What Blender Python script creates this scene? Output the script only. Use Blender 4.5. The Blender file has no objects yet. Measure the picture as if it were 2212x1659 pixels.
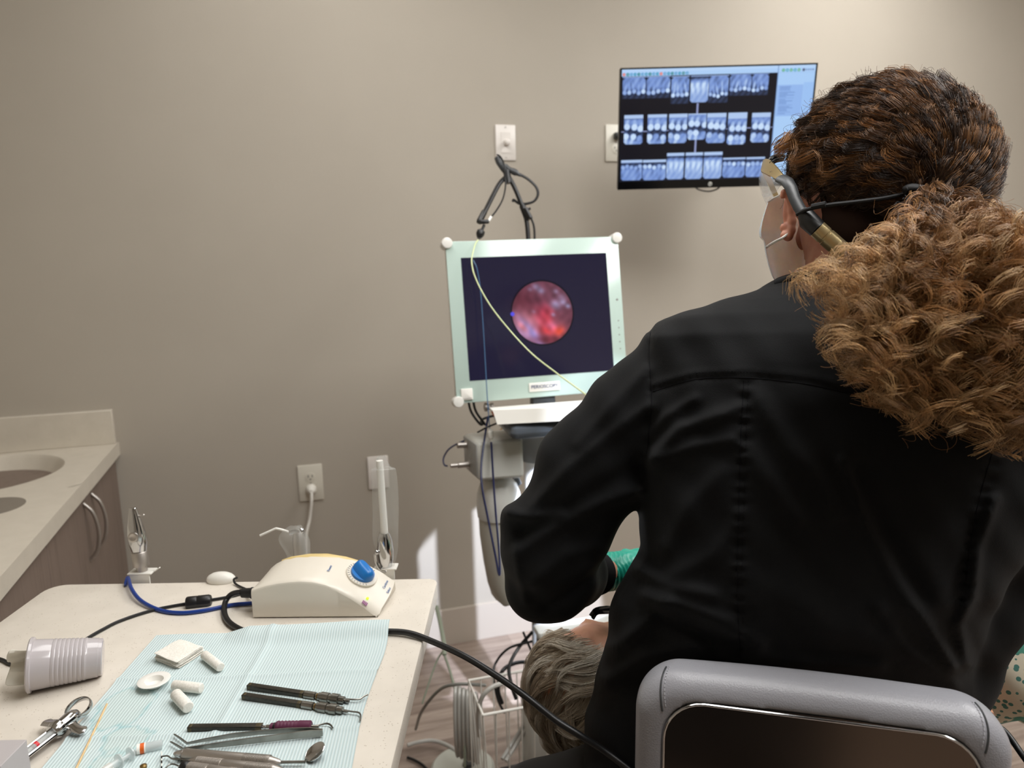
import bpy, math, random
import numpy as np
from mathutils import Vector, Matrix
from mathutils.bvhtree import BVHTree
C = bpy.context.scene.collection
SC = bpy.context.scene
PI = math.pi
V = Vector

# ------------------------------------------------------------------ camera
FP = 1609.4                                   # focal length in pixels of the 2212 px wide frame
YAW, PITCH, ROLL, HCAM, DW = 0.28829, 0.17951, -0.02173, 1.4148, 2.4832
_f = V((math.sin(YAW), math.cos(YAW), 0)); _r = V((math.cos(YAW), -math.sin(YAW), 0)); _u = V((0, 0, 1))
FW = _f * math.cos(PITCH) - _u * math.sin(PITCH)
_u2 = _u * math.cos(PITCH) + _f * math.sin(PITCH)
RT = _r * math.cos(ROLL) + _u2 * math.sin(ROLL)
UP = _u2 * math.cos(ROLL) - _r * math.sin(ROLL)
CP = V((0, 0, HCAM))
cd = bpy.data.cameras.new('camera'); cam = bpy.data.objects.new('camera', cd); C.objects.link(cam)
cd.sensor_width = 36.0; cd.lens = 36.0 * FP / 2212.0; cd.clip_start = .02
m = Matrix((( RT.x, UP.x, -FW.x, 0), (RT.y, UP.y, -FW.y, 0), (RT.z, UP.z, -FW.z, HCAM), (0, 0, 0, 1)))
cam.matrix_world = m
SC.camera = cam
cd.dof.use_dof = True; cd.dof.focus_distance = 0.92; cd.dof.aperture_fstop = 5.6

def ray(x, y): return FW + RT * ((x - 1106) / FP) - UP * ((y - 829.5) / FP)
def at(x, y, z): return CP + ray(x, y) * z                      # the point seen at a pixel, z metres deep
def on(x, y, h):                                                  # the point seen at a pixel on a level plane
    d = ray(x, y); return CP + d * ((h - HCAM) / d.z)
def onw(x, y, Y=DW):                                              # ... on a plane parallel to the back wall
    d = ray(x, y); return CP + d * (Y / d.y)

# ------------------------------------------------------------------ light and exposure
vs = SC.view_settings
SC.display_settings.display_device = 'sRGB'
vs.view_transform = 'Standard'; vs.look = 'None'; vs.gamma = 1; vs.use_curve_mapping = False
vs.exposure = 0.0
SC.cycles.use_denoising = True
try: SC.cycles.denoiser = 'OPENIMAGEDENOISE'
except Exception: pass
SC.cycles.max_bounces = 7; SC.cycles.transparent_max_bounces = 16
SC.cycles.use_adaptive_sampling = True; SC.cycles.adaptive_threshold = .015
SC.cycles.caustics_reflective = False; SC.cycles.caustics_refractive = False
SC.cycles.sample_clamp_indirect = 6
w = bpy.data.worlds.new('world'); SC.world = w; w.use_nodes = True
w.node_tree.nodes['Background'].inputs[0].default_value = (1.0, .96, .9, 1)
w.node_tree.nodes['Background'].inputs[1].default_value = 0.25
def area(name, loc, target, sx, sy, watts, col, spread=PI):
    l = bpy.data.lights.new(name, 'AREA'); l.shape = 'RECTANGLE'; l.size = sx; l.size_y = sy; l.energy = watts; l.color = col; l.spread = spread
    o = bpy.data.objects.new(name, l); C.objects.link(o); o.location = loc
    d = (V(target) - V(loc)).normalized(); o.rotation_euler = d.to_track_quat('-Z', 'Y').to_euler()
    return o
WARM = (1.0, 1.0, .99)
PANELS = [((.7, .4), 25), ((1.9, .3), 40), ((2.0, 1.6), 23), ((.15, 1.6), 11)]
for i, ((x, y), e) in enumerate(PANELS):
    area('ceiling_panel_light', (x, y, 2.66), (x, y, 0), .60, 1.20, e, WARM)
# unseen dental lamp, added to throw a narrow cool beam on the cart
l = bpy.data.lights.new('added_dental_lamp_light', 'SPOT'); l.energy = 50; l.color = (.74, .84, 1.0); l.spot_size = math.radians(20); l.spot_blend = .12; l.shadow_soft_size = .02
o = bpy.data.objects.new('added_dental_lamp_light', l); C.objects.link(o); o.location = (.80, .90, 1.90)
o.rotation_euler = (V((.72, 1.95, .55)) - o.location).to_track_quat('-Z', 'Y').to_euler()

l = bpy.data.lights.new('added_torch_light', 'SPOT'); l.energy = 240; l.color = (.74, .82, 1.0); l.spot_size = math.radians(27); l.spot_blend = .12; l.shadow_soft_size = .010  # hidden torch, added for the cool light patches at the wall foot
o = bpy.data.objects.new('added_torch_light', l); C.objects.link(o); WLP = at(1525, 800, 1.26); WLT = V((.66, 2.48, .06)); o.location = WLP; o.rotation_euler = (WLT - WLP).to_track_quat('-Z', 'Y').to_euler()

# ------------------------------------------------------------------ materials
def lin(c):
    return tuple(((v / 255) / 12.92 if v / 255 <= .04045 else ((v / 255 + .055) / 1.055) ** 2.4) for v in c)
def mat(name, col, rough=.5, metal=0, srgb=True, **k):
    m = bpy.data.materials.new(name); m.use_nodes = True
    b = m.node_tree.nodes['Principled BSDF']
    c = lin(col) if srgb else col
    b.inputs['Base Color'].default_value = (*c, 1); b.inputs['Roughness'].default_value = rough; b.inputs['Metallic'].default_value = metal
    for kk, v in k.items():
        n = {'spec': 'Specular IOR Level', 'coat': 'Coat Weight', 'sheen': 'Sheen Weight', 'alpha': 'Alpha', 'trans': 'Transmission Weight', 'ior': 'IOR', 'sss': 'Subsurface Weight',
             'ecol': 'Emission Color', 'emit': 'Emission Strength', 'coatr': 'Coat Roughness', 'sheenr': 'Sheen Roughness', 'aniso': 'Anisotropic'}[kk]
        b.inputs[n].default_value = (*v, 1) if kk == 'ecol' else v
    return m
def N(m, t, **k):
    n = m.node_tree.nodes.new(t)
    for a, v in k.items():
        if a.startswith('i_'): n.inputs[a[2:].replace('_', ' ')].default_value = v
        else: setattr(n, a, v)
    return n
def L(m, a, ao, b, bi): m.node_tree.links.new(a.outputs[ao], b.inputs[bi])
def bsdf(m): return m.node_tree.nodes['Principled BSDF']
def bump(m, height_node, out, strength, dist):
    b = N(m, 'ShaderNodeBump'); b.inputs['Strength'].default_value = strength; b.inputs['Distance'].default_value = dist
    L(m, height_node, out, b, 'Height'); L(m, b, 'Normal', bsdf(m), 'Normal'); return b
def ramp(m, stops):
    r = N(m, 'ShaderNodeValToRGB'); e = r.color_ramp.elements
    while len(e) < len(stops): e.new(.5)
    for el, (p, c) in zip(e, stops): el.position = p; el.color = (*lin(c), 1) if max(c) > 1 else (*c, 1)
    return r
def noise(m, scale, detail=2, rough=.5, coord='Object', sc=(1, 1, 1), rot=(0, 0, 0)):
    t = N(m, 'ShaderNodeTexCoord'); mp = N(m, 'ShaderNodeMapping'); mp.inputs['Scale'].default_value = sc; mp.inputs['Rotation'].default_value = rot
    n = N(m, 'ShaderNodeTexNoise'); n.inputs['Scale'].default_value = scale; n.inputs['Detail'].default_value = detail; n.inputs['Roughness'].default_value = rough
    L(m, t, coord, mp, 'Vector'); L(m, mp, 'Vector', n, 'Vector'); return n

def noisy(name, c1, c2, scale, rough, bstr=0, bscale=None, bdist=.0005, **k):
    m = mat(name, c1, rough, **k); n = noise(m, scale, 3); r = ramp(m, [(.35, c1), (.65, c2)]); L(m, n, 'Fac', r, 'Fac'); L(m, r, 'Color', bsdf(m), 'Base Color')
    if bstr: nb = noise(m, bscale or scale, 3); bump(m, nb, 'Fac', bstr, bdist)
    return m
M = {}
M['wall'] = noisy('wall_paint', (172, 164, 152), (175, 167, 155), 3, .75, .35, 260, .0006, spec=.3)
M['ceiling'] = mat('ceiling_tile', (226, 222, 214), .9)
M['white_plate'] = mat('white_plate_plastic', (222, 216, 210), .35)
M['ivory_plate'] = mat('ivory_plate_plastic', (208, 203, 190), .35)
M['base'] = mat('baseboard_vinyl', (186, 176, 164), .5)
M['white'] = mat('white_plastic', (225, 222, 214), .35)
M['white_gloss'] = mat('white_gloss_plastic', (232, 230, 224), .18)
M['cream'] = noisy('cream_enclosure', (216, 209, 196), (222, 215, 202), 9, .32)
M['cream_yellow'] = mat('yellowed_plastic', (214, 190, 130), .35)
M['grey_plastic'] = mat('grey_plastic', (150, 150, 148), .4)
M['light_grey'] = mat('light_grey_plastic', (196, 196, 190), .4)
M['dark_grey'] = mat('dark_grey_plastic', (62, 64, 66), .4)
M['black'] = mat('black_plastic', (16, 16, 17), .4)
M['black_gloss'] = mat('black_gloss', (8, 8, 10), .12)
M['rubber'] = mat('black_rubber', (14, 14, 15), .42)
M['chrome'] = mat('chrome', (200, 200, 200), .12, 1)
M['steel'] = noisy('steel', (150, 148, 142), (128, 126, 120), 60, .3, metal=1)
M['satin'] = mat('satin_steel', (186, 180, 174), .42, 1)
M['blue_knob'] = mat('blue_knob', (28, 112, 186), .32)
M['blue_hose'] = mat('blue_hose', (16, 52, 128), .3)
M['navy'] = mat('navy_cable', (18, 26, 66), .35)
M['pale_tube'] = mat('pale_green_tube', (214, 224, 170), .25)
M['thin_blue'] = mat('thin_blue_fibre', (70, 104, 142), .3)
M['grey_tube'] = mat('grey_tube', (176, 174, 168), .35)
M['green_cord'] = mat('pale_green_cord', (150, 158, 140), .4)
M['cotton'] = noisy('cotton', (236, 232, 224), (222, 218, 208), 400, .95, .6, 700, .0006)
M['tissue'] = mat('tissue_paper', (224, 220, 208), .95, trans=.0)
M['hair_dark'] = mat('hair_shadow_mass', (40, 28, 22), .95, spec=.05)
M['purple'] = mat('purple_grip', (88, 34, 62), .5)
M['brass'] = mat('brass_tip', (128, 104, 62), .35, .8); M['tarnish'] = mat('tarnished_solder', (84, 74, 52), .5, .5)
M['carbon'] = noisy('dark_stack_metal', (50, 48, 44), (64, 60, 52), 300, .35, metal=.5)
M['wood'] = noisy('birch_stick', (222, 192, 146), (204, 172, 124), 120, .7)
M['orange'] = mat('orange_plastic', (214, 96, 26), .4)
M['red'] = mat('red_plastic', (200, 20, 36), .35)
M['glove'] = noisy('mint_nitrile_glove', (22, 152, 130), (30, 168, 144), 30, .38)
M['gold'] = mat('champagne_metal', (196, 176, 132), .3, .75)
M['strap'] = mat('black_cord', (12, 12, 14), .7)
M['mask'] = noisy('mask_fabric', (244, 244, 246), (236, 236, 240), 60, .9, sss=.4)
M['mint'] = mat('mint_glass_bezel', (190, 210, 202), .16)
M['screenblack'] = mat('panel_black', (5, 5, 7), .25)
M['paper'] = mat('white_paper', (236, 233, 226), .6)
M['sink'] = mat('sink_ceramic', (205, 195, 180), .3)
M['glass'] = mat('clear_plastic', (240, 244, 244), .06, trans=1, ior=1.25)
M['tray_blue'] = mat('grey_blue_tray', (84, 90, 98), .22)
M['lightpanel'] = mat('ceiling_diffuser', (255, 250, 240), .5, ecol=(1, .93, .84), emit=1.0)
def clear(name, tint, a, rough=.08):
    m = mat(name, tint, rough, alpha=a, spec=.8); return m
M['film'] = clear('clear_film', (228, 230, 226), .15, .10)
M['lens'] = clear('clear_lens', (228, 232, 236), .22, .04)
M['clearhard'] = clear('clear_hard_plastic', (214, 220, 220), .42, .08)
# skin
m = noisy('skin', (206, 150, 124), (190, 128, 104), 40, .5, .25, 500, .0004, sss=.08); M['skin'] = m
m = noisy('skin_older', (214, 158, 126), (200, 140, 112), 40, .5, .2, 500, .0004, sss=.08); M['skin2'] = m
# black scrub cloth
m = mat('black_scrub_cloth', (8, 9, 11), .82, spec=.20, sheen=.03, sheenr=.6)
n1 = noise(m, 900, 2); n2 = noise(m, 14, 3, .55, sc=(1, 1, .5)); mx = N(m, 'ShaderNodeMath', operation='MULTIPLY_ADD'); L(m, n2, 'Fac', mx, 0); mx.inputs[1].default_value = 8; L(m, n1, 'Fac', mx, 2)
bump(m, mx, 0, .35, .0006); M['scrub'] = m
m = mat('black_trouser_cloth', (22, 19, 17), .75, spec=.25, sheen=.1); n1 = noise(m, 900, 2); bump(m, n1, 'Fac', .3, .0005); M['trouser'] = m
M['stitch'] = mat('black_stitching', (22, 22, 25), .9, spec=.1)
M['rib'] = mat('black_rib_knit', (14, 14, 15), .8)
# worktop: speckled solid surface
def speckled(name, c1, c2, dark, rough=.38, sc=1):
    m = mat(name, c1, rough); n = noise(m, 26 * sc, 4); r = ramp(m, [(.3, c1), (.7, c2)]); L(m, n, 'Fac', r, 'Fac')
    t = N(m, 'ShaderNodeTexCoord'); v = N(m, 'ShaderNodeTexVoronoi'); v.inputs['Scale'].default_value = 230 * sc; L(m, t, 'Object', v, 'Vector')
    mn = noise(m, 60 * sc, 2); lt = N(m, 'ShaderNodeMath', operation='LESS_THAN'); L(m, v, 'Distance', lt, 0); lt.inputs[1].default_value = .17
    gt = N(m, 'ShaderNodeMath', operation='GREATER_THAN'); L(m, mn, 'Fac', gt, 0); gt.inputs[1].default_value = .50
    mu = N(m, 'ShaderNodeMath', operation='MULTIPLY'); L(m, lt, 0, mu, 0); L(m, gt, 0, mu, 1)
    mu2 = N(m, 'ShaderNodeMath', operation='MULTIPLY'); L(m, mu, 0, mu2, 0); mu2.inputs[1].default_value = .6
    x = N(m, 'ShaderNodeMix', data_type='RGBA'); L(m, mu2, 0, x, 'Factor'); L(m, r, 'Color', x, 'A'); x.inputs['B'].default_value = (*lin(dark), 1)
    L(m, x, 'Result', bsdf(m), 'Base Color'); return m
M['worktop'] = speckled('speckled_worktop', (214, 206, 194), (222, 214, 202), (160, 144, 126))
M['counter'] = speckled('speckled_counter', (200, 192, 178), (206, 198, 184), (180, 168, 150))
# wood laminate
def woodmat(name, a, b, c, sc, rot=(0, 0, 0)):
    m = mat(name, a, .5); n = noise(m, 2.2, 5, .65, sc=sc, rot=rot); r = ramp(m, [(.3, a), (.5, b), (.7, c)]); L(m, n, 'Fac', r, 'Fac'); L(m, r, 'Color', bsdf(m), 'Base Color'); return m
M['laminate'] = woodmat('taupe_wood_laminate', (112, 98, 88), (124, 108, 98), (104, 90, 81), (20, 20, 1.2))
m = mat('floor_plank', (140, 124, 110), .42)
t = N(m, 'ShaderNodeTexCoord'); mp = N(m, 'ShaderNodeMapping'); L(m, t, 'Object', mp, 'Vector')
br = N(m, 'ShaderNodeTexBrick'); br.inputs['Scale'].default_value = 1; br.inputs['Brick Width'].default_value = 1.1; br.inputs['Row Height'].default_value = .15; br.inputs['Mortar Size'].default_value = .0012
br.inputs['Color1'].default_value = (.2, .2, .2, 1); br.inputs['Color2'].default_value = (.8, .8, .8, 1); br.inputs['Mortar'].default_value = (.0, .0, .0, 1); br.offset = .37
L(m, mp, 'Vector', br, 'Vector')
n = noise(m, 2.0, 6, .7, sc=(1.1, 18, 1)); ad = N(m, 'ShaderNodeMath', operation='MULTIPLY_ADD'); L(m, br, 'Color', ad, 0); ad.inputs[1].default_value = .28; L(m, n, 'Fac', ad, 2)
r = ramp(m, [(.30, (92, 78, 70)), (.50, (128, 112, 102)), (.66, (152, 136, 124)), (.85, (176, 160, 148))]); L(m, ad, 0, r, 'Fac'); L(m, r, 'Color', bsdf(m), 'Base Color'); M['floor'] = m
# grey vinyl
m = mat('grey_vinyl', (150, 150, 156), .36, spec=.5); t = N(m, 'ShaderNodeTexCoord'); v = N(m, 'ShaderNodeTexVoronoi'); v.inputs['Scale'].default_value = 620; L(m, t, 'Object', v, 'Vector'); bump(m, v, 'Distance', .35, .0005); M['vinyl'] = m
M['vinyl_thread'] = mat('grey_thread', (170, 170, 176), .7)
M['polished'] = mat('polished_dark_panel', (150, 138, 128), .14, 1)

# ------------------------------------------------------------------ mesh building
class MB:
    def __init__(s): s.v = []; s.f = []; s.mi = []; s.cur = 0; s.sm = []; s.smooth = True
    def add(s, vs_, fs_):
        k = len(s.v); s.v += [tuple(p) for p in vs_]
        for f in fs_: s.f.append([i + k for i in f]); s.mi.append(s.cur); s.sm.append(s.smooth)
        return s
    def box(s, c, h, ax=None, bevel=0):
        c = V(c); X, Y, Z = ax or (V((1, 0, 0)), V((0, 1, 0)), V((0, 0, 1)))
        sm = s.smooth; s.smooth = False
        if bevel <= 0:
            vs_ = [c + X * (h[0] * a) + Y * (h[1] * b) + Z * (h[2] * d) for d in (-1, 1) for b in (-1, 1) for a in (-1, 1)]
            s.add(vs_, [(0, 2, 3, 1), (4, 5, 7, 6), (0, 1, 5, 4), (2, 6, 7, 3), (0, 4, 6, 2), (1, 3, 7, 5)])
        else:
            bv = min(bevel, h[0] * .98, h[1] * .98, h[2] * .98); pts = []
            def rr(hx, hy, z, n=4):
                o = []
                for q, (sx, sy) in enumerate(((1, 1), (-1, 1), (-1, -1), (1, -1))):
                    for i in range(n + 1):
                        a = q * PI / 2 + i * PI / 2 / n; o.append(c + X * (sx * (h[0] - bv) + hx * math.cos(a)) + Y * (sy * (h[1] - bv) + hy * math.sin(a)) + Z * z)
                return o
            rings = []
            for z, e in ((-h[2], 0), (-h[2] + bv * .3, .7), (-h[2] + bv, 1), (h[2] - bv, 1), (h[2] - bv * .3, .7), (h[2], 0)):
                e = max(e, .001) * bv; rings.append(rr(e, e, z))
            s.smooth = True; s.loft(rings, cap=True)
        s.smooth = sm; return s
    def loft(s, rings, cap=False, closed=True):
        n = len(rings[0]); vs_ = [p for r in rings for p in r]; fs_ = []
        for i in range(len(rings) - 1):
            for j in range(n if closed else n - 1):
                k = (j + 1) % n; fs_.append((i * n + j, i * n + k, (i + 1) * n + k, (i + 1) * n + j))
        if cap: fs_.append(tuple(reversed(range(n)))); fs_.append(tuple((len(rings) - 1) * n + j for j in range(n)))
        return s.add(vs_, fs_)
    def tube(s, pts, r, n=10, cap=True, flat=1.0, upv=None):
        pts = [V(p) for p in pts]; m_ = len(pts); rings = []
        t0 = (pts[1] - pts[0]).normalized(); a = V(upv) if upv is not None else (V((0, 0, 1)) if abs(t0.z) < .9 else V((1, 0, 0)))
        nrm = (a - t0 * a.dot(t0)).normalized()
        for i, p in enumerate(pts):
            t = (pts[min(i + 1, m_ - 1)] - pts[max(i - 1, 0)]); t = t.normalized() if t.length > 1e-9 else t0
            nrm = (nrm - t * nrm.dot(t)); nrm = nrm.normalized() if nrm.length > 1e-6 else t.orthogonal().normalized(); b = t.cross(nrm)
            ri = r[i] if isinstance(r, (list, tuple)) else r
            rings.append([p + (nrm * (math.cos(2 * PI * k / n) * ri * flat) + b * (math.sin(2 * PI * k / n) * ri)) for k in range(n)])
        return s.loft(rings, cap=cap)
    def lathe(s, base, axis, prof, n=24, cap=True, sx=1.0, xdir=None):           # prof: (distance along axis, radius)
        base = V(base); ax = V(axis).normalized(); x = V(xdir) if xdir is not None else ax.orthogonal(); x = (x - ax * x.dot(ax)).normalized(); y = ax.cross(x)
        rings = [[base + ax * d + x * (math.cos(2 * PI * k / n) * r * sx) + y * (math.sin(2 * PI * k / n) * r) for k in range(n)] for d, r in prof]
        return s.loft(rings, cap=cap)
    def prism(s, poly, ext, flat=True):                                          # polygon (3D points) swept by the vector ext
        n = len(poly); ext = V(ext); sm = s.smooth; s.smooth = not flat
        s.add([V(p) for p in poly] + [V(p) + ext for p in poly], [tuple(reversed(range(n))), tuple(range(n, 2 * n))] + [(i, (i + 1) % n, n + (i + 1) % n, n + i) for i in range(n)])
        s.smooth = sm; return s
    def sphere(s, c, r, n=16, ax=None):
        c = V(c); X, Y, Z = ax or (V((1, 0, 0)), V((0, 1, 0)), V((0, 0, 1))); r = r if isinstance(r, (tuple, list)) else (r, r, r)
        rings = []
        for i in range(n // 2 + 1):
            a = PI * i / (n // 2); q = max(math.sin(a), 1e-4)
            rings.append([c + X * (r[0] * q * math.cos(2 * PI * k / n)) + Y * (r[1] * q * math.sin(2 * PI * k / n)) + Z * (-r[2] * math.cos(a)) for k in range(n)])
        return s.loft(rings, cap=True)
    def build(s, name, mats, parent=None, bevel=0, sub=0, solid=0, auto=True):
        me = bpy.data.meshes.new(name); me.from_pydata(s.v, [], s.f)
        mats = mats if isinstance(mats, (list, tuple)) else [mats]
        for mm in mats: me.materials.append(mm)
        me.polygons.foreach_set('material_index', s.mi); me.polygons.foreach_set('use_smooth', s.sm); me.update(); me.validate()
        if auto: me.set_sharp_from_angle(angle=math.radians(38))
        o = bpy.data.objects.new(name, me); C.objects.link(o)
        if bevel:
            b = o.modifiers.new('bevel', 'BEVEL'); b.width = bevel; b.segments = 2; b.limit_method = 'ANGLE'; b.harden_normals = False
        if solid: q = o.modifiers.new('solid', 'SOLIDIFY'); q.thickness = solid; q.offset = 0
        if sub: q = o.modifiers.new('sub', 'SUBSURF'); q.levels = sub; q.render_levels = sub
        fixup(o, parent); return o
def fixup(o, parent):
    """children keep world-space vertices: cancel the parent's placement"""
    if parent is not None:
        o.parent = parent; o.matrix_parent_inverse = world_of(parent).inverted()
def world_of(o):
    mw = Matrix.LocRotScale(o.location, o.rotation_euler, o.scale)
    if o.parent is not None: mw = world_of(o.parent) @ o.matrix_parent_inverse @ mw
    return mw
def npmesh(name, verts, faces, mats, parent=None, smooth=True, attr=None):
    verts = np.asarray(verts, np.float32); faces = np.asarray(faces, np.int32); k = faces.shape[1]
    me = bpy.data.meshes.new(name); me.vertices.add(len(verts)); me.vertices.foreach_set('co', verts.ravel())
    me.loops.add(faces.size); me.loops.foreach_set('vertex_index', faces.ravel()); me.polygons.add(len(faces))
    me.polygons.foreach_set('loop_start', np.arange(0, faces.size, k, dtype=np.int32)); me.polygons.foreach_set('loop_total', np.full(len(faces), k, np.int32))
    me.polygons.foreach_set('use_smooth', np.full(len(faces), smooth)); me.update(calc_edges=True)
    if attr is not None:
        ca = me.color_attributes.new('col', 'FLOAT_COLOR', 'POINT'); a = np.ones((len(verts), 4), np.float32); a[:, :3] = attr; ca.data.foreach_set('color', a.ravel())
    for mm in (mats if isinstance(mats, (list, tuple)) else [mats]): me.materials.append(mm)
    o = bpy.data.objects.new(name, me); C.objects.link(o); fixup(o, parent); return o
def empty(name, loc=(0, 0, 0), parent=None):
    o = bpy.data.objects.new(name, None); C.objects.link(o); o.location = loc; o.empty_display_size = .05; return o
def tag(o, label, cat, group=None, kind=None):
    if label: o['label'] = label
    if cat: o['category'] = cat
    if group: o['group'] = group
    if kind: o['kind'] = kind
    return o
def struct(o): o['kind'] = 'structure'; return o
def part(o, label): o['label'] = label; return o
def spline(pts, n=8):
    pts = [V(p) for p in pts]; out = []
    P = [pts[0] * 2 - pts[1]] + pts + [pts[-1] * 2 - pts[-2]]
    for i in range(1, len(P) - 2):
        for k in range(n):
            t = k / n; a, b, c, d = P[i - 1], P[i], P[i + 1], P[i + 2]
            out.append(.5 * ((2 * b) + (c - a) * t + (2 * a - 5 * b + 4 * c - d) * t * t + (3 * b - a - 3 * c + d) * t ** 3))
    out.append(pts[-1]); return out
def text_mesh(name, s, size, origin, xd, yd, m, parent, depth=.0003, align='CENTER', bold=0):
    cu = bpy.data.curves.new(name, 'FONT'); cu.body = s; cu.size = size; cu.extrude = depth; cu.align_x = align; cu.align_y = 'CENTER'; cu.offset = bold
    o = bpy.data.objects.new(name, cu); C.objects.link(o)
    dg = bpy.context.evaluated_depsgraph_get(); me = bpy.data.meshes.new_from_object(o.evaluated_get(dg)); bpy.data.objects.remove(o)
    xd = V(xd).normalized(); yd = V(yd); yd = (yd - xd * yd.dot(xd)).normalized(); zd = xd.cross(yd)
    me.transform(Matrix(((xd.x, yd.x, zd.x, origin[0]), (xd.y, yd.y, zd.y, origin[1]), (xd.z, yd.z, zd.z, origin[2]), (0, 0, 0, 1))))
    me.materials.clear(); me.materials.append(m); me.name = name
    o = bpy.data.objects.new(name, me); C.objects.link(o); fixup(o, parent); return o

# ---- implicit surfaces (surface nets), used for bodies and soft moulded shapes
def surface_nets(fn, lo, hi, h):
    lo = np.array(lo, np.float32); n = np.ceil((np.array(hi) - lo) / h).astype(int) + 1
    xs = [lo[i] + h * np.arange(n[i], dtype=np.float32) for i in range(3)]
    Fv = np.empty(n, np.float32)
    for i0 in range(0, n[0], 24):
        X, Y, Z = np.meshgrid(xs[0][i0:i0 + 24], xs[1], xs[2], indexing='ij'); Fv[i0:i0 + 24] = fn(X, Y, Z)
    Fv[0] = Fv[-1] = 1e-2; Fv[:, 0] = Fv[:, -1] = 1e-2; Fv[:, :, 0] = Fv[:, :, -1] = 1e-2
    ins = Fv < 0; s = np.zeros(n - 1, np.int8)
    offs = [(a, b, c) for a in (0, 1) for b in (0, 1) for c in (0, 1)]
    for a, b, c in offs: s += ins[a:n[0] - 1 + a, b:n[1] - 1 + b, c:n[2] - 1 + c]
    act = (s > 0) & (s < 8); idx = np.argwhere(act); vid = np.full(n - 1, -1, np.int32); vid[act] = np.arange(len(idx))
    cv = {o: Fv[idx[:, 0] + o[0], idx[:, 1] + o[1], idx[:, 2] + o[2]] for o in offs}
    acc = np.zeros((len(idx), 3)); cnt = np.zeros(len(idx))
    for a in offs:
        for d in range(3):
            if a[d] == 0:
                b = list(a); b[d] = 1; b = tuple(b); va, vb = cv[a], cv[b]; cr = (va < 0) != (vb < 0)
                t = np.where(cr, va / np.where(cr, va - vb, 1), 0); p = np.tile(np.array(a, float), (len(idx), 1)); p[:, d] = t
                acc += p * cr[:, None]; cnt += cr
    verts = lo + (idx + acc / cnt[:, None]) * h
    F = []
    for d in range(3):
        sl0 = [slice(1, n[i] - 1) for i in range(3)]; sl0[d] = slice(0, n[d] - 1); sl1 = list(sl0); sl1[d] = slice(1, n[d])
        A = ins[tuple(sl0)]; B = ins[tuple(sl1)]; e = np.argwhere(A != B)
        if not len(e): continue
        g = e + np.array([0 if i == d else 1 for i in range(3)]); u, v = [(1, 2), (2, 0), (0, 1)][d]
        def vv(du, dv): q = g.copy(); q[:, u] += du; q[:, v] += dv; return vid[q[:, 0], q[:, 1], q[:, 2]]
        q = np.stack([vv(-1, -1), vv(0, -1), vv(0, 0), vv(-1, 0)], 1); fl = ~A[tuple(e.T)]; q[fl] = q[fl][:, ::-1]; F.append(q)
    return verts, np.concatenate(F)
def smin(a, b, k): h = np.clip(.5 + .5 * (b - a) / k, 0, 1); return b + (a - b) * h - k * h * (1 - h)
def s_ell(X, Y, Z, c, r, ax=None):
    x, y, z = X - c[0], Y - c[1], Z - c[2]
    if ax is not None: x, y, z = [ax[i][0] * x + ax[i][1] * y + ax[i][2] * z for i in range(3)]
    k0 = np.sqrt((x / r[0]) ** 2 + (y / r[1]) ** 2 + (z / r[2]) ** 2); k1 = np.sqrt((x / r[0] ** 2) ** 2 + (y / r[1] ** 2) ** 2 + (z / r[2] ** 2) ** 2)
    return k0 * (k0 - 1) / np.maximum(k1, 1e-6)
def s_cone(X, Y, Z, a, b, ra, rb):
    a = np.array(a, float); b = np.array(b, float); d = b - a; t = np.clip(((X - a[0]) * d[0] + (Y - a[1]) * d[1] + (Z - a[2]) * d[2]) / (d @ d), 0, 1)
    return np.sqrt((X - a[0] - t * d[0]) ** 2 + (Y - a[1] - t * d[1]) ** 2 + (Z - a[2] - t * d[2]) ** 2) - (ra + t * (rb - ra))
# camera-aligned metres -> world, for bodies laid out against the photograph
def c3(x, y, z): return ((x - 1106) / FP * z, -(y - 829.5) / FP * z, z)
BM = np.array([[RT.x, UP.x, FW.x], [RT.y, UP.y, FW.y], [RT.z, UP.z, FW.z]])
def c2w(v): return np.asarray(v) @ BM.T + np.array([0, 0, HCAM])
def w2c(p): return tuple((np.array(p) - np.array([0, 0, HCAM])) @ BM)
# ================================================================== room
HC = 2.70
def wallbox(name, lo, hi, m):
    b = MB(); b.box([(a + c) / 2 for a, c in zip(lo, hi)], [(c - a) / 2 for a, c in zip(lo, hi)]); return struct(b.build(name, m))
XL, XR, YB = -1.165, 3.35, -1.9
wallbox('floor', (XL - .1, YB - .1, -.1), (XR + .1, DW + .1, 0), M['floor'])
wallbox('ceiling', (XL - .1, YB - .1, HC), (XR + .1, DW + .1, HC + .1), M['ceiling'])
wallbox('wall_back', (XL - .1, DW, 0), (XR + .1, DW + .1, HC), M['wall'])
wallbox('wall_left', (XL - .1, YB, 0), (XL, DW, HC), M['wall'])
wallbox('wall_right', (XR, YB, 0), (XR + .1, DW, HC), M['wall'])
wallbox('wall_front', (XL - .1, YB - .1, 0), (XR + .1, YB, HC), M['wall'])
wallbox('baseboard_back', (-.53, DW - .012, 0), (XR, DW, .135), M['base'])
for (x, y), e in PANELS:
    root = empty('ceiling_light', (x, y, HC)); tag(root, 'recessed rectangular ceiling light panel', 'ceiling light', 'ceiling light panels')
    b = MB(); b.box((x, y, HC - .006), (.31, .61, .006)); b.build('frame', M['white'], root)
    b = MB(); b.box((x, y, HC - .016), (.28, .58, .003)); b.build('diffuser', M['lightpanel'], root)

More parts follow.
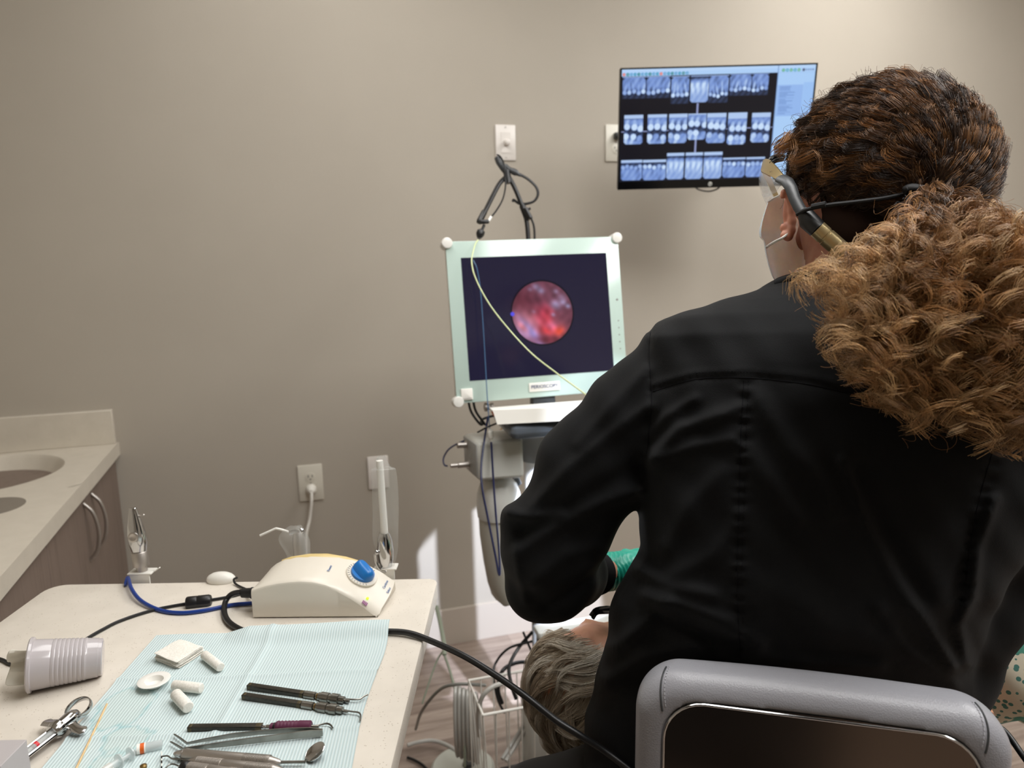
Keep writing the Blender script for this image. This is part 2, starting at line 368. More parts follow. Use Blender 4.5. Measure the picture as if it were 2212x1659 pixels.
lp = V((.80, .90, 1.90)); la_ = (V((.72, 1.95, .55)) - lp).normalized()  # housing of the added dental lamp, out of view
root = empty('added_dental_lamp', lp); tag(root, 'added dental lamp on a ceiling arm above the patient, unseen over the top of the picture', 'dental lamp')
b = MB(); b.lathe(lp - la_ * .012, la_, [(0, .001), (.0, .09), (.006, .125), (.012, .13), (.012, .122), (.008, .118), (.004, .001)], 36, cap=False); b.lathe(lp - la_ * .07, la_, [(0, .02), (.01, .06), (.058, .10)], 30); b.build('lamp_head', M['white'], root)
b = MB(); b.tube(spline([lp - la_ * .06, lp - la_ * .16 + V((.1, 0, .04)), V((1.2, .8, 2.3)), V((1.5, .9, HC - .02))], 8), .02, 12); b.build('lamp_arm', M['white'], root)
wd_ = (WLT - WLP).normalized(); b = MB(); b.lathe(WLP - wd_ * .004, -wd_, [(0, .001), (0, .018), (.002, .022), (.02, .022), (.05, .016), (.09, .014), (.092, .004)], 24)  # body of the added torch, hidden behind the seated person
o = b.build('added_torch', M['black']); tag(o, 'small unseen torch in front of the seated person, added to carry cool light to the wall foot', 'torch')
# ---- wall plates
def plate(name, cx, cz, w_, h_, m, label, cat, kind):
    root = empty(name, (cx, DW, cz)); tag(root, label, cat)
    b = MB(); b.box((cx, DW - .003, cz), (w_ / 2, .003, h_ / 2), bevel=.0025); b.build('cover_plate', m, root)
    yf = DW - .006
    if kind == 'dimmer':
        b = MB(); b.box((cx, yf - .0005, cz), (.0165, .0012, .033)); b.build('insert', m, root)
        b = MB(); b.lathe((cx + .002, yf, cz), (0, -1, 0), [(0, .0115), (.004, .0115), (.006, .0095), (.02, .0085), (.0215, .006)]); b.build('knob', m, root)
        for s in (-1, 1): b = MB(); b.lathe((cx, yf, cz + s * .049), (0, -1, 0), [(0, .003), (.001, .003)], 12); b.build('screw', M['satin'], root)
    if kind == 'outlet':
        for s in (1, -1):
            b = MB(); z0 = cz + s * .0195
            b.lathe((cx, yf, z0), (0, -1, 0), [(0, .0165), (.0015, .0165), (.0018, .0155)], 24); f = b.build('socket', m, root)
            b = MB()
            b.box((cx - .0063, yf - .0019, z0 + .004), (.0013, .0004, .0042)); b.box((cx + .0063, yf - .0019, z0 + .004), (.0013, .0004, .0036)); b.lathe((cx, yf - .0015, z0 - .0065), (0, -1, 0), [(0, .0024), (.0008, .0024)], 12)
            b.build('slots', M['dark_grey'], f)
        b = MB(); b.lathe((cx, yf, cz), (0, -1, 0), [(0, .003), (.001, .003)], 12); b.build('screw', M['satin'], root)
    if kind == 'blank':
        for s in (-1, 1): b = MB(); b.lathe((cx - .0, yf, cz + s * .048), (0, -1, 0), [(0, .0028), (.0008, .0028)], 12); b.build('screw', M['grey_plastic'], root)
    return root
p = onw(1091.5, 308.5); plate('dimmer_switch', p.x, p.z, .070, .1143, M['white_plate'], 'white dimmer switch with round knob on wall above the black gooseneck', 'switch', 'dimmer')
p = onw(671, 1042); OUT = p.copy(); plate('wall_outlet', p.x, p.z, .0794, .1238, M['ivory_plate'], 'ivory duplex wall outlet with a white plug in its lower socket', 'outlet', 'outlet')
p = onw(817, 1020); plate('blank_wall_plate', p.x, p.z, .070, .1143, M['white_plate'], 'blank white wall plate behind the suction tube', 'wall plate', 'blank')
p = onw(1307, 309); plate('wall_outlet', p.x + .0397, p.z, .0794, .1238, M['ivory_plate'], 'wall outlet half hidden behind the left edge of the x-ray screen', 'outlet', 'outlet')
q = V((p.x + .0397, DW - .006, p.z + .022))
t = empty('power_plug', q); tag(t, 'black plug in the outlet behind the x-ray screen', 'plug')
b = MB(); b.box(q + V((-.002, -.014, .0)), (.011, .012, .011), bevel=.004); b.build('plug_body', M['black'], t)
b = MB(); b.tube(spline([q + V((0, -.026, 0)), q + V((.03, -.04, -.01)), q + V((.12, -.05, .02)), q + V((.2, -.05, .0))], 8), .003); b.build('cord', M['rubber'], t)
# white plug and cord of the left outlet
q = V((OUT.x, DW - .006, OUT.z - .0205))
t = empty('power_plug', q); tag(t, 'white plug with a white cord hanging down from the ivory outlet', 'plug')
b = MB(); b.lathe(q, (0, -1, 0), [(0, .0165), (.012, .0165), (.022, .013), (.03, .009), (.034, .006)], 24); b.build('plug_body', M['white'], t)
b = MB(); b.tube(spline([q + V((0, -.03, 0)), V((q.x - .002, DW - .045, q.z - .03)), V((q.x - .012, DW - .045, q.z - .09)), V((q.x - .03, DW - .06, q.z - .17)), V((q.x - .03, DW - .03, q.z - .4)), V((q.x + .02, DW - .03, .06)), V((q.x + .1, DW - .05, .006))], 10), .0052); b.build('cord', M['white'], t)

# ---- sink counter against the left wall
XL += .004; KX = -.53; KH = .8555; KY0 = -.6
root = empty('counter', ((XL + KX) / 2, 1, KH)); tag(root, 'beige speckled solid counter with a backsplash and a round sink', 'counter')
b = MB(); ins = (-.86, 2.08); RS = (.175, .20)
# top with the sink hole: grid ring around an ellipse
def ell(cx, cy, rx, ry, z, n=64, off=0): return [V((cx + rx * math.cos(2 * PI * k / n + off), cy + ry * math.sin(2 * PI * k / n + off), z)) for k in range(n)]
SKC = on(28, 1032, KH); 
def sq(cx, cy, x0, x1, y0, y1, z, n=64):
    o = []
    for k in range(n):
        a = 2 * PI * k / n; dx, dy = math.cos(a), math.sin(a); t = min(((x1 - cx) if dx > 0 else (x0 - cx)) / dx if abs(dx) > 1e-6 else 9, ((y1 - cy) if dy > 0 else (y0 - cy)) / dy if abs(dy) > 1e-6 else 9)
        o.append(V((cx + dx * t, cy + dy * t, z)))
    return o
scx, scy = -.82, 2.235
b.smooth = False
y_split = 2.02
b.loft([sq(scx, scy, XL, KX, y_split, DW, KH), ell(scx, scy, .198, .198, KH)])
b.smooth = True
b.loft([ell(scx, scy, .198, .198, KH), ell(scx, scy, .190, .190, KH - .008), ell(scx, scy, .175, .175, KH - .04), ell(scx, scy, .14, .14, KH - .08), ell(scx, scy, .07, .07, KH - .11), ell(scx, scy, .02, .02, KH - .115)], cap=False)
b.smooth = False
b.box(((XL + KX) / 2, (KY0 + y_split) / 2 - .0, KH - .02), ((KX - XL) / 2, (y_split - KY0) / 2, .02))
b.box((KX - .012, (DW + y_split) / 2, KH - .0205), (.012, (DW - y_split) / 2, .0195))
b.build('worktop', M['counter'], root)
b = MB(); b.box(((XL + KX) / 2 - .003, DW - .010, KH + .0525), ((KX - XL) / 2 - .003, .010, .0525)); b.build('backsplash', M['counter'], root, bevel=.002)
# small round tray ring/hole in the counter
p = V((-.69, 1.915, KH)); b = MB(); b.lathe((p.x, p.y, KH - .0), (0, 0, 1), [(.0, .070), (.0008, .070), (.0012, .066)], 48, xdir=(1, 0, 0)); h = b.build('waste_hole', mat('grommet_grey', (124, 116, 106), .45), root); part(h, 'dark grey round waste hole in the counter')
b = MB(); b.lathe((scx, scy, KH - .1145), (0, 0, 1), [(0, .022), (.002, .022), (.003, .018)], 24); b.build('drain', M['chrome'], root)
# cabinets under it: two door units nearest the wall and a drawer unit
def cab(y0, y1, label, drawers=False, handle_at=()):
    root = empty('base_cabinet', ((XL + KX) / 2, (y0 + y1) / 2, 0)); tag(root, label, 'cabinet')
    b = MB(); b.box(((XL + KX) / 2 - .02, (y0 + y1) / 2, (KH - .04 + .09) / 2), ((KX - XL) / 2 - .025, (y1 - y0) / 2 - .001, (KH - .04 - .09) / 2)); b.build('body', M['laminate'], root)
    xf = KX - .022
    if drawers:
        zz = [KH - .055, KH - .055 - .20, KH - .055 - .44, .1]
        for i in range(3):
            b = MB(); b.box((xf, (y0 + y1) / 2, (zz[i] + zz[i + 1]) / 2 + .0), (.009, (y1 - y0) / 2 - .002, (zz[i] - zz[i + 1]) / 2 - .0015)); d = b.build('drawer', M['laminate'], root, bevel=.001)
            c = V((xf + .009, (y0 + y1) / 2, (zz[i] + zz[i + 1]) / 2)); b = MB(); b.tube(spline([c + V((0, -.07, 0)), c + V((.022, -.045, 0)), c + V((.028, 0, 0)), c + V((.022, .045, 0)), c + V((0, .07, 0))], 6), .0045); b.build('handle', M['satin'], d)
    else:
        ym = (y0 + y1) / 2
        for a, c_, hy in ((y0, ym, ym - .042), (ym, y1, ym + .042)):
            b = MB(); b.box((xf, (a + c_) / 2, (KH - .045 + .1) / 2), (.009, (c_ - a) / 2 - .0015, (KH - .045 - .1) / 2)); d = b.build('door', M['laminate'], root, bevel=.001)
            c = V((xf + .009, hy, .715)); b = MB(); b.tube(spline([c + V((0, 0, .078)), c + V((.020, 0, .05)), c + V((.028, 0, 0)), c + V((.020, 0, -.05)), c + V((0, 0, -.078))], 8), .0050); b.build('handle', M['satin'], d)
    return root
cab(1.767, DW - .012, 'taupe wood laminate sink cabinet with two curved metal handles, next to the back wall')
cab(1.17, 1.767, 'taupe wood laminate drawer cabinet on the near side of the sink cabinet', True)
cab(.2, 1.17, 'taupe wood laminate base cabinet at the near end of the counter')
# ================================================================== work table and what lies on it
TH = .885; TA = math.atan2(-.297, .955)
EX = V((math.cos(TA), math.sin(TA), 0)); EY = V((-math.sin(TA), math.cos(TA), 0)); EZ = V((0, 0, 1))
AX = (EX, EY, EZ)
def T(x, y, dz=0): return on(x, y, TH + dz)
def TT(pts, dz=0): return [T(*(p if len(p) == 3 else (*p, dz))) for p in pts]
BL, BR = T(112, 1262), T(946, 1251)
tw = (BR - BL).dot(EX); td = .56
root = empty('work_table', (BL + EX * tw / 2 - EY * td / 2) * 1.0); root.location.z = 0
tag(root, 'cream speckled work table with rounded corners, holding dental instruments', 'table')
def rrect(c, hx, hy, r, z, n=6, rs=None):
    o = []
    for q, (sx, sy) in enumerate(((1, 1), (-1, 1), (-1, -1), (1, -1))):
        rq = rs[q] if rs else r
        for i in range(n + 1):
            a = q * PI / 2 + i * PI / 2 / n; o.append(c + EX * (sx * (hx - rq) + rq * math.cos(a)) + EY * (sy * (hy - rq) + rq * math.sin(a)) + EZ * (z - c.z))
    return o
tc = BL + EX * tw / 2 - EY * td / 2
b = MB(); rs = (.016, .03, .03, .016)
sm = b.smooth; b.smooth = False
prof = [(-.028, .003), (-.026, 0), (-.003, 0), (-.0008, .0010), (0, .003)]
b.loft([rrect(tc, tw / 2 - e, td / 2 - e, 0, TH + z, rs=[q - e for q in rs]) for z, e in prof], cap=True)
b.build('tabletop', M['worktop'], root)
b = MB(); pc = tc + EX * -.12; b.box(V((pc.x, pc.y, .43)), (.04, .04, .425), AX); b.build('pedestal', M['light_grey'], root, bevel=.006)
b = MB(); b.box(V((pc.x, pc.y, .03)), (.26, .2, .022), AX, bevel=.02); b.build('foot', M['light_grey'], root)
b = MB(); b.box(V((tc.x, tc.y, TH - .045)), (tw / 2 - .12, td / 2 - .13, .016), AX); b.build('under_frame', M['light_grey'], root)

# ---- paper bib: folded creases, one gentle lift; corners from the photograph
bib = [(335, 1375), (845, 1357), (760, 1659), (85, 1659)]
A_, B_ = T(338, 1376), T(843, 1357); C_ = T(757, 1662); D_ = T(95, 1659)
down = ((C_ - B_).normalized() + (D_ - A_).normalized()).normalized()
D2 = A_ + (D_ - A_).normalized() * .455; C2 = B_ + (C_ - B_).normalized() * .455
nx, ny = 120, 150; vv = []; 
rng = np.random.RandomState(4)
U_, W_ = np.meshgrid(np.linspace(0, 1, nx), np.linspace(0, 1, ny), indexing='ij')
A3, B3, C3_, D3 = [np.array(q) for q in (A_, B_, C2, D2)]
P = (A3 * ((1 - U_) * (1 - W_))[..., None] + B3 * (U_ * (1 - W_))[..., None] + C3_ * (U_ * W_)[..., None] + D3 * ((1 - U_) * W_)[..., None])
# wavy outer edges
P += np.array(EX) * (np.where(U_ < .5, 0, 1) * 0 + .0035 * np.sin(W_ * 9 + 1) * U_ ** 3 * np.minimum(1, W_ * 6))[..., None]
hgt = .0012 + .0030 * np.exp(-np.abs(U_ - .5) / .012) + .0030 * (np.exp(-np.abs(W_ - .25) / .008) + np.exp(-np.abs(W_ - .5) / .008) + np.exp(-np.abs(W_ - .75) / .008))
hgt += .0105 * np.exp(-(W_ / .062) ** 4) * np.clip((U_ - .30) / .10, 0, 1)
hgt += .0014 * (1 + np.sin(U_ * 9 + W_ * 5)) * (np.abs(U_ - .5) * 2) + 0
P[..., 2] = TH + hgt
idx = np.arange(nx * ny).reshape(nx, ny); fc = np.stack([idx[:-1, :-1], idx[1:, :-1], idx[1:, 1:], idx[:-1, 1:]], -1).reshape(-1, 4)[:, ::-1]
m = mat('blue_paper_bib', (198, 222, 225), .8); uvn = N(m, 'ShaderNodeAttribute', attribute_name='col'); M['bib'] = m
# embossed ribs run with the long side; two damp stains with darker rims
sep = N(m, 'ShaderNodeSeparateColor'); L(m, uvn, 'Color', sep, 'Color')
sn = N(m, 'ShaderNodeMath', operation='MULTIPLY'); L(m, sep, 'Red', sn, 0); sn.inputs[1].default_value = 2 * PI * 92
s2 = N(m, 'ShaderNodeMath', operation='SINE'); L(m, sn, 0, s2, 0); bump(m, s2, 0, .55, .00035)
r1 = ramp(m, [(0, (184, 203, 205)), (.5, (198, 212, 213)), (1, (205, 218, 218))]); mm = N(m, 'ShaderNodeMapRange'); L(m, s2, 0, mm, 'Value'); mm.inputs['From Min'].default_value = -1; L(m, mm, 0, r1, 'Fac')
x = N(m, 'ShaderNodeMix', data_type='RGBA'); L(m, r1, 'Color', x, 'A'); x.inputs['B'].default_value = (*lin((134, 184, 190)), 1); L(m, sep, 'Blue', x, 'Factor')
x2 = N(m, 'ShaderNodeMix', data_type='RGBA'); L(m, x, 'Result', x2, 'A'); x2.inputs['B'].default_value = (*lin((188, 204, 200)), 1); L(m, sep, 'Green', x2, 'Factor'); L(m, x2, 'Result', bsdf(m), 'Base Color')
col = np.zeros((nx, ny, 3), np.float32); col[..., 0] = U_
wob = .0025 * np.sin(U_ * 60) + .003 * np.sin(W_ * 47 + 2) + .0018 * np.sin(U_ * 130 + W_ * 90)
for (sx_, sy_, rx_, ry_) in ((264, 1533, .030, .036), (268, 1603, .026, .022), (236, 1642, .014, .016)):
    c_ = T(sx_, sy_); dx_ = (P[..., 0] - c_.x) * EX.x + (P[..., 1] - c_.y) * EX.y; dy_ = (P[..., 0] - c_.x) * EY.x + (P[..., 1] - c_.y) * EY.y
    dd_ = (np.sqrt((dx_ / rx_) ** 2 + (dy_ / ry_) ** 2) - 1) * rx_ + wob
    col[..., 2] = np.maximum(col[..., 2], np.exp(-(dd_ / .0018) ** 2) * .75); col[..., 1] = np.maximum(col[..., 1], (dd_ < 0) * .45)
o = npmesh('paper_bib', P.reshape(-1, 3), fc, m, attr=col.reshape(-1, 3)); tag(o, 'pale blue ribbed paper bib spread on the work table under the instruments', 'paper bib')

# ---- ultrasonic scaler unit
root = empty('ultrasonic_unit', T(680, 1320)); tag(root, 'cream humpbacked ultrasonic scaler unit with a blue knob on the work table', 'scaler unit')
f0 = T(547, 1336); f1 = T(815, 1334); ux = (f1 - f0).normalized(); uy = V((-ux.y, ux.x, 0)); wl = (f1 - f0).length
def hgtp(t, k):                                   # t 0..1 along the front; k 0 front edge, 1 ridge
    fr = [(0, .044), (.05, .0475), (.12, .0515), (.2, .0545), (.3, .057), (.4, .058), (.5, .0565), (.6, .052), (.7, .044), (.8, .033), (.9, .019), (.96, .009), (1, .003)]
    bk = [(0, .040), (.03, .047), (.08, .054), (.15, .060), (.25, .0645), (.38, .067), (.5, .0665), (.6, .064), (.7, .059), (.8, .051), (.9, .039), (1, .022)]
    def ip(a):
        for (x0, y0), (x1, y1) in zip(a, a[1:]):
            if t <= x1: return y0 + (y1 - y0) * (t - x0) / (x1 - x0)
        return a[-1][1]
    return ip(fr) * (1 - k) + ip(bk) * k
secs = []
nt = 40; WD = .088
for i in range(nt + 1):
    t = i / nt; bulge = .0 + .012 * math.sin(t * PI); 
    xr = lambda k: ux * (wl * t + (t ** 3) * .014 * math.sin(k * 2.2))
    ring = [f0 + xr(0) + EZ * .002, f0 + xr(0) + EZ * (hgtp(t, 0) - .004), f0 + xr(0) + uy * .0015 + EZ * (hgtp(t, 0) - .001), f0 + xr(.1) + uy * .005 + EZ * (hgtp(t, 0) + .001)]
    for k in (.15, .3, .5, .7, .85): ring.append(f0 + xr(k) + uy * (WD * k) + EZ * (hgtp(t, math.sin(k * PI / 2) ** .9)))
    ring += [f0 + xr(1) + uy * (WD * .97) + EZ * (hgtp(t, 1) - .006), f0 + xr(1) + uy * WD + EZ * (hgtp(t, 1) - .016), f0 + xr(1) + uy * WD + EZ * .002]
    secs.append(ring)
# rounded nose at the right end
b = MB(); b.loft(secs, cap=True); b.build('housing', M['cream'], root, bevel=.0015)
b = MB(); b.box(f0 + ux * (wl * .5) + uy * (WD * .5) + EZ * .001, (wl * .5 - .004, WD * .5 - .004, .002), (ux, uy, EZ)); b.build('base_plate', M['black'], root)
def us(t, k, dz=0): return f0 + ux * (wl * t + (t ** 3) * .014 * math.sin(k * 2.2)) + uy * (WD * k) + EZ * (hgtp(t, math.sin(k * PI / 2) ** .9) + dz)
def unorm(t, k):
    a = us(min(t + .02, 1), k) - us(t - .02, k); c_ = us(t, min(k + .05, 1)) - us(t, k - .05); return a.cross(c_).normalized(), a.normalized()
b = MB(); gr = []
for t, e in ((.12, .15), (.2, .6), (.35, 1), (.5, 1), (.65, .6), (.74, .15)):
    gr.append([us(t, .86 - .10 * e, -.0006), us(t, .86 - .05 * e, .0012), us(t, .86 + .02 * e, .0015), us(t, .86 + .06 * e, -.0006)])
b.loft(gr, closed=False); b.build('top_groove', M['cream_yellow'], root)
nk, tk = unorm(.80, .52); kc = us(.80, .52); tb = nk.cross(tk)
b = MB(); b.lathe(kc, nk, [(-.002, .0245), (.0012, .0245), (.002, .0235)], 40); b.build('dial_ring', M['cream'], root)
b = MB()
for i in range(22):
    a = .9 + i * 4.4 / 21; d = tk * math.cos(a) + tb * math.sin(a); b.box(kc + d * .0222 + nk * .0022, (.0014, .0004, .0004), (d, nk.cross(d), nk))
b.build('dial_marks', M['grey_plastic'], root)
kd = (tk * .82 + tb * -.57).normalized(); ke = nk.cross(kd)
b = MB(); b.lathe(kc, nk, [(.001, .0185), (.006, .0182), (.0065, .016)], 36)
rings = []
for q, (hl, hw) in ((.004, (.0185, .0135)), (.010, (.018, .0115)), (.015, (.0165, .0085)), (.0175, (.014, .006)), (.0185, (.011, .003))):
    rings.append([kc + nk * q + kd * (hl * math.copysign(abs(math.cos(a)) ** .6, math.cos(a))) + ke * (hw * math.copysign(abs(math.sin(a)) ** .8, math.sin(a))) for a in [2 * PI * j / 28 for j in range(28)]])
b.loft(rings, cap=True); b.build('knob', M['blue_knob'], root)
p_ = us(.90, .13, .001); nn, tt = unorm(.90, .13)
b = MB(); b.sphere(p_, .0022, 12); b.build('indicator_light', mat('green_indicator', (170, 230, 40), .3, ecol=lin((170, 240, 50)), emit=1.6), root)
M['pur'] = mat('purple_print', (134, 58, 120), .5); M['blueprint'] = mat('blue_print', (96, 122, 168), .5)
p_ = us(.885, .035, .0012); b = MB()
for k in range(4): b.box(p_ + tt * (.0022 * k), (.0008, .0026, .0003), (tt, (nn.cross(tt)), nn))
b.build('printed_mark', M['pur'], root)
for (t, k, s_, sz) in ((.575, .42, 'Power', .006), (.955, .60, 'Cavitron', .0058), (.985, .52, 'Select', .0055)):
    nn, tt = unorm(t, k); q_ = nn.cross(tt)
    text_mesh('lettering', s_, sz, us(t, k, .001), q_, -tt, M['blueprint'], root, .0002)
q = f0 + uy * .03 + EZ * .026
b = MB(); b.lathe(q, -ux, [(0, .0085), (.012, .0085), (.013, .0075), (.026, .007), (.027, .005)], 16); b.build('connector', M['black'], root)

# ---- cords
def cord(name, pts, r, m, label, cat='cable', n=8, **k):
    b = MB(); b.tube(spline(pts, n), r, 10, **k); o = b.build(name, m); return tag(o, label, cat)
R1 = .0042
cable = [q - ux * .026, T(519, 1279, .026), T(500, 1284, .018), T(487, 1300, .008), T(485, 1325, .005), T(496, 1345, .005), T(522, 1361, .0045)]
hid = [T(560, 1385, -.004), T(640, 1395, -.004), T(740, 1378, -.004)]
edge = [T(842, 1364, .0055), T(885, 1368, .006), T(932, 1385, .004)]
hang = [at(1000, 1416, .98), at(1060, 1452, .955), at(1130, 1500, .93), at(1200, 1555, .915), at(1252, 1588, .905), at(1330, 1640, .90), at(1480, 1760, .84), at(1700, 1830, .80), at(1960, 1760, .86), at(2130, 1560, 1.02), at(2170, 1580, 1.0), at(2215, 1640, .97), at(2290, 1740, .95)]
b = MB(); b.tube(spline(cable + [T(556, 1370, .0044), T(640, 1374, .0044), T(740, 1370, .0044), T(800, 1366, .0044)] + edge + hang[:7], 10), R1, 12)
o = b.build('scaler_cable', M['rubber']); tag(o, 'thick black scaler cable looping under the blue bib and off the table edge', 'cable')
b = MB(); b.tube(spline(hang[9:] , 10), R1, 12); o = b.build('scaler_cable', M['rubber']); tag(o, 'black hose over the green patterned top beside the grey stool back', 'cable')
root = empty('power_cable', T(427, 1303)); tag(root, 'thin black power cord with a ferrite lump crossing the table behind the cup', 'cord')
r2 = .0024
b = MB(); b.tube(spline(TT([(-330, 1440), (-180, 1408), (-60, 1410), (0, 1424), (22, 1434), (60, 1442), (120, 1425), (187, 1380), (225, 1358), (262, 1340), (330, 1318), (402, 1304), (455, 1296), (490, 1290), (515, 1284), (530, 1279)], r2 + .0002) , 8) + [q - ux * .012 + uy * .012], r2, 8); b.build('cord', M['rubber'], root)
a_, c_ = T(401, 1303, .0065), T(456, 1297, .0065); d_ = (c_ - a_).normalized()
b = MB(); b.lathe(a_, d_, [(0, .0045), (.001, .0085), (.003, .0095), (.016, .0095), (.017, .009), (.018, .0095), ((c_ - a_).length - .003, .0095), ((c_ - a_).length, .008), ((c_ - a_).length + .001, .0045)], 16); b.build('ferrite', M['black'], root)
cord('thin_cable', TT([(512, 1248, .012), (505, 1252, .008), (510, 1262, .003), (530, 1272, .003), (545, 1275, .003)]) + [T(555, 1272, .002)], .0018, M['rubber'], 'short loop of thin black cable behind the left end of the scaler unit')
hold = T(293, 1258)
cord('water_hose', [T(270, 1268, -.03), T(272, 1262, .004), T(276, 1248, .008), T(284, 1272, .010), T(305, 1298, .006), T(345, 1318, .0032), T(390, 1324, .0032), T(440, 1319, .0032), T(500, 1307, .0032), T(546, 1303, .004)], .0031, M['blue_hose'], 'blue water hose from the chrome handpiece holder to the scaler unit', 'hose')
# white dome behind
b = MB(); p_ = T(478, 1256); b.sphere(p_ + EZ * .004, (.024, .014, .0125), 20, AX); o = b.build('silicone_cover', M['white']); tag(o, 'small white domed cover at the far edge of the table', 'cover')

# ---- holders on the far rim of the table
def bracket(px, py, w_, label, back=.016):
    p_ = T(px, py); root = empty('instrument_holder', p_ + EY * back); tag(root, label, 'holder')
    b = MB(); b.box(p_ + EY * back + EZ * .012, (w_ / 2, .012, .0015), AX, bevel=.001); b.box(p_ + EY * (back - .010) + EZ * .004, (w_ / 2 * .82, .0015, .009), AX); b.build('bracket', M['white'], root)
    b = MB(); b.box(p_ + EY * (back - .004) - EZ * .03, (w_ / 2 * .5, .006, .035), AX); b.build('stem', M['light_grey'], root)
    return root, p_ + EY * back
root, hp = bracket(299, 1258, .040, 'white bracket on the far table rim holding the chrome handpiece')
b = MB(); b.tube([hp + EX * .012 + EZ * .012, hp + EX * .022 + EZ * .013, hp + EX * .030 + EZ * .0185], [.004, .003, .002], 8, flat=.5); b.build('prong', M['white'], root)
hr = empty('handpiece', hp); tag(hr, 'chrome suction valve handpiece standing in the left holder', 'handpiece')
lean = (EZ - EX * .06 + EY * .05).normalized()
b = MB(); b.lathe(hp + EZ * .010, lean, [(0, .0085), (.012, .0085), (.0125, .0125), (.036, .0125), (.037, .0118)], 24); b.build('collar', M['satin'], hr)
b = MB(); b.lathe(hp + EZ * .010 + lean * .037, lean, [(0, .0118), (.012, .0145), (.028, .0152), (.045, .0125), (.062, .0085), (.073, .0065), (.075, .0055)], 24, sx=.8, xdir=EY); b.build('valve_body', M['chrome'], hr)
c_ = hp + EZ * .010 + lean * .066 - EY * .0118; b = MB(); b.lathe(c_, -EY + EZ * .1, [(-.002, .0085), (.0012, .0085), (.002, .006), (.0005, .002)], 20); b.build('lever_dial', M['satin'], hr)
c_ = hp + EZ * .010 + lean * .098 + EX * .008; b = MB(); b.tube([c_, c_ + EX * .007 + EZ * .001], .0014, 8); b.sphere(c_ + EX * .008 + EZ * .001, .0026, 10); b.build('side_pin', M['satin'], hr)
# suction tube in a clear sleeve, right
root, hp = bracket(831, 1248, .038, 'white bracket at the right end of the far table rim holding the suction tube')
sr = empty('suction_tube', hp); tag(sr, 'tall white suction tube standing in a clear plastic sleeve at the table rim', 'suction tube')
b = MB(); ztop = (at(829, 985, 1.23) - hp).z
b.lathe(hp + EZ * .012, EZ, [(0, .010), (.006, .011), (.012, .0125), (.030, .0135), (.05, .0115), (.060, .0075)], 24); b.build('valve', M['chrome'], sr)
b = MB(); b.lathe(hp + EZ * .068 + EX * .0005, EZ - EX * .012, [(0, .0062), (ztop - .075, .0058), (ztop - .070, .0054)], 20); b.build('tube', M['white_gloss'], sr)
b = MB(); c_ = hp - EX * .012 - EY * .01 + EZ * .012; b.tube(spline([c_ + EZ * .028, c_ + EZ * .026 - EX * .003, c_ + EZ * .012 - EX * .002, c_ + EX * .004, c_ + EX * .014 - EZ * .004], 6), .0028, 10); b.sphere(c_ + EZ * .03, .0045, 12); b.build('lever', M['chrome'], sr)
def sleeve(base, axis, prof, seed, name, parent, squash=.45, n=28, crumple=.0012, xdir=None):
    rg = random.Random(seed); ph = [rg.uniform(0, 6.28) for _ in range(8)]
    ax = V(axis).normalized(); x = V(xdir or EX); x = (x - ax * x.dot(ax)).normalized(); y = ax.cross(x); rings = []
    m_ = len(prof)
    for i, (d, r, off) in enumerate(prof):
        ring = []
        for k in range(n):
            a = 2 * PI * k / n; rr = r * (1 + .10 * math.sin(3 * a + ph[0] + d * 40) + .07 * math.sin(5 * a + ph[1] - d * 70)) + crumple * math.sin(7 * a + ph[2] + d * 160)
            ring.append(V(base) + ax * d + x * (off + math.cos(a) * rr) + y * (math.sin(a) * rr * squash))
        rings.append(ring)
    b = MB(); b.loft(rings); return b.build(name, M['film'], parent, sub=1)
zz = ztop
sleeve(hp, EZ, [(.012, .012, 0), (.03, .016, .002), (.05, .021, .003), (.075, .022, .004), (.11, .0215, .004), (.15, .021, .004), (.19, .020, .004), (zz * .9, .015, .004), (zz * .97, .010, .002), (zz + .002, .007, .001), (zz + .006, .005, .004)], 3, 'plastic_sleeve', sr)
# air-water syringe in a bag behind the scaler unit
hp = T(655, 1256) + EY * .02
ar = empty('air_water_syringe', hp); tag(ar, 'air and water syringe wrapped in crumpled clear film behind the scaler unit', 'syringe')
def D(x, y, z=1.235): return at(x, y, z)
b = MB(); b.tube([D(650, 1262), D(650, 1230), D(648, 1195), D(645, 1165), D(643, 1150)], [.009, .0095, .0105, .0105, .008], 16); b.build('handle', M['satin'], ar)
b = MB(); b.tube([D(650, 1150), D(636, 1149), D(626, 1152)], [.006, .0055, .0045], 12); b.sphere(D(651, 1147), .006, 12); b.build('head', M['chrome'], ar)
b = MB(); b.tube(spline([D(630, 1152), D(614, 1146), D(598, 1142), D(594, 1142.5)], 5) + [D(562, 1157)], .0021, 10); b.build('tip', M['white_gloss'], ar)
b = MB(); b.tube(spline([D(655, 1145, 1.25), D(660, 1120, 1.32), D(668, 1090, 1.5)], 6)[:2], .003, 8)
sleeve(D(650, 1262), (D(643, 1128) - D(650, 1262)), [(0, .016, 0), (.02, .019, .0), (.04, .019, .001), (.055, .020, -.002), (.07, .024, -.006), (.082, .023, -.010), (.092, .017, -.008), (.098, .008, -.004)], 11, 'plastic_sleeve', ar, squash=.6, crumple=.0018)
br_, _ = bracket(655, 1252, .036, 'white bracket behind the scaler unit holding the wrapped syringe', .02)

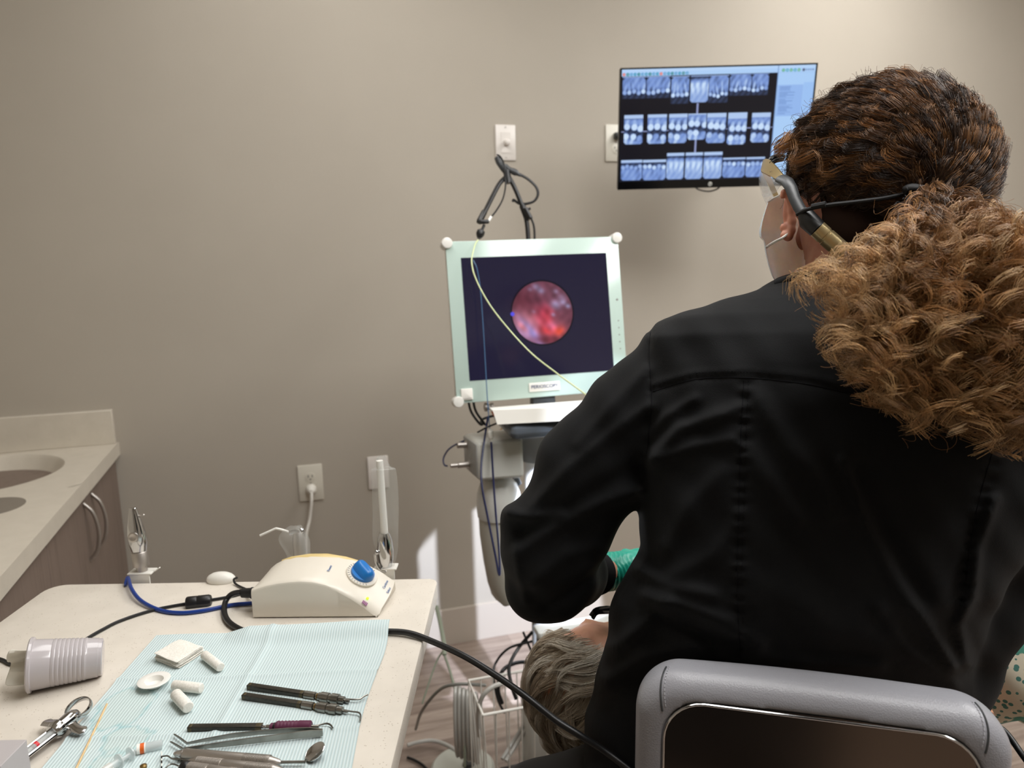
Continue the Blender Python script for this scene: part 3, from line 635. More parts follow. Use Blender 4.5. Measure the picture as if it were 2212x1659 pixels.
# ---- cup with a tissue
root = empty('plastic_cup', T(140, 1440)); tag(root, 'grey ribbed plastic cup lying on its side with a tissue inside', 'cup')
rimc = T(73, 1487, 0); endc = T(212, 1457, 0)
Rr, Re = .0318, .0238
ca = rimc + EZ * Rr; cb = endc + EZ * Re; cdv = (cb - ca); cl = .080; cdv.normalize()
prof = [(-.001, Rr - .002), (-.0015, Rr + .0005), (0, Rr + .002), (.003, Rr + .0015), (.004, Rr - .0012)]
def cr(t): return (Rr - .0012) * (1 - t) + Re * t
for i in range(0, 9): pass
prof += [(.022, cr(.24))]
d0 = .024
for i in range(8): prof += [(d0, cr(d0 / cl) - .0001), (d0 + .0009, cr(d0 / cl) + .0004), (d0 + .0034, cr(d0 / cl) + .0003), (d0 + .0040, cr(d0 / cl) - .0003)]; d0 += .0048
prof += [(d0 + .001, cr(.8)), (.075, cr(.95)), (.0752, cr(.95) - .0008), (cl - .001, Re - .0008), (cl, Re - .003)]
inner = [(cl - .0018, Re - .004), (.006, Rr - .0028), (-.001, Rr - .002)]
b = MB(); b.lathe(ca, cdv, prof, 48, cap=False); b.lathe(ca, cdv, [(cl, Re - .003), (cl - .001, .001)], 48, cap=True); b.lathe(ca, cdv, inner, 48, cap=False)
b.build('cup_wall', mat('lilac_grey_cup', (186, 180, 182), .14, spec=.6), root)
tr = []
axx = -cdv; sd = axx.cross(EZ).normalized(); up_ = sd.cross(axx)
if up_.z < 0: up_ = -up_
rg = random.Random(2)
for i in range(9):
    t = i / 8; row = []
    for k in range(13):
        s_ = k / 12 * 2 - 1; w_ = .024 - .002 * t
        row.append(ca + axx * (-.03 + .053 * t + .004 * s_ * t * math.sin(3 * s_ + 1)) + up_ * (s_ * w_ * .8 + .004 + .007 * t * s_) + sd * (.010 * math.sin(s_ * 3.2 + t * 2.5) + .004 * math.sin(9 * s_ + 3 * t)))
    tr.append(row)
b = MB(); b.loft(tr, closed=False); o = b.build('tissue', M['tissue'], None, sub=1, solid=.0004); tag(o, 'crumpled off-white tissue sticking out of the grey cup', 'tissue')

# ---- grey card box in the near left corner
p_ = T(57, 1659); z_ = .05
c0 = at(57, 1596, 0.80)
root = MB(); hx, hy, hz = .05, .03, .03
corner = at(58, 1597, .755); ctr = corner - RT * hx - V((0, 0, 1)) * ((corner.z - TH) / 2) - FW * .0
bx = (V((RT.x, RT.y, 0)).normalized(), V((FW.x, FW.y, 0)).normalized(), EZ)
root.box(V((corner.x, corner.y, TH + (corner.z - TH) / 2)) - bx[0] * hx + bx[1] * 0 - bx[1] * 0.02, (hx, .02, (corner.z - TH) / 2), bx)
o = root.build('card_box', mat('pale_grey_card', (176, 170, 170), .7), bevel=.0008); tag(o, 'plain pale grey box cut by the left edge, in front of the metal syringe', 'box')

# ---- aspirating syringe (chrome, thumb ring and finger wings)
sy = empty('dental_syringe', T(120, 1560)); tag(sy, 'chrome cartridge syringe with a thumb ring lying left of the bib', 'syringe')
a_ = T(148, 1556, .014); c_ = T(40, 1640, .010); dv = (c_ - a_).normalized(); side = EZ.cross(dv).normalized()
b = MB()
for s_, (w_) in ((1, 1), (-1, 1)):
    b.tube([a_ + side * (.0062 * s_) + dv * .012, a_ + side * (.0062 * s_) + dv * .12], .0021, 8)
b.tube([a_ - EZ * .005 + dv * .012, a_ - EZ * .004 + dv * .12], .003, 10, flat=.6)
b.build('barrel', M['chrome'], sy)
b = MB(); b.lathe(a_ + dv * .020, dv, [(0, .0042), (.09, .0042)], 20); b.build('glass_cartridge', M['clearhard'], sy)
b = MB(); b.lathe(a_ + dv * .040, dv, [(0, .0043), (.0035, .0043)], 20); b.build('stopper', M['red'], sy)
b = MB(); b.lathe(a_ - dv * .012, dv, [(0, .0055), (.004, .0078), (.010, .0088), (.016, .0082), (.022, .0078), (.024, .0098), (.030, .0100), (.034, .0080)], 24); b.build('body_collar', M['chrome'], sy)
b = MB()
for s_ in (1, -1):
    pts = [a_ + side * (s_ * d) + dv * (-.001 + e) + EZ * z_ for d, e, z_ in ((.004, .004, 0), (.012, .006, -.001), (.020, .008, -.002), (.027, .007, -.003), (.030, .006, -.003))]
    b.tube(pts, [.007, .0055, .006, .0065, .003], 12, flat=.30)
b.build('finger_wing', M['chrome'], sy)
rc = T(170, 1531, .018); b = MB(); ring = []
rv1 = (dv * -.8 + side * .6).normalized(); rv1 = (-dv); rv2 = side; nrm_ = (EZ * .92 + dv * .38).normalized(); rv1 = (rv1 - nrm_ * rv1.dot(nrm_)).normalized(); rv2 = nrm_.cross(rv1)
secs = []
for k in range(40):
    a = 2 * PI * k / 40; rd = rv1 * math.cos(a) + rv2 * math.sin(a); secs.append([rc + rd * (.0135 + .0014 * math.cos(t)) + nrm_ * (.0036 * math.sin(t)) for t in [2 * PI * j / 10 for j in range(10)]])
secs.append(secs[0]); b.loft(secs); b.tube([rc - rv1 * .0135, a_ - dv * .010], .0022, 10); b.build('thumb_ring', M['chrome'], sy)

# ---- cotton things
def roll(px0, px1, r, label):
    a_, c_ = T(*px0, r + .0025), T(*px1, r + .0025); d = (c_ - a_).normalized(); ln = (c_ - a_).length
    b = MB(); b.lathe(a_, d, [(0, r * .5), (.0004, r * .86), (.0016, r), (ln * .5, r * 1.03), (ln - .0016, r), (ln - .0004, r * .86), (ln, r * .5)], 20)
    o = b.build('cotton_roll', M['cotton']); return tag(o, label, 'cotton roll')
roll((441, 1414), (477, 1442), .0058, 'white cotton roll leaning at the right end of the gauze stack')
roll((374, 1480), (436, 1487), .0062, 'white cotton roll lying level beside the small white dish')
roll((379, 1499), (407, 1529), .0068, 'short white cotton roll pointing at the viewer, nearest of the three')
g0 = [(334, 1431), (385, 1448), (442, 1410), (392, 1394)]
base = [T(*p_, .002) for p_ in g0]
gc = sum(base, V()) / 4
for i in range(8):
    b = MB(); z0 = TH + .0035 + i * .0016; rg = random.Random(i)
    off = EX * rg.uniform(-.0012, .0012) + EY * rg.uniform(-.0012, .0012); n_ = 8; rows = []
    for a in range(n_ + 1):
        row = []
        for c in range(n_ + 1):
            u_, v_ = a / n_, c / n_; P_ = base[0] * ((1 - u_) * (1 - v_)) + base[1] * (u_ * (1 - v_)) + base[2] * (u_ * v_) + base[3] * ((1 - u_) * v_) + off
            P_.z = z0 + (.0008 * math.sin(u_ * 7 + i) * math.cos(v_ * 6)) + (-.003 * ((u_) ** 3) * (1 - v_) if i > 3 else 0) - (.004 * max(0, v_ - .7) / .3 * i / 8)
            row.append(P_)
        rows.append(row)
    b.loft(rows, closed=False); o = b.build('gauze_pad', M['cotton'], solid=.0013, sub=1)
    tag(o, ['square white gauze pad within the small stack on the bib', 'top square of the white gauze stack on the bib'][i == 7], 'gauze pad', 'stacked gauze pads')
# dish
p_ = T(334, 1482, .0025); b = MB(); b.lathe(p_, EZ, [(0, .001), (0, .0085), (.001, .0095), (.007, .0115), (.0078, .0190), (.0086, .0192), (.0090, .0185), (.0082, .0112), (.0022, .0088), (.0016, .001)], 40, xdir=EX)
o = b.build('dappen_dish', M['white_gloss']); tag(o, 'small round white plastic dish with a wide rim on the bib', 'dish')
# stick
b = MB(); b.tube([T(231, 1521, .0035), T(150, 1690, .0035)], .0012, 10); o = b.build('wooden_stick', M['wood']); tag(o, 'thin wooden applicator stick lying across the stained corner of the bib', 'stick')
# needle cap
root = empty('needle_cap', T(322, 1608)); tag(root, 'clear needle cap with an orange printed band, lying on the bib', 'needle cap')
a_, c_ = T(296, 1619, .006), T(351, 1608, .005); d = (c_ - a_).normalized(); ln = (c_ - a_).length
b = MB(); b.lathe(a_, d, [(ln * .32, .0050), (ln * .55, .0050), (ln * .62, .0054), (ln, .0050), (ln, .0044), (ln * .35, .0042)], 24, cap=False); b.build('cap', M['clearhard'], root)
b = MB(); b.lathe(a_, d, [(0, .0048), (0, .0054), (ln * .13, .0054)], 24); b.build('printed_end', M['paper'], root)
b = MB(); b.lathe(a_ + d * ln * .13, d, [(0, .0055), (ln * .16, .0055)], 24, cap=True); b.build('orange_band', M['orange'], root)
b = MB(); b.lathe(a_ + d * ln * .29, d, [(0, .0054), (ln * .05, .0053)], 24, cap=True); b.build('hub', M['paper'], root)
# plastic syringe
root = empty('plastic_syringe', T(255, 1645)); tag(root, 'clear plastic syringe with a wide finger flange at the bottom edge of the bib', 'syringe')
a_ = T(283, 1628, .008); c_ = T(215, 1672, .007); d = (c_ - a_).normalized(); ln = .07
b = MB(); b.lathe(a_, d, [(-.002, .0062), (0, .0090), (.0012, .0090), (.0016, .003), (.012, .003), (.0125, .0095), (.0140, .0098), (.0145, .0052), (ln, .0052)], 24, sx=.8); b.build('barrel', M['clearhard'], root)
b = MB(); b.lathe(a_ + d * .022, d, [(0, .0046), (.04, .0046)], 20); b.build('plunger', M['white'], root)
b = MB(); p_ = T(310, 1657, .004); b.lathe(p_, EZ, [(-.002, .002), (-.001, .0035), (.002, .0035), (.003, .0015)], 16); o = b.build('metal_tip_cap', M['brass']); tag(o, 'tiny brass coloured cap at the bottom edge of the picture', 'cap')

# ---- instruments
def axis_tool(px0, px1, dz):
    a_, c_ = T(*px0, dz), T(*px1, dz); return a_, (c_ - a_).normalized(), (c_ - a_).length
def insert(p0, p1, p2, tip, label):
    root = empty('scaler_insert', T(*p0)); tag(root, label, 'scaler insert')
    a_, d, l1 = axis_tool(p0, p1, .0052); _, _, l2 = axis_tool(p1, p2, .0052); s_ = EZ.cross(d)
    b = MB(); 
    b.box(a_ + d * (l1 / 2), (l1 / 2, .0036, .0031), (d, s_, EZ), bevel=.0006); b.build('metal_stack', M['carbon'], root)
    b = MB(); b.box(a_ + d * .003, (.0030, .0038, .0033), (d, s_, EZ), bevel=.002); b.build('solder_end', M['tarnish'], root); b = MB(); b.box(a_ + d * (l1 - .003), (.003, .0037, .0032), (d, s_, EZ), bevel=.001); b.build('solder_end', M['tarnish'], root)
    q = a_ + d * l1
    b = MB(); pr = [(0, .0026), (.001, .0038), (.013, .0038), (.0135, .0026), (.016, .0026), (.0165, .0040), (.019, .0040), (.0195, .0050), (.028, .0050), (.0285, .0042), (.031, .0042), (.0315, .0052), (.039, .0052), (.0395, .0036), (.045, .0036), (.0455, .0020)]
    k_ = l2 / .0455; b.lathe(q, d, [(x_ * k_, r_ * 1.22) for x_, r_ in pr], 20); b.build('grip', M['steel'], root)
    b = MB(); b.lathe(q + d * (.0145 * k_), d, [(0, .0038), (.0016, .0038)], 16); b.build('seal_ring', M['brass'], root)
    b = MB(); b.tube(spline([T(x_, y_, z_) for x_, y_, z_ in tip], 6), [.0017] * 2 + [.0010] * 60 if False else .0010, 8); b.tube([q + d * l2, q + d * (l2 + .006)], .0018, 8); b.build('tip', M['steel'], root)
    return root
insert((536, 1482), (657, 1500), (747, 1510), [(747, 1510, .0052), (765, 1511, .0052), (778, 1510, .0052), (785, 1505, .006), (795, 1500, .007)], 'ultrasonic insert with a dark stack and upturned hooked tip, farther of the parallel pair')
insert((525, 1503), (652, 1522), (742, 1534), [(742, 1534, .0052), (760, 1537, .0052), (774, 1539, .0052), (779, 1545, .005), (778, 1557, .004)], 'ultrasonic insert with a dark stack and downturned hooked tip, nearer of the parallel pair')
root = empty('scaler_insert', T(560, 1568)); tag(root, 'ultrasonic insert with a ribbed purple grip above the tweezers', 'scaler insert')
a_, d, l1 = axis_tool((407, 1573), (567, 1571), .0052); s_ = EZ.cross(d)
b = MB(); b.box(a_ + d * (l1 / 2), (l1 / 2, .0038, .0034), (d, s_, EZ), bevel=.0006); b.build('metal_stack', M['carbon'], root)
b = MB(); b.box(a_ + d * .003, (.0030, .0041, .0037), (d, s_, EZ), bevel=.002); b.build('solder_end', M['tarnish'], root); b = MB(); b.box(a_ + d * (l1 - .004), (.004, .0039, .0035), (d, s_, EZ), bevel=.001); b.build('solder_end', M['tarnish'], root)
q = a_ + d * l1; lc = (T(583, 1571) - T(567, 1571)).length; lg = (T(672, 1570) - T(583, 1571)).length
b = MB(); b.lathe(q, d, [(0, .0035), (.001, .002), (lc * .4, .002), (lc * .5, .0028), (lc, .0028)], 16); b.build('shank', M['chrome'], root)
pr = [(0, .0035), (.001, .0045), (lg * .12, .0045)]
for i in range(6): pr += [(lg * (.16 + .085 * i), .0062), (lg * (.20 + .085 * i), .0068), (lg * (.235 + .085 * i), .0062)]
pr += [(lg * .70, .0068), (lg * .97, .0066), (lg, .005)]
b = MB(); b.lathe(q + d * lc, d, pr, 24); b.build('grip', M['purple'], root)
b = MB(); b.lathe(q + d * (lc + lg * .09), d, [(0, .0049), (.0022, .0049)], 20); b.build('seal_ring', M['black'], root)
b = MB(); b.tube(spline([q + d * (lc + lg), T(690, 1566, .0052), T(705, 1563, .0058), T(714, 1566, .006), T(719, 1573, .005)], 6), .0010, 8); b.tube([q + d * (lc + lg), q + d * (lc + lg + .008)], [.0022, .0016], 10); b.build('tip', M['steel'], root)
# tweezers
root = empty('tweezers', T(560, 1590)); tag(root, 'steel tweezers with bent tips lying open under the purple insert', 'tweezers')
def blade(pts, wd, name):
    b = MB(); rings = []; P_ = [T(x_, y_, z_) for x_, y_, z_ in pts]
    for i, p_ in enumerate(P_):
        t_ = (P_[min(i + 1, len(P_) - 1)] - P_[max(i - 1, 0)]).normalized(); s_ = EZ.cross(t_); h_ = wd[i]
        rings.append([p_ + EZ * h_ + s_ * .0007, p_ - EZ * h_ + s_ * .0007, p_ - EZ * h_ - s_ * .0007, p_ + EZ * h_ - s_ * .0007])
    b.smooth = False; b.loft(rings, cap=True); return b.build(name, M['steel'], root)
blade([(697, 1581, .0075), (670, 1579, .0075), (620, 1578, .0075), (560, 1582, .0075), (500, 1589, .0070), (440, 1599, .0068), (404, 1606, .006), (388, 1594, .006), (376, 1586, .006)], [.0036, .0042, .0030, .0026, .0026, .0018, .0012, .0010, .0005], 'upper_arm')
blade([(697, 1583, .0075), (672, 1585, .0075), (624, 1590, .0075), (560, 1598, .0072), (480, 1608, .0068), (415, 1616, .0065), (395, 1618, .006), (380, 1609, .006), (368, 1602, .006)], [.0036, .0044, .0040, .0036, .0030, .0018, .0012, .0010, .0004], 'lower_arm')
b = MB(); p_ = T(470, 1592, .0065); b.sphere(p_ - EY * .001, .0013, 10); b.build('locating_pin', M['dark_grey'], root)
# mirror and hand instruments with knurled handles
def handle(root, a_, d, ln, r, knurl, cones=(.012, .014), name='handle'):
    pr = [(0, r * .25), (cones[0] * .3, r * .55), (cones[0], r * .93), (cones[0] + .001, r)]
    for k0, k1 in knurl:
        n_ = int((k1 - k0) * ln / .0017)
        pr += [(k0 * ln - .0004, r)]
        for i in range(n_):
            x0 = k0 * ln + i * .0017; pr += [(x0, r * .90), (x0 + .0004, r * 1.03), (x0 + .0010, r * 1.03), (x0 + .0014, r * .90)]
        pr += [(k1 * ln, r)]
    pr += [(ln - cones[1], r), (ln - cones[1] * .4, r * .66), (ln - .002, r * .5), (ln, r * .25)]
    b = MB(); b.lathe(a_, d, pr, 22); return b.build(name, M['satin'], root)
root = empty('dental_mirror', T(520, 1630)); tag(root, 'dental mouth mirror with a satin handle and round tilted mirror head', 'mirror')
a_, d, ln = axis_tool((376, 1628), (607, 1647), .0062)
handle(root, a_, d, ln, .0064, [(.66, .90)], (.012, .016))
b = MB(); b.lathe(a_ - d * .0005, d, [(0, .0008), (.004, .0034), (.0115, .0061)], 20); b.build('end_cone', M['chrome'], root)
mc = at(680, 1625, (T(674, 1640) - CP).dot(FW) - .012)
e_ = a_ + d * ln; nk_ = T(659, 1646, .0062); b = MB(); b.tube([e_ - d * .003, nk_], .0016, 10); b.tube([nk_, mc - (RT * .78 + UP * .62) * .0108], .0013, 8); b.build('neck', M['steel'], root)
mc = at(681, 1624, (T(681, 1640) - CP).dot(FW) - .0); mn = (V(CP) - mc).normalized(); mn = (mn * .42 + (EX * .25 - EY * .1 - EZ * .2) + EZ * .0 + (-EX * .75 + EY * .45) * .55).normalized()
mn = (-ray(680, 1625).normalized() * .42 + (RT * -.62 + UP * .78) * .9).normalized()
b = MB(); b.lathe(mc, mn, [(-.0012, .009), (-.0006, .0115), (.0008, .0118), (.0012, .0112), (.0009, .0108), (.0009, .0005)], 40); b.build('mirror_head', M['chrome'], root)
b = MB(); a2 = (EX * .3 + EY * .1 + EZ).normalized()
# lettering etched on the handle
for (px, py, s_) in ((489, 1631, 'Hu-Friedy'),):
    p_ = T(px, py, .0062) + (EZ * .75 - EY * .66) * .0065; text_mesh('etched_lettering', s_, .0042, p_, d, (EY * .75 + EZ * .66), M['grey_plastic'], root, .00015)
def scaler(p0, p1, r, tipL, label, ring=None, knurl=((.10, .36), (.60, .88)), z_=.0058):
    root = empty('hand_scaler', T(*p0)); tag(root, label, 'hand scaler')
    a_, d, ln = axis_tool(p0, p1, z_); handle(root, a_, d, ln, r, knurl, (.008, .014))
    b = MB(); b.tube(spline([a_ + d * .002] + [T(*q) for q in tipL], 6), .0008, 8); b.build('tip', M['steel'], root)
    if ring: b = MB(); b.lathe(a_ + d * .004, d, [(0, r * 1.02), (.0008, r * 1.12), (.007, r * 1.12), (.0078, r * 1.02)], 22); b.build('black_ring', M['black'], root)
scaler((407, 1644), (616, 1666), .0056, [(392, 1640, .006), (372, 1639, .006), (362, 1633, .006), (349, 1634, .006)], 'hand scaler with knurled bands just below the mirror handle')
scaler((386, 1656), (570, 1681), .0060, [(376, 1651, .006), (366, 1652, .006), (357, 1660, .006), (352, 1668, .006)], 'hand scaler with a black ring nearest the bottom edge', True)
root = empty('periodontal_probe', T(348, 1645)); tag(root, 'thin banded probe tip at the left end of the hand scalers', 'probe')
b = MB(); b.tube([T(349, 1624, .006), T(349, 1720, .004)], .0006, 8); b.build('shaft', M['paper'], root)
b = MB()
for y0 in (1634, 1644, 1656): b.tube([T(349, y0, .0058), T(349, y0 + 5, .0057)], .0008, 8)
b.build('depth_bands', M['black'], root)
# ================================================================== pictures shown on the two screens (numpy buffers -> point colours)
def screen_mesh(name, ctr, xd, yd, w_, h_, img, m, parent):
    H_, W__ = img.shape[:2]; u = (np.arange(W__) + .5) / W__ - .5; v = .5 - (np.arange(H_) + .5) / H_
    u[0], u[-1] = -.5, .5; v[0], v[-1] = .5, -.5
    P_ = np.array(ctr) + u[None, :, None] * w_ * np.array(xd) + v[:, None, None] * h_ * np.array(yd)
    idx = np.arange(H_ * W__).reshape(H_, W__); f = np.stack([idx[:-1, :-1], idx[1:, :-1], idx[1:, 1:], idx[:-1, 1:]], -1).reshape(-1, 4)
    return npmesh(name, P_.reshape(-1, 3), f, m, parent, smooth=False, attr=img.reshape(-1, 3))
def emis(name, strength):
    m = mat(name, (4, 4, 6), .22); at_ = N(m, 'ShaderNodeAttribute', attribute_name='col'); b_ = bsdf(m); L(m, at_, 'Color', b_, 'Emission Color'); b_.inputs['Emission Strength'].default_value = strength
    return m
def s2l(a): a = np.asarray(a, np.float32) / 255; return np.where(a <= .04045, a / 12.92, ((a + .055) / 1.055) ** 2.4)

# x-ray screen. coordinates below are in an 1800 x 1060 drawing of the screen
XW, XH = 720, 424; K = XW / 1800
yy, xx = np.mgrid[0:XH, 0:XW].astype(np.float32) / K
img = np.zeros((XH, XW, 3), np.float32); img[:] = (14, 14, 24)
g = np.full((XH, XW), -1.0, np.float32)         # grey level of the x-ray pictures
rg = np.random.RandomState(8)
def blob(lv, cx, cy, rx, ry, ang, val, soft=.25):
    c, s = math.cos(ang), math.sin(ang); dx, dy = xx - cx, yy - cy; a = (dx * c + dy * s) / rx; b = (-dx * s + dy * c) / ry
    d = np.sqrt(a * a + b * b); k = np.clip((1 - d) / soft, 0, 1); return lv * (1 - k) + np.maximum(lv, val) * k
def tooth(lv, cx, cy, w_, up, val, ln=95, tilt=0., crown=1.0):
    s = -1 if up else 1                          # roots point up for the upper jaw
    lv = blob(lv, cx + tilt * ln * .5, cy + s * ln * .5, w_ * .36, ln * .62, -tilt * s, val * .78, .6)
    lv = blob(lv, cx, cy, w_ * .52, w_ * .55, 0, val * crown, .35); return lv
def film(x0, y0, x1, y1, kind, seed, top=28, dark=.13):
    global g
    r_ = np.random.RandomState(seed); cut = 22
    ins = (xx > x0) & (xx < x1) & (yy > y0) & (yy < y1)
    body = ins & (yy > y0 + top)
    lv = np.full_like(g, dark); nx_ = max(2, int((x1 - x0) / 46)); W_ = (x1 - x0); Hh = (y1 - y0 - top)
    oct_ = body & ((np.minimum(xx - x0, x1 - xx) + (y1 - yy)) > cut) & ((np.minimum(xx - x0, x1 - xx) + (yy - y0 - top)) > cut * (kind != 'bw'))
    wave = .5 + .5 * np.sin(xx / 17 + seed) * np.sin(xx / 41 + yy / 60)
    if kind == 'up':
        bone = np.clip(1 - (yy - y0 - top) / (Hh * .78), 0, 1); lv = lv + (.30 + .20 * wave) * np.clip(bone * 2.2, 0, 1)
        n_ = nx_ + 1
        for i in range(n_): lv = tooth(lv, x0 + W_ * (i + .5) / n_, y0 + top + Hh * (.70 + r_.uniform(-.06, .06)), W_ / n_, True, r_.choice([.72, .8, .95, 1.0]), Hh * .5, r_.uniform(-.25, .25), r_.choice([.9, 1.05, 1.15]))
    elif kind == 'lo':
        bone = np.clip((yy - y0 - top) / (Hh * .45), 0, 1); lv = lv + (.34 + .18 * wave) * np.clip(bone, 0, 1)
        for i in range(nx_ + 1): lv = tooth(lv, x0 + W_ * (i + .5) / (nx_ + 1), y0 + top + Hh * (.24 + r_.uniform(-.04, .06)), W_ / (nx_ + 1), False, r_.choice([.65, .75, .8]), Hh * .5, r_.uniform(-.15, .15), r_.choice([.9, 1.0, 1.25]))
    elif kind == 'fan':
        lv = lv + (.52 + .06 * wave) * np.clip((yy - y0 - top + 20) / (Hh * .35), 0, 1); cx, cy = (x0 + x1) / 2 + r_.uniform(-20, 20), y1 + Hh * .9
        a = np.arctan2(xx - cx, cy - yy); rr = np.hypot(xx - cx, cy - yy) / Hh; k = np.clip((rr - 1.15) * 3, 0, 1) * np.clip((1.82 - rr) * 5, 0, 1); lv = lv + .33 * k * (.4 + .6 * np.cos(a * 21 + seed) ** 2) - .12 * k * np.sin(a * 21 + seed) ** 6 - .5 * np.clip((rr - 1.82) * 5, 0, 1)
    elif kind == 'bw':
        sl = r_.uniform(-.15, .25) * (xx - x0) + y0 + top + Hh * .47
        lv = lv + .42 * np.clip(np.abs(yy - sl) / (Hh * .3) - .25, 0, 1) + .12 * wave * (yy > sl)
        for i in range(2 + (W_ > 150)):
            cx = x0 + W_ * (i + .6 + r_.uniform(-.15, .15)) / (2 + (W_ > 150)); ys = r_.uniform(-.02, .05) * Hh
            q = y0 + top + Hh * .47 + .1 * (cx - x0)
            lv = tooth(lv, cx, q - Hh * .17 + ys, W_ * .36, True, 1.0, Hh * .30, .1, r_.choice([1.0, 1.2])); lv = tooth(lv, cx - 8, q + Hh * .2 + ys, W_ * .34, False, r_.choice([.75, 1.1]), Hh * .42, r_.choice([0, -.3, -.1]), r_.choice([.8, 1.1]))
    lv = np.clip(lv + .05 * np.sin(xx / 9 + yy / 13 + seed), .03, 1.1)
    g = np.where(body, .10, g); g = np.where(oct_, lv, g)
    hd = ins & (yy < y0 + top) & (top > 0); g = np.where(hd, .86 - .35 * (yy > y0 + top - 5), g)
# row 1, row 2, row 3 (positions read off the photograph's screen)
for i, (x0, y0, x1, y1, k_, tp) in enumerate([(8, 72, 226, 272, 'up', 10), (232, 72, 455, 272, 'up', 10), (464, 76, 632, 330, 'up', 10), (644, 76, 815, 322, 'fan', 10), (815, 76, 1000, 330, 'up', 10), (1008, 70, 1212, 270, 'up', 8), (1216, 70, 1372, 268, 'up', 8),
        (32, 420, 212, 700, 'bw', 40), (254, 420, 436, 700, 'bw', 36), (456, 420, 632, 700, 'bw', 42), (636, 424, 812, 672, 'bw', 18), (816, 424, 1000, 706, 'bw', 44), (1016, 424, 1196, 726, 'bw', 62), (1240, 430, 1420, 712, 'bw', 48),
        (10, 848, 216, 1048, 'lo', 30), (222, 852, 446, 1052, 'lo', 28), (452, 790, 620, 1050, 'fan', 34), (630, 792, 800, 1052, 'fan', 32), (808, 792, 986, 1052, 'fan', 34), (994, 850, 1212, 1046, 'lo', 22), (1218, 852, 1400, 1046, 'lo', 22)]):
    film(x0, y0, x1, y1, k_, i * 7 + 3, tp)
mk = g >= 0; gg = np.clip(g, 0, 1)[..., None]; c0 = np.array([16, 20, 34.]); c1 = np.array([120, 150, 214.]); c2 = np.array([205, 228, 255.])
colr = np.where(gg < .55, c0 + (c1 - c0) * (gg / .55), c1 + (c2 - c1) * ((gg - .55) / .45)); img = np.where(mk[..., None], colr, img)
for (x0, y0, x1, y1) in ((712, 326, 730, 424), (712, 672, 730, 792), (6, 574, 34, 584), (212, 574, 254, 584), (436, 572, 458, 580), (1196, 566, 1242, 576), (1420, 566, 1446, 574), (1000, 570, 1018, 578)):
    img[(xx > x0) & (xx < x1) & (yy > y0) & (yy < y1)] = (150, 160, 205)
img[yy < 70] = (176, 210, 250); img[(yy > 66) & (yy < 70)] = (150, 185, 230); img[(yy < 28)] = (186, 216, 252)
img[(xx > 1448) & (yy >= 70)] = (172, 208, 250); img[(xx > 1448) & (xx < 1456)] = (120, 150, 200)
img[(xx > 1462) & (xx < 1700) & (yy > 180) & (yy < 470)] = (150, 186, 240); img[(xx > 1700) & (yy > 160) & (yy < 560)] = (158, 196, 246)
for k in range(20):
    r_ = np.random.RandomState(k); img[(xx > 1480) & (xx < 1480 + r_.uniform(60, 150)) & (yy > 196 + k * 13) & (yy < 201 + k * 13)] = (104, 136, 196)
for k in range(18):
    c_ = (232, 120, 110) if k in (0, 10) else [(54, 150, 190), (40, 130, 140), (90, 160, 210)][k % 3]; d = np.hypot(xx - (20 + k * 34.5), yy - 50); img[d < 14] = c_; img[(d < 6) & (xx > 20 + k * 34.5)] = (225, 240, 250)
for k in range(5):
    d = np.hypot(xx - (1500 + k * 36), yy - 48); img[d < 14] = (60, 160, 190) if k % 2 else (80, 170, 120); img[d < 5] = (225, 240, 250)
img[(np.hypot(xx - 1688, yy - 48) < 13)] = (80, 90, 120); img[(xx > 1708) & (xx < 1782) & (yy > 42) & (yy < 54) & (np.sin(xx / 3.2) > -.2)] = (90, 110, 160)
# slight blur for a screen look
def blur(a, n):
    for _ in range(n): a = (a + np.roll(a, 1, 0) + np.roll(a, -1, 0) + np.roll(a, 1, 1) + np.roll(a, -1, 1)) / 5
    return a
img = blur(img, 1)
MC = V((1.227, 2.000, 1.748)); mx_ = V((.958, -.288, .004)).normalized(); mn_ = V((.284, .945, .164)); my_ = (V((-.051, -.156, .986)) - mx_ * V((-.051, -.156, .986)).dot(mx_)).normalized(); mz_ = mx_.cross(my_)   # mz_ points to the viewer
if mz_.dot(CP - MC) < 0: mz_ = -mz_
root = empty('wall_monitor', MC); tag(root, 'thin black monitor on the wall arm showing rows of blue dental x-rays', 'monitor')
MW, MHh = .56, .336
b = MB(); b.box(MC - mz_ * .012, (MW / 2, MHh / 2, .011), (mx_, my_, mz_), bevel=.003); b.build('housing', M['black'], root)
b = MB()
for (cx, cy, hx, hy) in ((0, MHh / 2 - .002, MW / 2, .0022), (0, -MHh / 2 + .0115, MW / 2, .0115), (-MW / 2 + .0022, 0, .0022, MHh / 2), (MW / 2 - .0022, 0, .0022, MHh / 2)): b.box(MC + mx_ * cx + my_ * cy + mz_ * .0005, (hx, hy, .0012), (mx_, my_, mz_))
b.build('bezel', M['black_gloss'], root)
screen_mesh('screen', MC + my_ * (.0105) + mz_ * .0003, mx_, my_, MW - .009, MHh - .026, s2l(img), emis('xray_screen', .95), root)
c_ = MC - my_ * (MHh / 2 - .0105) + mz_ * .0017 - mx_ * .005
b = MB(); b.lathe(c_, mz_, [(0, .0062), (.0004, .0062)], 24); lg_ = b.build('logo_disc', M['light_grey'], root)
text_mesh('logo_lettering', 'hp', .0105, c_ + mz_ * .0006, mx_ + my_ * .12, my_, M['black'], lg_, .0002)
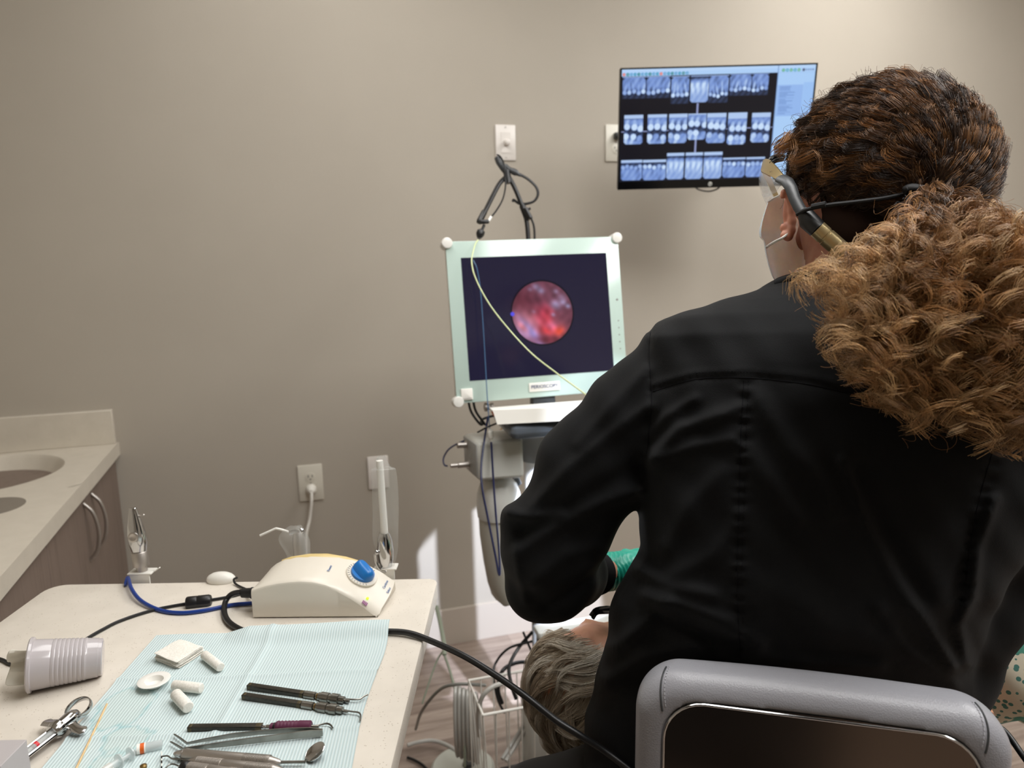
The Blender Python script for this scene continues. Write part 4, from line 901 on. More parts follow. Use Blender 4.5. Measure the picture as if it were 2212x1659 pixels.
b = MB(); b.tube(spline([MC - my_ * .165 - mz_ * .03 - mx_ * .045, MC - my_ * .176 - mz_ * .03 - mx_ * .03, MC - my_ * .182 - mz_ * .03, MC - my_ * .176 - mz_ * .03 + mx_ * .025, MC - my_ * .163 - mz_ * .03 + mx_ * .04], 8), .0022, 8); o = b.build('monitor_cable', M['rubber']); tag(o, 'black cable sagging just below the x-ray monitor', 'cable')
root = empty('wall_mount', (MC.x, DW, MC.z)); tag(root, 'black folding wall mount behind the x-ray monitor', 'wall mount')
a_ = MC - mz_ * .024; e1 = V((MC.x + .30, DW - .22, MC.z)); e2 = V((MC.x + .02, DW - .03, MC.z))
b = MB(); b.box(a_ - mz_ * .006, (.05, .05, .006), (mx_, my_, mz_), bevel=.003); b.build('mount_plate', M['black'], root)
b = MB(); b.tube([a_ - mz_ * .01, a_ - mz_ * .05], .02, 16); b.tube([a_ - mz_ * .05, e1], .016, 12); b.build('upper_arm', M['black'], root)
b = MB(); b.tube([e1 + EZ * .03, e1 - EZ * .03], .022, 16); b.tube([e1, e2], .018, 12); b.build('lower_arm', M['black'], root)
b = MB(); b.box((e2.x, DW - .015, e2.z), (.045, .015, .09), bevel=.004); b.build('wall_bracket', M['black'], root)

# ================================================================== endoscope monitor
PC = V((.599, 1.767, 1.249)); px_ = V((.998, -.054, .011)).normalized(); py_ = V((-.002, .166, .986)); py_ = (py_ - px_ * py_.dot(px_)).normalized(); pz_ = px_.cross(py_)
if pz_.dot(CP - PC) < 0: pz_ = -pz_
PX = (px_, py_, pz_)
root = empty('scope_monitor', PC); tag(root, 'square mint-framed monitor with white corner bumpers showing a round pink endoscope picture', 'monitor')
HW, HH = .2235, .1975; py0 = -.006
b = MB(); b.box(PC + py_ * py0 - pz_ * .026, (HW - .003, HH - .003, .022), PX, bevel=.008); b.build('housing', M['white'], root)
b = MB(); b.box(PC + py_ * py0 - pz_ * .002, (HW, HH, .002), PX, bevel=.0015); b.build('glass_bezel', M['mint'], root)
SW, SH = .376, .301; nx2, ny2 = 500, 400
yy, xx = np.mgrid[0:ny2, 0:nx2].astype(np.float32); xx = xx / nx2 * 376; yy = yy / ny2 * 301
img = np.zeros((ny2, nx2, 3), np.float32); img[:] = (36, 33, 56)
cx, cy, rad = 196.5, 143.5, 78.5
def sm(a, b, x): t = np.clip((x - a) / (b - a), 0, 1); return t * t * (3 - 2 * t)
pc = np.zeros_like(img); pc[:] = (112, 62, 78)
def gl(x0, y0, rx, ry, ang, c_, a=1.0, pw=2):
    global pc
    c, s = math.cos(ang), math.sin(ang); dx, dy = xx - x0, yy - y0; d = ((dx * c + dy * s) / rx) ** 2 + ((-dx * s + dy * c) / ry) ** 2; k = (np.exp(-d ** (pw / 2)) * a)[..., None]; pc = pc * (1 - k) + np.array(c_, np.float32) * k
nz = np.zeros((ny2, nx2), np.float32)
for k in range(5, 40): r_ = np.random.RandomState(k); nz += np.sin(xx * r_.uniform(-.3, .3) + yy * r_.uniform(-.3, .3) + r_.uniform(0, 6)) / 8
gl(160, 110, 50, 30, 0, (96, 40, 50), .7); gl(215, 100, 60, 40, 0, (118, 74, 92), .7)
gl(170, 165, 60, 24, .2, (196, 110, 120), .9); gl(200, 150, 22, 26, .5, (214, 72, 96), .8); gl(150, 190, 46, 28, .75, (190, 150, 196), .95); gl(168, 196, 46, 9, .9, (176, 160, 232), .95); gl(142, 176, 20, 9, .8, (210, 120, 130), .8); gl(205, 165, 13, 30, .3, (196, 70, 84), .8)
gl(222, 185, 22, 13, .2, (250, 130, 176), 1); gl(236, 192, 16, 13, -.3, (240, 84, 60), .9); gl(205, 190, 20, 12, .4, (214, 60, 60), .7); gl(205, 212, 40, 10, .1, (120, 50, 62), .8)
for (x0, y0, r_, v_) in ((184, 78, 10, .6), (196, 88, 9, .7), (235, 92, 7, .5), (168, 84, 6, .4), (232, 125, 14, .75), (252, 120, 9, .7), (264, 130, 7, .9), (224, 150, 6, .6), (250, 108, 12, .4), (174, 140, 6, .3)): gl(x0, y0, r_, r_ * .8, .4, (176, 166, 208), v_)
pc = pc * (1 + .10 * nz[..., None])
dd = np.hypot(xx - cx, yy - cy); k = sm(rad + 1.2, rad - 1.2, dd)[..., None]; edge_ = sm(rad + 6, rad, dd)[..., None] * (1 - k); img = img * (1 - .6 * edge_); img = img * (1 - k) + pc * k
k = sm(6.5, 4, np.hypot(xx - 119, yy - 143))[..., None]; img = img * (1 - k) + np.array((92, 86, 240.)) * k
me_ = emis('scope_screen', .9); bsdf(me_).inputs['Roughness'].default_value = .12
screen_mesh('screen', PC + pz_ * .0008, px_, py_, SW, SH, s2l(img), me_, root)
b = MB()
for sx in (-1, 1):
    for sy in (-1, 1):
        c_ = PC + px_ * (sx * (HW - .004)) + py_ * (py0 + sy * (HH - .004)) - pz_ * .03
        b = MB(); b.lathe(c_, pz_, [(0, .0125), (.001, .0135), (.034, .0135), (.0365, .0125), (.037, .0105)], 28); b.build('corner_bumper', M['white_gloss'], root)
def pp(u, v, d=0): return PC + px_ * u + py_ * v + pz_ * d
b = MB(); b.box(pp(.0, -.1780, .002), (.040, .0112, .0022), PX, bevel=.001); lab = b.build('name_label', M['paper'], root)
M['ink_blue'] = mat('ink_blue', (60, 76, 116), .5)
text_mesh('lettering', 'PERIOSCOPY', .0122, pp(0, -.1775, .0052), px_, py_, M['ink_blue'], lab, .0002)
b = MB(); b.box(pp(-.1975, -.1825, .002), (.0145, .0140, .003), PX, bevel=.002); lb = b.build('white_tag', M['paper'], root)
text_mesh('lettering', 'www.neovo.com', .0034, pp(-.1975, -.1925, .0060), px_, py_, M['dark_grey'], lb, .0001)
b = MB(); b.lathe(pp(.2095, .030, 0), pz_, [(0, .003), (.0006, .003)], 14)
b.build('sensor', M['grey_plastic'], root)
for i in range(5): b = MB(); b.lathe(pp(.2090 , -.024 - i * .018, 0), pz_, [(0, .0018), (.0004, .0018)], 10); b.build('button', M['grey_plastic'], root)
# screen stand hinge and cable
b = MB(); b.box(pp(.0, -.21, -.02), (.03, .03, .012), PX, bevel=.004); b.build('hinge', M['dark_grey'], root)
b = MB()
for dx in (0, .012): b.tube(spline([pp(-.19 + dx, -.19, -.03), pp(-.185 + dx, -.225, -.032), pp(-.168 + dx, -.255, -.033), pp(-.158 + dx * .6, -.262, -.036), pp(-.150, -.25, -.06), pp(-.08, -.24, -.09)], 8), .0032, 8)
b.build('monitor_leads', M['rubber'], root)

# ================================================================== boom with the fibre, standing behind the monitor
root = empty('fibre_boom', at(1140, 560, 1.98)); tag(root, 'black jointed boom above the mint monitor holding the fibre optic lead', 'boom')
Z1 = 1.98
def B_(x, y, z=Z1): return at(x, y, z)
b = MB(); b.tube(spline([B_(1150, 900), B_(1148, 700), B_(1142, 560), B_(1140, 500), B_(1134, 462), B_(1122, 430), B_(1110, 402), B_(1098, 380)], 8), [.0062] * 57, 12); b.build('upright', M['black'], root)
b = MB(); b.tube([B_(1128, 444), B_(1140, 476)], .0085, 12); b.tube([B_(1134, 450, 1.97), B_(1146, 472, 1.97)], .007, 10); b.tube([B_(1135, 455), B_(1146, 450)], .0035, 8); b.build('clamp', M['black'], root)
b = MB(); b.tube([B_(1098, 396), B_(1094, 368)], .0095, 14); b.build('joint', M['black'], root)
b = MB(); b.tube(spline([B_(1090, 385), B_(1078, 398, 1.95), B_(1064, 424, 1.92), B_(1050, 452, 1.88), B_(1044, 462, 1.865)], 6), .0060, 12); b.build('forearm', M['black'], root)
b = MB(); b.tube([B_(1046, 458, 1.87), B_(1036, 478, 1.85), B_(1034, 483, 1.85)], [.0075, .0078, .006], 14); b.box(B_(1046, 479, 1.84), (.012, .005, .006), PX, bevel=.003); b.build('end_clamp', M['black'], root)
b = MB(); b.tube([B_(1046, 486, 1.845), B_(1038, 504, 1.84)], .0036, 10); b.lathe(B_(1040, 497, 1.84), (B_(1033, 519, 1.83) - B_(1040, 497, 1.84)), [(0, .006), (.004, .010), (.012, .0105), (.018, .008), (.024, .0045)], 16); b.build('nozzle', M['black'], root)
b = MB(); b.tube(spline([B_(1074, 338), B_(1078, 350), B_(1086, 362), B_(1094, 372)], 5), [.004] + [.0085] * 14 + [.0075], 14); b.tube(spline([B_(1090, 358), B_(1100, 366), B_(1112, 372), B_(1126, 380)], 5), [.007] * 8 + [.0085] * 4 + [.006, .005, .004, .003], 14); b.build('camera_head', M['dark_grey'], root)
b = MB(); b.tube(spline([B_(1122, 376), B_(1142, 388), B_(1158, 404), B_(1162, 420), B_(1154, 434), B_(1138, 440), B_(1122, 440), B_(1110, 432), B_(1108, 436)], 6), .0036, 8); b.tube(spline([B_(1148, 472), B_(1154, 494), B_(1155, 540), B_(1155, 600)], 6), .0030, 8); b.build('lead', M['rubber'], root)
b = MB(); b.tube(spline([B_(1074, 334), B_(1082, 340, 1.97), B_(1090, 360, 1.96), B_(1092, 400, 1.96), B_(1086, 430, 1.92), B_(1072, 455, 1.88), B_(1060, 470, 1.85)], 6), .0022, 8); b.build('thin_lead', M['rubber'], root)
b = MB(); b.tube([B_(1061, 468, 1.85), B_(1055, 478, 1.845)], .0036, 10); b.build('lead_ferrule', M['white_gloss'], root)
# pale fibre and blue fibre
b = MB(); pts = [(1033, 518, 1.83), (1027, 527, 1.82), (1021, 548, 1.80), (1019, 566, 1.79), (1024, 592, 1.78), (1040, 628, 1.77), (1066, 670, 1.76), (1105, 718, 1.74), (1150, 765, 1.68), (1205, 808, 1.60), (1262, 850, 1.52), (1330, 905, 1.42), (1400, 980, 1.30)]
b.tube(spline([at(*q) for q in pts], 8), .0016, 8); o = b.build('fibre_lead', M['pale_tube']); tag(o, 'pale yellow-green fibre lead sweeping from the boom across the mint monitor', 'fibre lead')
b = MB(); pts = [(1022, 562, 1.79), (1030, 580, 1.79), (1037, 620, 1.79), (1042, 680, 1.79), (1047, 760, 1.79), (1052, 850, 1.79), (1055, 890, 1.79), (1058, 928, 1.79)]
b.tube(spline([at(*q) for q in pts], 8), .0013, 8); o = b.build('fibre_lead', M['thin_blue']); tag(o, 'thin blue fibre hanging straight down in front of the mint monitor', 'fibre lead')

# ================================================================== cart
cart = empty('endoscope_cart', (.62, 1.93, 0)); tag(cart, 'white endoscope cart with a tray, a column and open frame under the mint monitor', 'cart')
ZP = 1.93
def K3(x, y, z=ZP): return at(x, y, z)
CX = (px_, V((-px_.y, px_.x, 0)), EZ)
# upper tray
p0 = at(1272, 924, 1.77) + CX[1] * .10
b = MB(); b.box(p0, (.19, .10, .017), CX, bevel=.016); b.build('tray', M['tray_blue'], cart)
base_ = K3(1158, 935, 1.93)
b = MB(); b.lathe(base_ - EZ * .075, EZ, [(0, .026), (.004, .048), (.020, .052), (.040, .046), (.075, .06)], 28, sx=.8); b.build('column_head', M['grey_plastic'], cart)
b = MB(); zb = .44; b.lathe((base_.x, base_.y, zb), EZ, [(0, .034), (base_.z - .07 - zb, .034)], 28); b.build('column', M['white_gloss'], cart)
# lower deck and frame
dk = K3(1205, 1345, 1.93); dkz = dk.z; de = CX
b = MB(); dctr = K3(1262, 1284, 2.04) - CX[1] * .115; dctr.z = dkz - .006; b.box(dctr, (.17, .026, .011), CX, bevel=.008); b.build('deck', M['light_grey'], cart)
fl = []
pst = [(-.150, -.018), (.145, -.018), (-.150, .022), (.145, .022)]
for sx, sy in pst:
    a_ = dctr + CX[0] * sx + CX[1] * sy; c_ = V((a_.x, a_.y, .05)) + CX[0] * (sx * .10) + CX[1] * (sy * .1)
    b = MB(); b.box((a_ + c_) / 2, (.010, .006, (a_ - c_).length / 2), (CX[0], CX[1], (a_ - c_).normalized())); b.build('frame_post', M['grey_plastic'], cart)
for sx, sy in pst:
    b = MB(); c_ = dctr + CX[0] * (sx * 1.1) + CX[1] * (sy * 1.1); b.lathe((c_.x - .012, c_.y, .03), (1, 0, 0), [(0, .028), (.003, .030), (.021, .030), (.024, .028)], 20); b.build('caster', M['dark_grey'], cart)
b = MB(); b.box(V((dctr.x, dctr.y, .075)), (.17, .08, .012), CX, bevel=.006); b.build('base_shelf', M['light_grey'], cart)
b = MB(); b.tube([V((base_.x, base_.y, .45)), V((base_.x, base_.y, .09))], .02, 16); b.build('lower_column', M['grey_plastic'], cart)
# papers on the tray
c0 = [K3(1058, 884, 1.80), K3(1300, 868, 1.78), K3(1300, 905, 1.70), K3(1075, 917, 1.74)]
b = MB(); b.smooth = False; b.prism([K3(1056, 880, 1.86), K3(1300, 862, 1.86), K3(1300, 878, 1.74), K3(1064, 886, 1.74)], -EZ * .003); b.prism([K3(1064, 886, 1.74), K3(1300, 877, 1.74), K3(1300, 905, 1.735), K3(1074, 917, 1.735)], FW * .002); o = b.build('paper_sheet', M['paper']); tag(o, 'white paper sheet hanging over the front of the tray below the mint monitor', 'paper')
# camera control box with its side connectors
root = empty('camera_box', K3(1075, 985, 1.84)); tag(root, 'pale grey camera control box with metal connectors on its left side', 'control box')
f_tl, f_tr, f_br, f_bl = K3(1030, 957, 1.80), K3(1130, 946, 1.80), K3(1133, 1032, 1.80), K3(1034, 1040, 1.80)
s_tl, s_bl = K3(1001, 937, 1.95), K3(1006, 1010, 1.95)
sv = (s_tl - f_tl); b = MB(); b.smooth = False
b.prism([f_tl, f_bl, f_br, f_tr], sv); b.build('housing', M['light_grey'], root, bevel=.008)
sn_ = (f_bl - f_tl).cross(sv).normalized(); 
if sn_.dot(-px_) < 0: sn_ = -sn_
cs = (f_tl + f_bl + s_tl + s_bl) / 4
e1 = sv.normalized(); e2 = (f_tl - f_bl).normalized()
b = MB(); b.box(cs + sn_ * .0005, (sv.length / 2 * .93, (f_tl - f_bl).length / 2 * .88, .002), (e1, e2, sn_), bevel=.002); b.build('side_panel', M['grey_plastic'], root)
for k, (a_, c_, ln) in enumerate(((.2, .26, .026), (.1, -.25, .03))):
    q_ = cs + e1 * (a_ * sv.length) + e2 * (c_ * (f_tl - f_bl).length); b = MB(); b.lathe(q_, sn_, [(0, .013), (.003, .013), (.004, .008), (ln, .008), (ln + .002, .006)], 20); b.build('connector', M['satin'], root)
q_ = cs + e1 * (.1 * sv.length) + e2 * (-.25 * (f_tl - f_bl).length) + sn_ * .03
b = MB(); b.tube([q_, q_ + sn_ * .02], .006, 12); b.build('coupling', M['satin'], root)
q2 = q_ + sn_ * .028; b = MB(); b.tube(spline([q2, q2 + sn_ * .008 + EZ * .004, K3(958, 990, 1.90), K3(968, 972, 1.90), K3(985, 960, 1.90), K3(1003, 952, 1.90)], 6), .0022, 8); o = b.build('cable_loop', M['navy']); tag(o, 'short navy cable looping out of the connectors on the camera box', 'cable')
b = MB(); b.tube(spline([K3(1032, 934, 1.80), K3(1050, 924, 1.78), K3(1074, 914, 1.80)], 4), .0022, 8); o = b.build('cable', M['rubber']); tag(o, 'black cable end running up to the paper from the camera box', 'cable')
# bottle and drape under it
b = MB(); pr = [(955, .0), (1035, 1.0)]
root = empty('water_bottle', K3(1068, 1080, 1.88)); tag(root, 'white translucent water bottle hanging below the camera box', 'bottle')
topb = K3(1076, 1036, 1.88); hb = (topb - K3(1076, 1200, 1.88)).length
M['bottle'] = mat('milky_bottle', (212, 212, 208), .28)
b = MB(); b.lathe(topb + V((0, 0, .01)), -EZ, [(0, .02), (.006, .034), (.02, .047), (.045, .055), (.085, .0565), (.105, .0545)], 36); b.build('bottle_body', M['bottle'], root)
b = MB(); b.lathe(topb + V((.045, .0, .0)), -EZ + px_ * .4, [(0, .010), (.02, .010), (.022, .006)], 14); b.build('spout', M['tray_blue'], root)
b = MB(); q_ = topb - EZ * .09; rings = []
for (dz, rx, ry, off) in ((0, .0525, .05, 0), (.05, .0535, .052, .002), (.12, .052, .052, .008), (.18, .049, .05, .014), (.215, .045, .048, .02), (.232, .038, .042, .024)):
    rings.append([q_ - EZ * (dz + (.006 * math.sin(a * 5) if dz > .21 else 0)) + px_ * (off + math.cos(a) * rx * (1 + .02 * math.sin(4 * a))) + CX[1] * (math.sin(a) * ry) for a in [2 * PI * j / 48 for j in range(48)]])
b.loft(rings, cap=True); o = b.build('drape_bag', mat('milky_plastic_bag', (188, 186, 176), .45)); tag(o, 'long milky plastic bag with a wavy lower edge hanging under the water bottle', 'bag')
# hanging navy leads with a white connector
root = empty('hanging_lead', K3(1059, 938, 1.77)); tag(root, 'long navy lead hanging in a narrow loop from a white connector', 'cable')
b = MB(); b.tube([K3(1058, 926, 1.79), K3(1059, 931, 1.78)], .003, 10); b.lathe(K3(1060, 930, 1.78), -EZ, [(0, .005), (.002, .0065), (.018, .0065), (.02, .0045), (.03, .004)], 14); b.build('connector', M['white_gloss'], root)
b = MB(); b.tube(spline([K3(1061, 955, 1.78), K3(1066, 1040, 1.76), K3(1072, 1120, 1.74), K3(1078, 1190, 1.72), K3(1080, 1236, 1.70), K3(1077, 1238, 1.70), K3(1070, 1200, 1.71), K3(1052, 1110, 1.73), K3(1041, 1050, 1.74), K3(1040, 1000, 1.76), K3(1048, 940, 1.79), K3(1054, 900, 1.82)], 8), .0026, 8); b.build('lead', M['navy'], root)
b = MB(); b.lathe(K3(1045, 880, 1.86), px_, [(0, .004), (.002, .011), (.008, .011), (.010, .007), (.016, .007), (.018, .010), (.024, .010), (.026, .004)], 16); o = b.build('thumb_screw', M['satin']); tag(o, 'small metal clamp screw under the lower left corner of the mint monitor', 'clamp')
b = MB(); b.tube([K3(1064, 889, 1.82), K3(1068, 897, 1.81)], .0035, 8); o = b.build('red_tag', M['orange']); tag(o, 'tiny red-orange tie beside the metal clamp screw', 'tie')
b = MB(); b.tube([K3(1095, 905, 2.0), K3(1072, 946, 2.0)], .002, 8); b.tube([K3(1170, 972, 2.0), K3(1190, 982, 2.0)], .002, 8); o = b.build('yellow_cord', mat('ochre_cord', (196, 150, 70), .6)); tag(o, 'ochre cord glimpsed behind the cart tray', 'cord')

# ---- wire basket with power bricks, coiled tube and foot pedal on the floor
root = empty('wire_basket', (.55, 1.82, .2)); tag(root, 'white wire basket hanging low on the cart, holding black power bricks', 'basket')
zt, zb_ = .36, .09
def F3(x, y, h): return on(x, y, h)
tl = F3(1012, 1470, .36); tr_ = F3(1110, 1440, .36); bl = F3(1043, 1545, .36); wv = (F3(1150, 1525, .36) - bl)
c00 = bl; dxv = V((wv.x, wv.y, 0)).normalized(); dyv = V((tl.x - bl.x, tl.y - bl.y, 0)); lenY = dyv.length; dyv.normalize(); lenX = .28
def Bk(u, v, z): return V((c00.x, c00.y, z)) + dxv * u + dyv * v
b = MB(); rim = [Bk(0, 0, zt), Bk(lenX, 0, zt), Bk(lenX, lenY, zt), Bk(0, lenY, zt), Bk(0, 0, zt), Bk(lenX * .1, 0, zt)]
b.tube(rim, .0035, 8); b.build('rim', M['white'], root)
b = MB(); nX, nY = 9, 5
for i in range(nX + 1):
    u = lenX * i / nX; b.tube([Bk(u, 0, zt), Bk(u, .012, zb_), Bk(u, lenY - .012, zb_), Bk(u, lenY, zt)], .0018, 6)
for j in range(nY + 1):
    v = lenY * j / nY; b.tube([Bk(0, v, zt), Bk(.012, v, zb_), Bk(lenX - .012, v, zb_), Bk(lenX, v, zt)], .0018, 6)
b.build('wire_grid', M['white'], root)
bb = Bk(lenX * .62, lenY * .45, 0)
b = MB(); b.box(V((bb.x, bb.y, .235)), (.055, .035, .13), (dxv, dyv, EZ), bevel=.012); o = b.build('power_brick', M['light_grey']); tag(o, 'pale grey power supply standing in the wire basket', 'power supply')
bb = Bk(lenX * .38, lenY * .4, 0)
b = MB(); b.box(V((bb.x, bb.y, .125)), (.05, .03, .025), (dxv, dyv, EZ), bevel=.006); o = b.build('power_brick', M['black']); tag(o, 'black power brick lying at the bottom of the wire basket', 'power supply')
bb = Bk(lenX * .55, lenY * .55, 0)
b = MB()
b.tube(spline([K3(1150, 1365, 1.9), K3(1120, 1400, 1.9), K3(1100, 1440, 1.85), K3(1105, 1480, 1.8), K3(1115, 1510, 1.8)], 8), .0045, 8); b.tube(spline([K3(1150, 1385, 1.9), K3(1100, 1400, 1.9), K3(1072, 1430, 1.9), K3(1066, 1460, 1.88), K3(1075, 1510, 1.88), K3(1090, 1540, 1.88)], 8), .0032, 8)
b.tube(spline([K3(1160, 1430, 1.95), K3(1115, 1432, 1.93), K3(1085, 1450, 1.9), K3(1076, 1490, 1.9), K3(1085, 1520, 1.9)], 8), .005, 8); b.tube(spline([K3(1130, 1365, 1.92), K3(1145, 1400, 1.92), K3(1160, 1430, 1.92)], 6), .003, 8)
o = b.build('power_leads', M['rubber']); tag(o, 'bundle of black power leads drooping from the cart deck into the wire basket', 'cable')
b = MB(); p0 = F3(1010, 1560, .2)
for i in range(6):
    sh = i * .0115; ct = at(987 + i * 8.5, 1558 + i * 3, 1.95); ax1 = (V((px_.x, px_.y, 0)) * .25 - CX[1] * .25 + EZ * .0).normalized()
    b.tube([ct + EZ * (.098 * math.cos(2 * PI * k / 36)) + (CX[1] * .036 + px_ * .010) * math.sin(2 * PI * k / 36) for k in range(37)], .0048, 8, cap=False)
o = b.build('coiled_tube', M['grey_tube']); tag(o, 'coil of pale grey tubing hanging behind a grey-green tube beside the wire basket', 'tube coil')
b = MB(); b.tube(spline([at(960, 1415, 1.98), at(972, 1450, 1.97), at(985, 1500, 1.95), at(997, 1560, 1.93), at(1003, 1610, 1.92), at(1004, 1656, 1.92)], 8), .0034, 8); b.tube(spline([at(943, 1310, 2.1), at(952, 1350, 2.05), at(960, 1395, 2.0), at(960, 1415, 1.98)], 6), .006, 8); b.tube(spline([at(958, 1405, 1.99), at(945, 1425, 1.99), at(930, 1465, 1.98), at(912, 1520, 1.97)], 6), .0026, 8)
o = b.build('supply_tube', M['green_cord']); tag(o, 'grey-green tube hanging beside the table edge in front of the tube coil', 'tube')
b = MB(); b.tube(spline([F3(880, 1610, .03), F3(900, 1604, .03), F3(935, 1600, .03), F3(970, 1612, .03), F3(1000, 1635, .03)], 8), .0055, 8); o = b.build('floor_tube', M['grey_tube']); tag(o, 'thick grey tube lying on the floor, going under the work table', 'tube')
b = MB(); b.tube(spline([F3(898, 1575, .06), F3(912, 1535, .2), F3(950, 1490, .30), F3(990, 1478, .34), F3(1050, 1480, .34)], 8), .0042, 8); o = b.build('floor_tube', mat('dim_grey_tube', (128, 128, 122), .4)); tag(o, 'darker grey tube arching from the wire basket to under the table', 'tube')
b = MB(); b.tube(spline([F3(1085, 1640, .2), F3(1110, 1600, .22), F3(1135, 1560, .27), F3(1150, 1530, .30)], 6), .0048, 8); b.tube(spline([F3(1093, 1644, .2), F3(1118, 1604, .22), F3(1143, 1564, .27), F3(1158, 1534, .30)], 6), .0048, 8); b.tube(spline([F3(1036, 1590, .26), F3(1033, 1540, .33), F3(1042, 1505, .38), F3(1062, 1485, .40), F3(1085, 1476, .40)], 8), .0055, 8); o = b.build('grey_tube', M['grey_tube']); tag(o, 'pale grey tubes bending over the front rim of the wire basket', 'tube')
b = MB(); b.tube(spline([F3(880, 1636, .01), F3(895, 1642, .01), F3(912, 1652, .01), F3(925, 1665, .01)], 6), .004, 8); o = b.build('floor_cable', M['rubber']); tag(o, 'dark cable end on the floor just right of the table edge', 'cable')
root = empty('foot_pedal', F3(1010, 1650, 0)); tag(root, 'pale foot pedal on the floor at the bottom edge under the tube coil', 'foot pedal')
q_ = F3(1000, 1672, 0); b = MB(); b.lathe(q_, EZ, [(0, .085), (.018, .088), (.028, .080), (.030, .06), (.030, .001)], 40); b.build('pedal_plate', mat('pale_pedal', (198, 200, 190), .4), root)
b = MB(); b.lathe(F3(1012, 1652, .03) , EZ, [(0, .016), (.010, .014), (.011, .006)], 20); b.build('pedal_hub', M['dark_grey'], root)
# ================================================================== the seated dental worker
def px_rows(rows):                               # (y, x_left, x_right, depth, half thickness) read off the photograph
    a = np.array(rows, float); Y_ = -(a[:, 0] - 829.5) / FP * a[:, 3]; XL_ = (a[:, 1] - 1106) / FP * a[:, 3]; XR_ = (a[:, 2] - 1106) / FP * a[:, 3]
    o = np.argsort(Y_); return Y_[o], XL_[o], XR_[o], a[o, 3], a[o, 4]
def torso(X, Y, Z, rows, p_=2.6):
    Yr, xl, xr, zc, hd = rows; l_ = np.interp(Y, Yr, xl); r_ = np.interp(Y, Yr, xr); z_ = np.interp(Y, Yr, zc); h_ = np.interp(Y, Yr, hd)
    hw = (r_ - l_) / 2; u = np.abs(X - (l_ + r_) / 2) / hw; v = np.abs(Z - z_) / h_
    d = (u ** p_ + v ** p_) ** (1 / p_); g = (d - 1) * np.minimum(hw, h_)
    g = np.maximum(g, np.maximum(Yr[0] - Y, Y - Yr[-1])); return g
def ridge(PXc, PYc, pts, w0, amp):               # soft fold along a polyline, in picture coordinates carried onto the cloth
    best = None
    for (a, b) in zip(pts, pts[1:]):
        a = np.array(a, float); b = np.array(b, float); d = b - a; t = np.clip(((PXc - a[0]) * d[0] + (PYc - a[1]) * d[1]) / (d @ d), 0, 1)
        q = (PXc - a[0] - t * d[0]) ** 2 + (PYc - a[1] - t * d[1]) ** 2; best = q if best is None else np.minimum(best, q)
    return amp * np.exp(-best / (w0 * w0))
JR = px_rows([(596, 1690, 1850, .95, .050), (625, 1640, 1960, .94, .058), (655, 1540, 2110, .93, .070), (690, 1440, 2190, .93, .088), (730, 1400, 2240, .93, .104), (790, 1392, 2270, .93, .118), (860, 1385, 2290, .93, .128), (960, 1382, 2290, .93, .136), (1060, 1378, 2260, .93, .138), (1130, 1388, 2200, .93, .138), (1190, 1386, 2150, .93, .137), (1240, 1368, 2120, .93, .136), (1290, 1336, 2100, .94, .132), (1350, 1318, 2085, .955, .126), (1420, 1308, 2080, .968, .120), (1490, 1286, 2085, .976, .118), (1560, 1266, 2090, .98, .118), (1660, 1262, 2100, .98, .118), (1760, 1270, 2110, .98, .118)])
FOLDS = [([(1404, 990), (1470, 925), (1590, 885)], 16, .007), ([(1406, 1000), (1500, 962), (1585, 950)], 14, .005), ([(1402, 940), (1440, 900), (1500, 862)], 12, .004),
         ([(1640, 860), (1700, 960), (1770, 1040), (1800, 1110)], 20, .004), ([(1820, 1000), (1870, 1130), (1940, 1260), (2010, 1360), (2060, 1440)], 15, .008), ([(1850, 1020), (1905, 1140), (1990, 1290)], 26, -.006),
         ([(1620, 980), (1680, 1060), (1720, 1120)], 20, .004), ([(1400, 1290), (1480, 1310), (1580, 1350), (1640, 1390)], 17, .008), ([(1420, 1330), (1520, 1370), (1600, 1400)], 15, -.006),
         ([(1385, 1230), (1450, 1270), (1540, 1285)], 15, .006), ([(1600, 1230), (1720, 1310), (1880, 1390), (2050, 1440)], 30, .004), ([(1560, 1400), (1700, 1430), (1900, 1440)], 18, .006),
         ([(2120, 1130), (2060, 1280), (2075, 1380)], 18, -.002), ([(2150, 1080), (2110, 1180), (2100, 1290), (2070, 1350), (2088, 1430)], 14, .008), ([(1330, 1400), (1400, 1340), (1440, 1300)], 18, .006), ([(1310, 1470), (1400, 1420), (1500, 1400)], 20, .006),
         ([(1900, 1320), (1980, 1420), (2060, 1480)], 18, .005), ([(1700, 1150), (1780, 1250), (1900, 1340)], 26, -.004), ([(1560, 1020), (1500, 1080), (1440, 1180)], 24, .005), ([(1600, 1120), (1540, 1200), (1460, 1240)], 20, .004),
         # sleeve
         ([(1400, 880), (1330, 930), (1230, 1010), (1150, 1095)], 15, .006), ([(1396, 800), (1320, 880), (1250, 960)], 14, .004), ([(1392, 1000), (1320, 1040), (1200, 1110), (1130, 1150)], 18, -.006), ([(1380, 1060), (1290, 1090), (1180, 1150), (1110, 1200)], 16, .007),
         ([(1290, 1180), (1220, 1200), (1150, 1260)], 16, .005), ([(1300, 1230), (1240, 1270), (1180, 1310)], 13, -.005), ([(1100, 1106), (1150, 1120), (1210, 1110)], 14, .010), ([(1115, 1180), (1120, 1240), (1135, 1300)], 10, .004)]
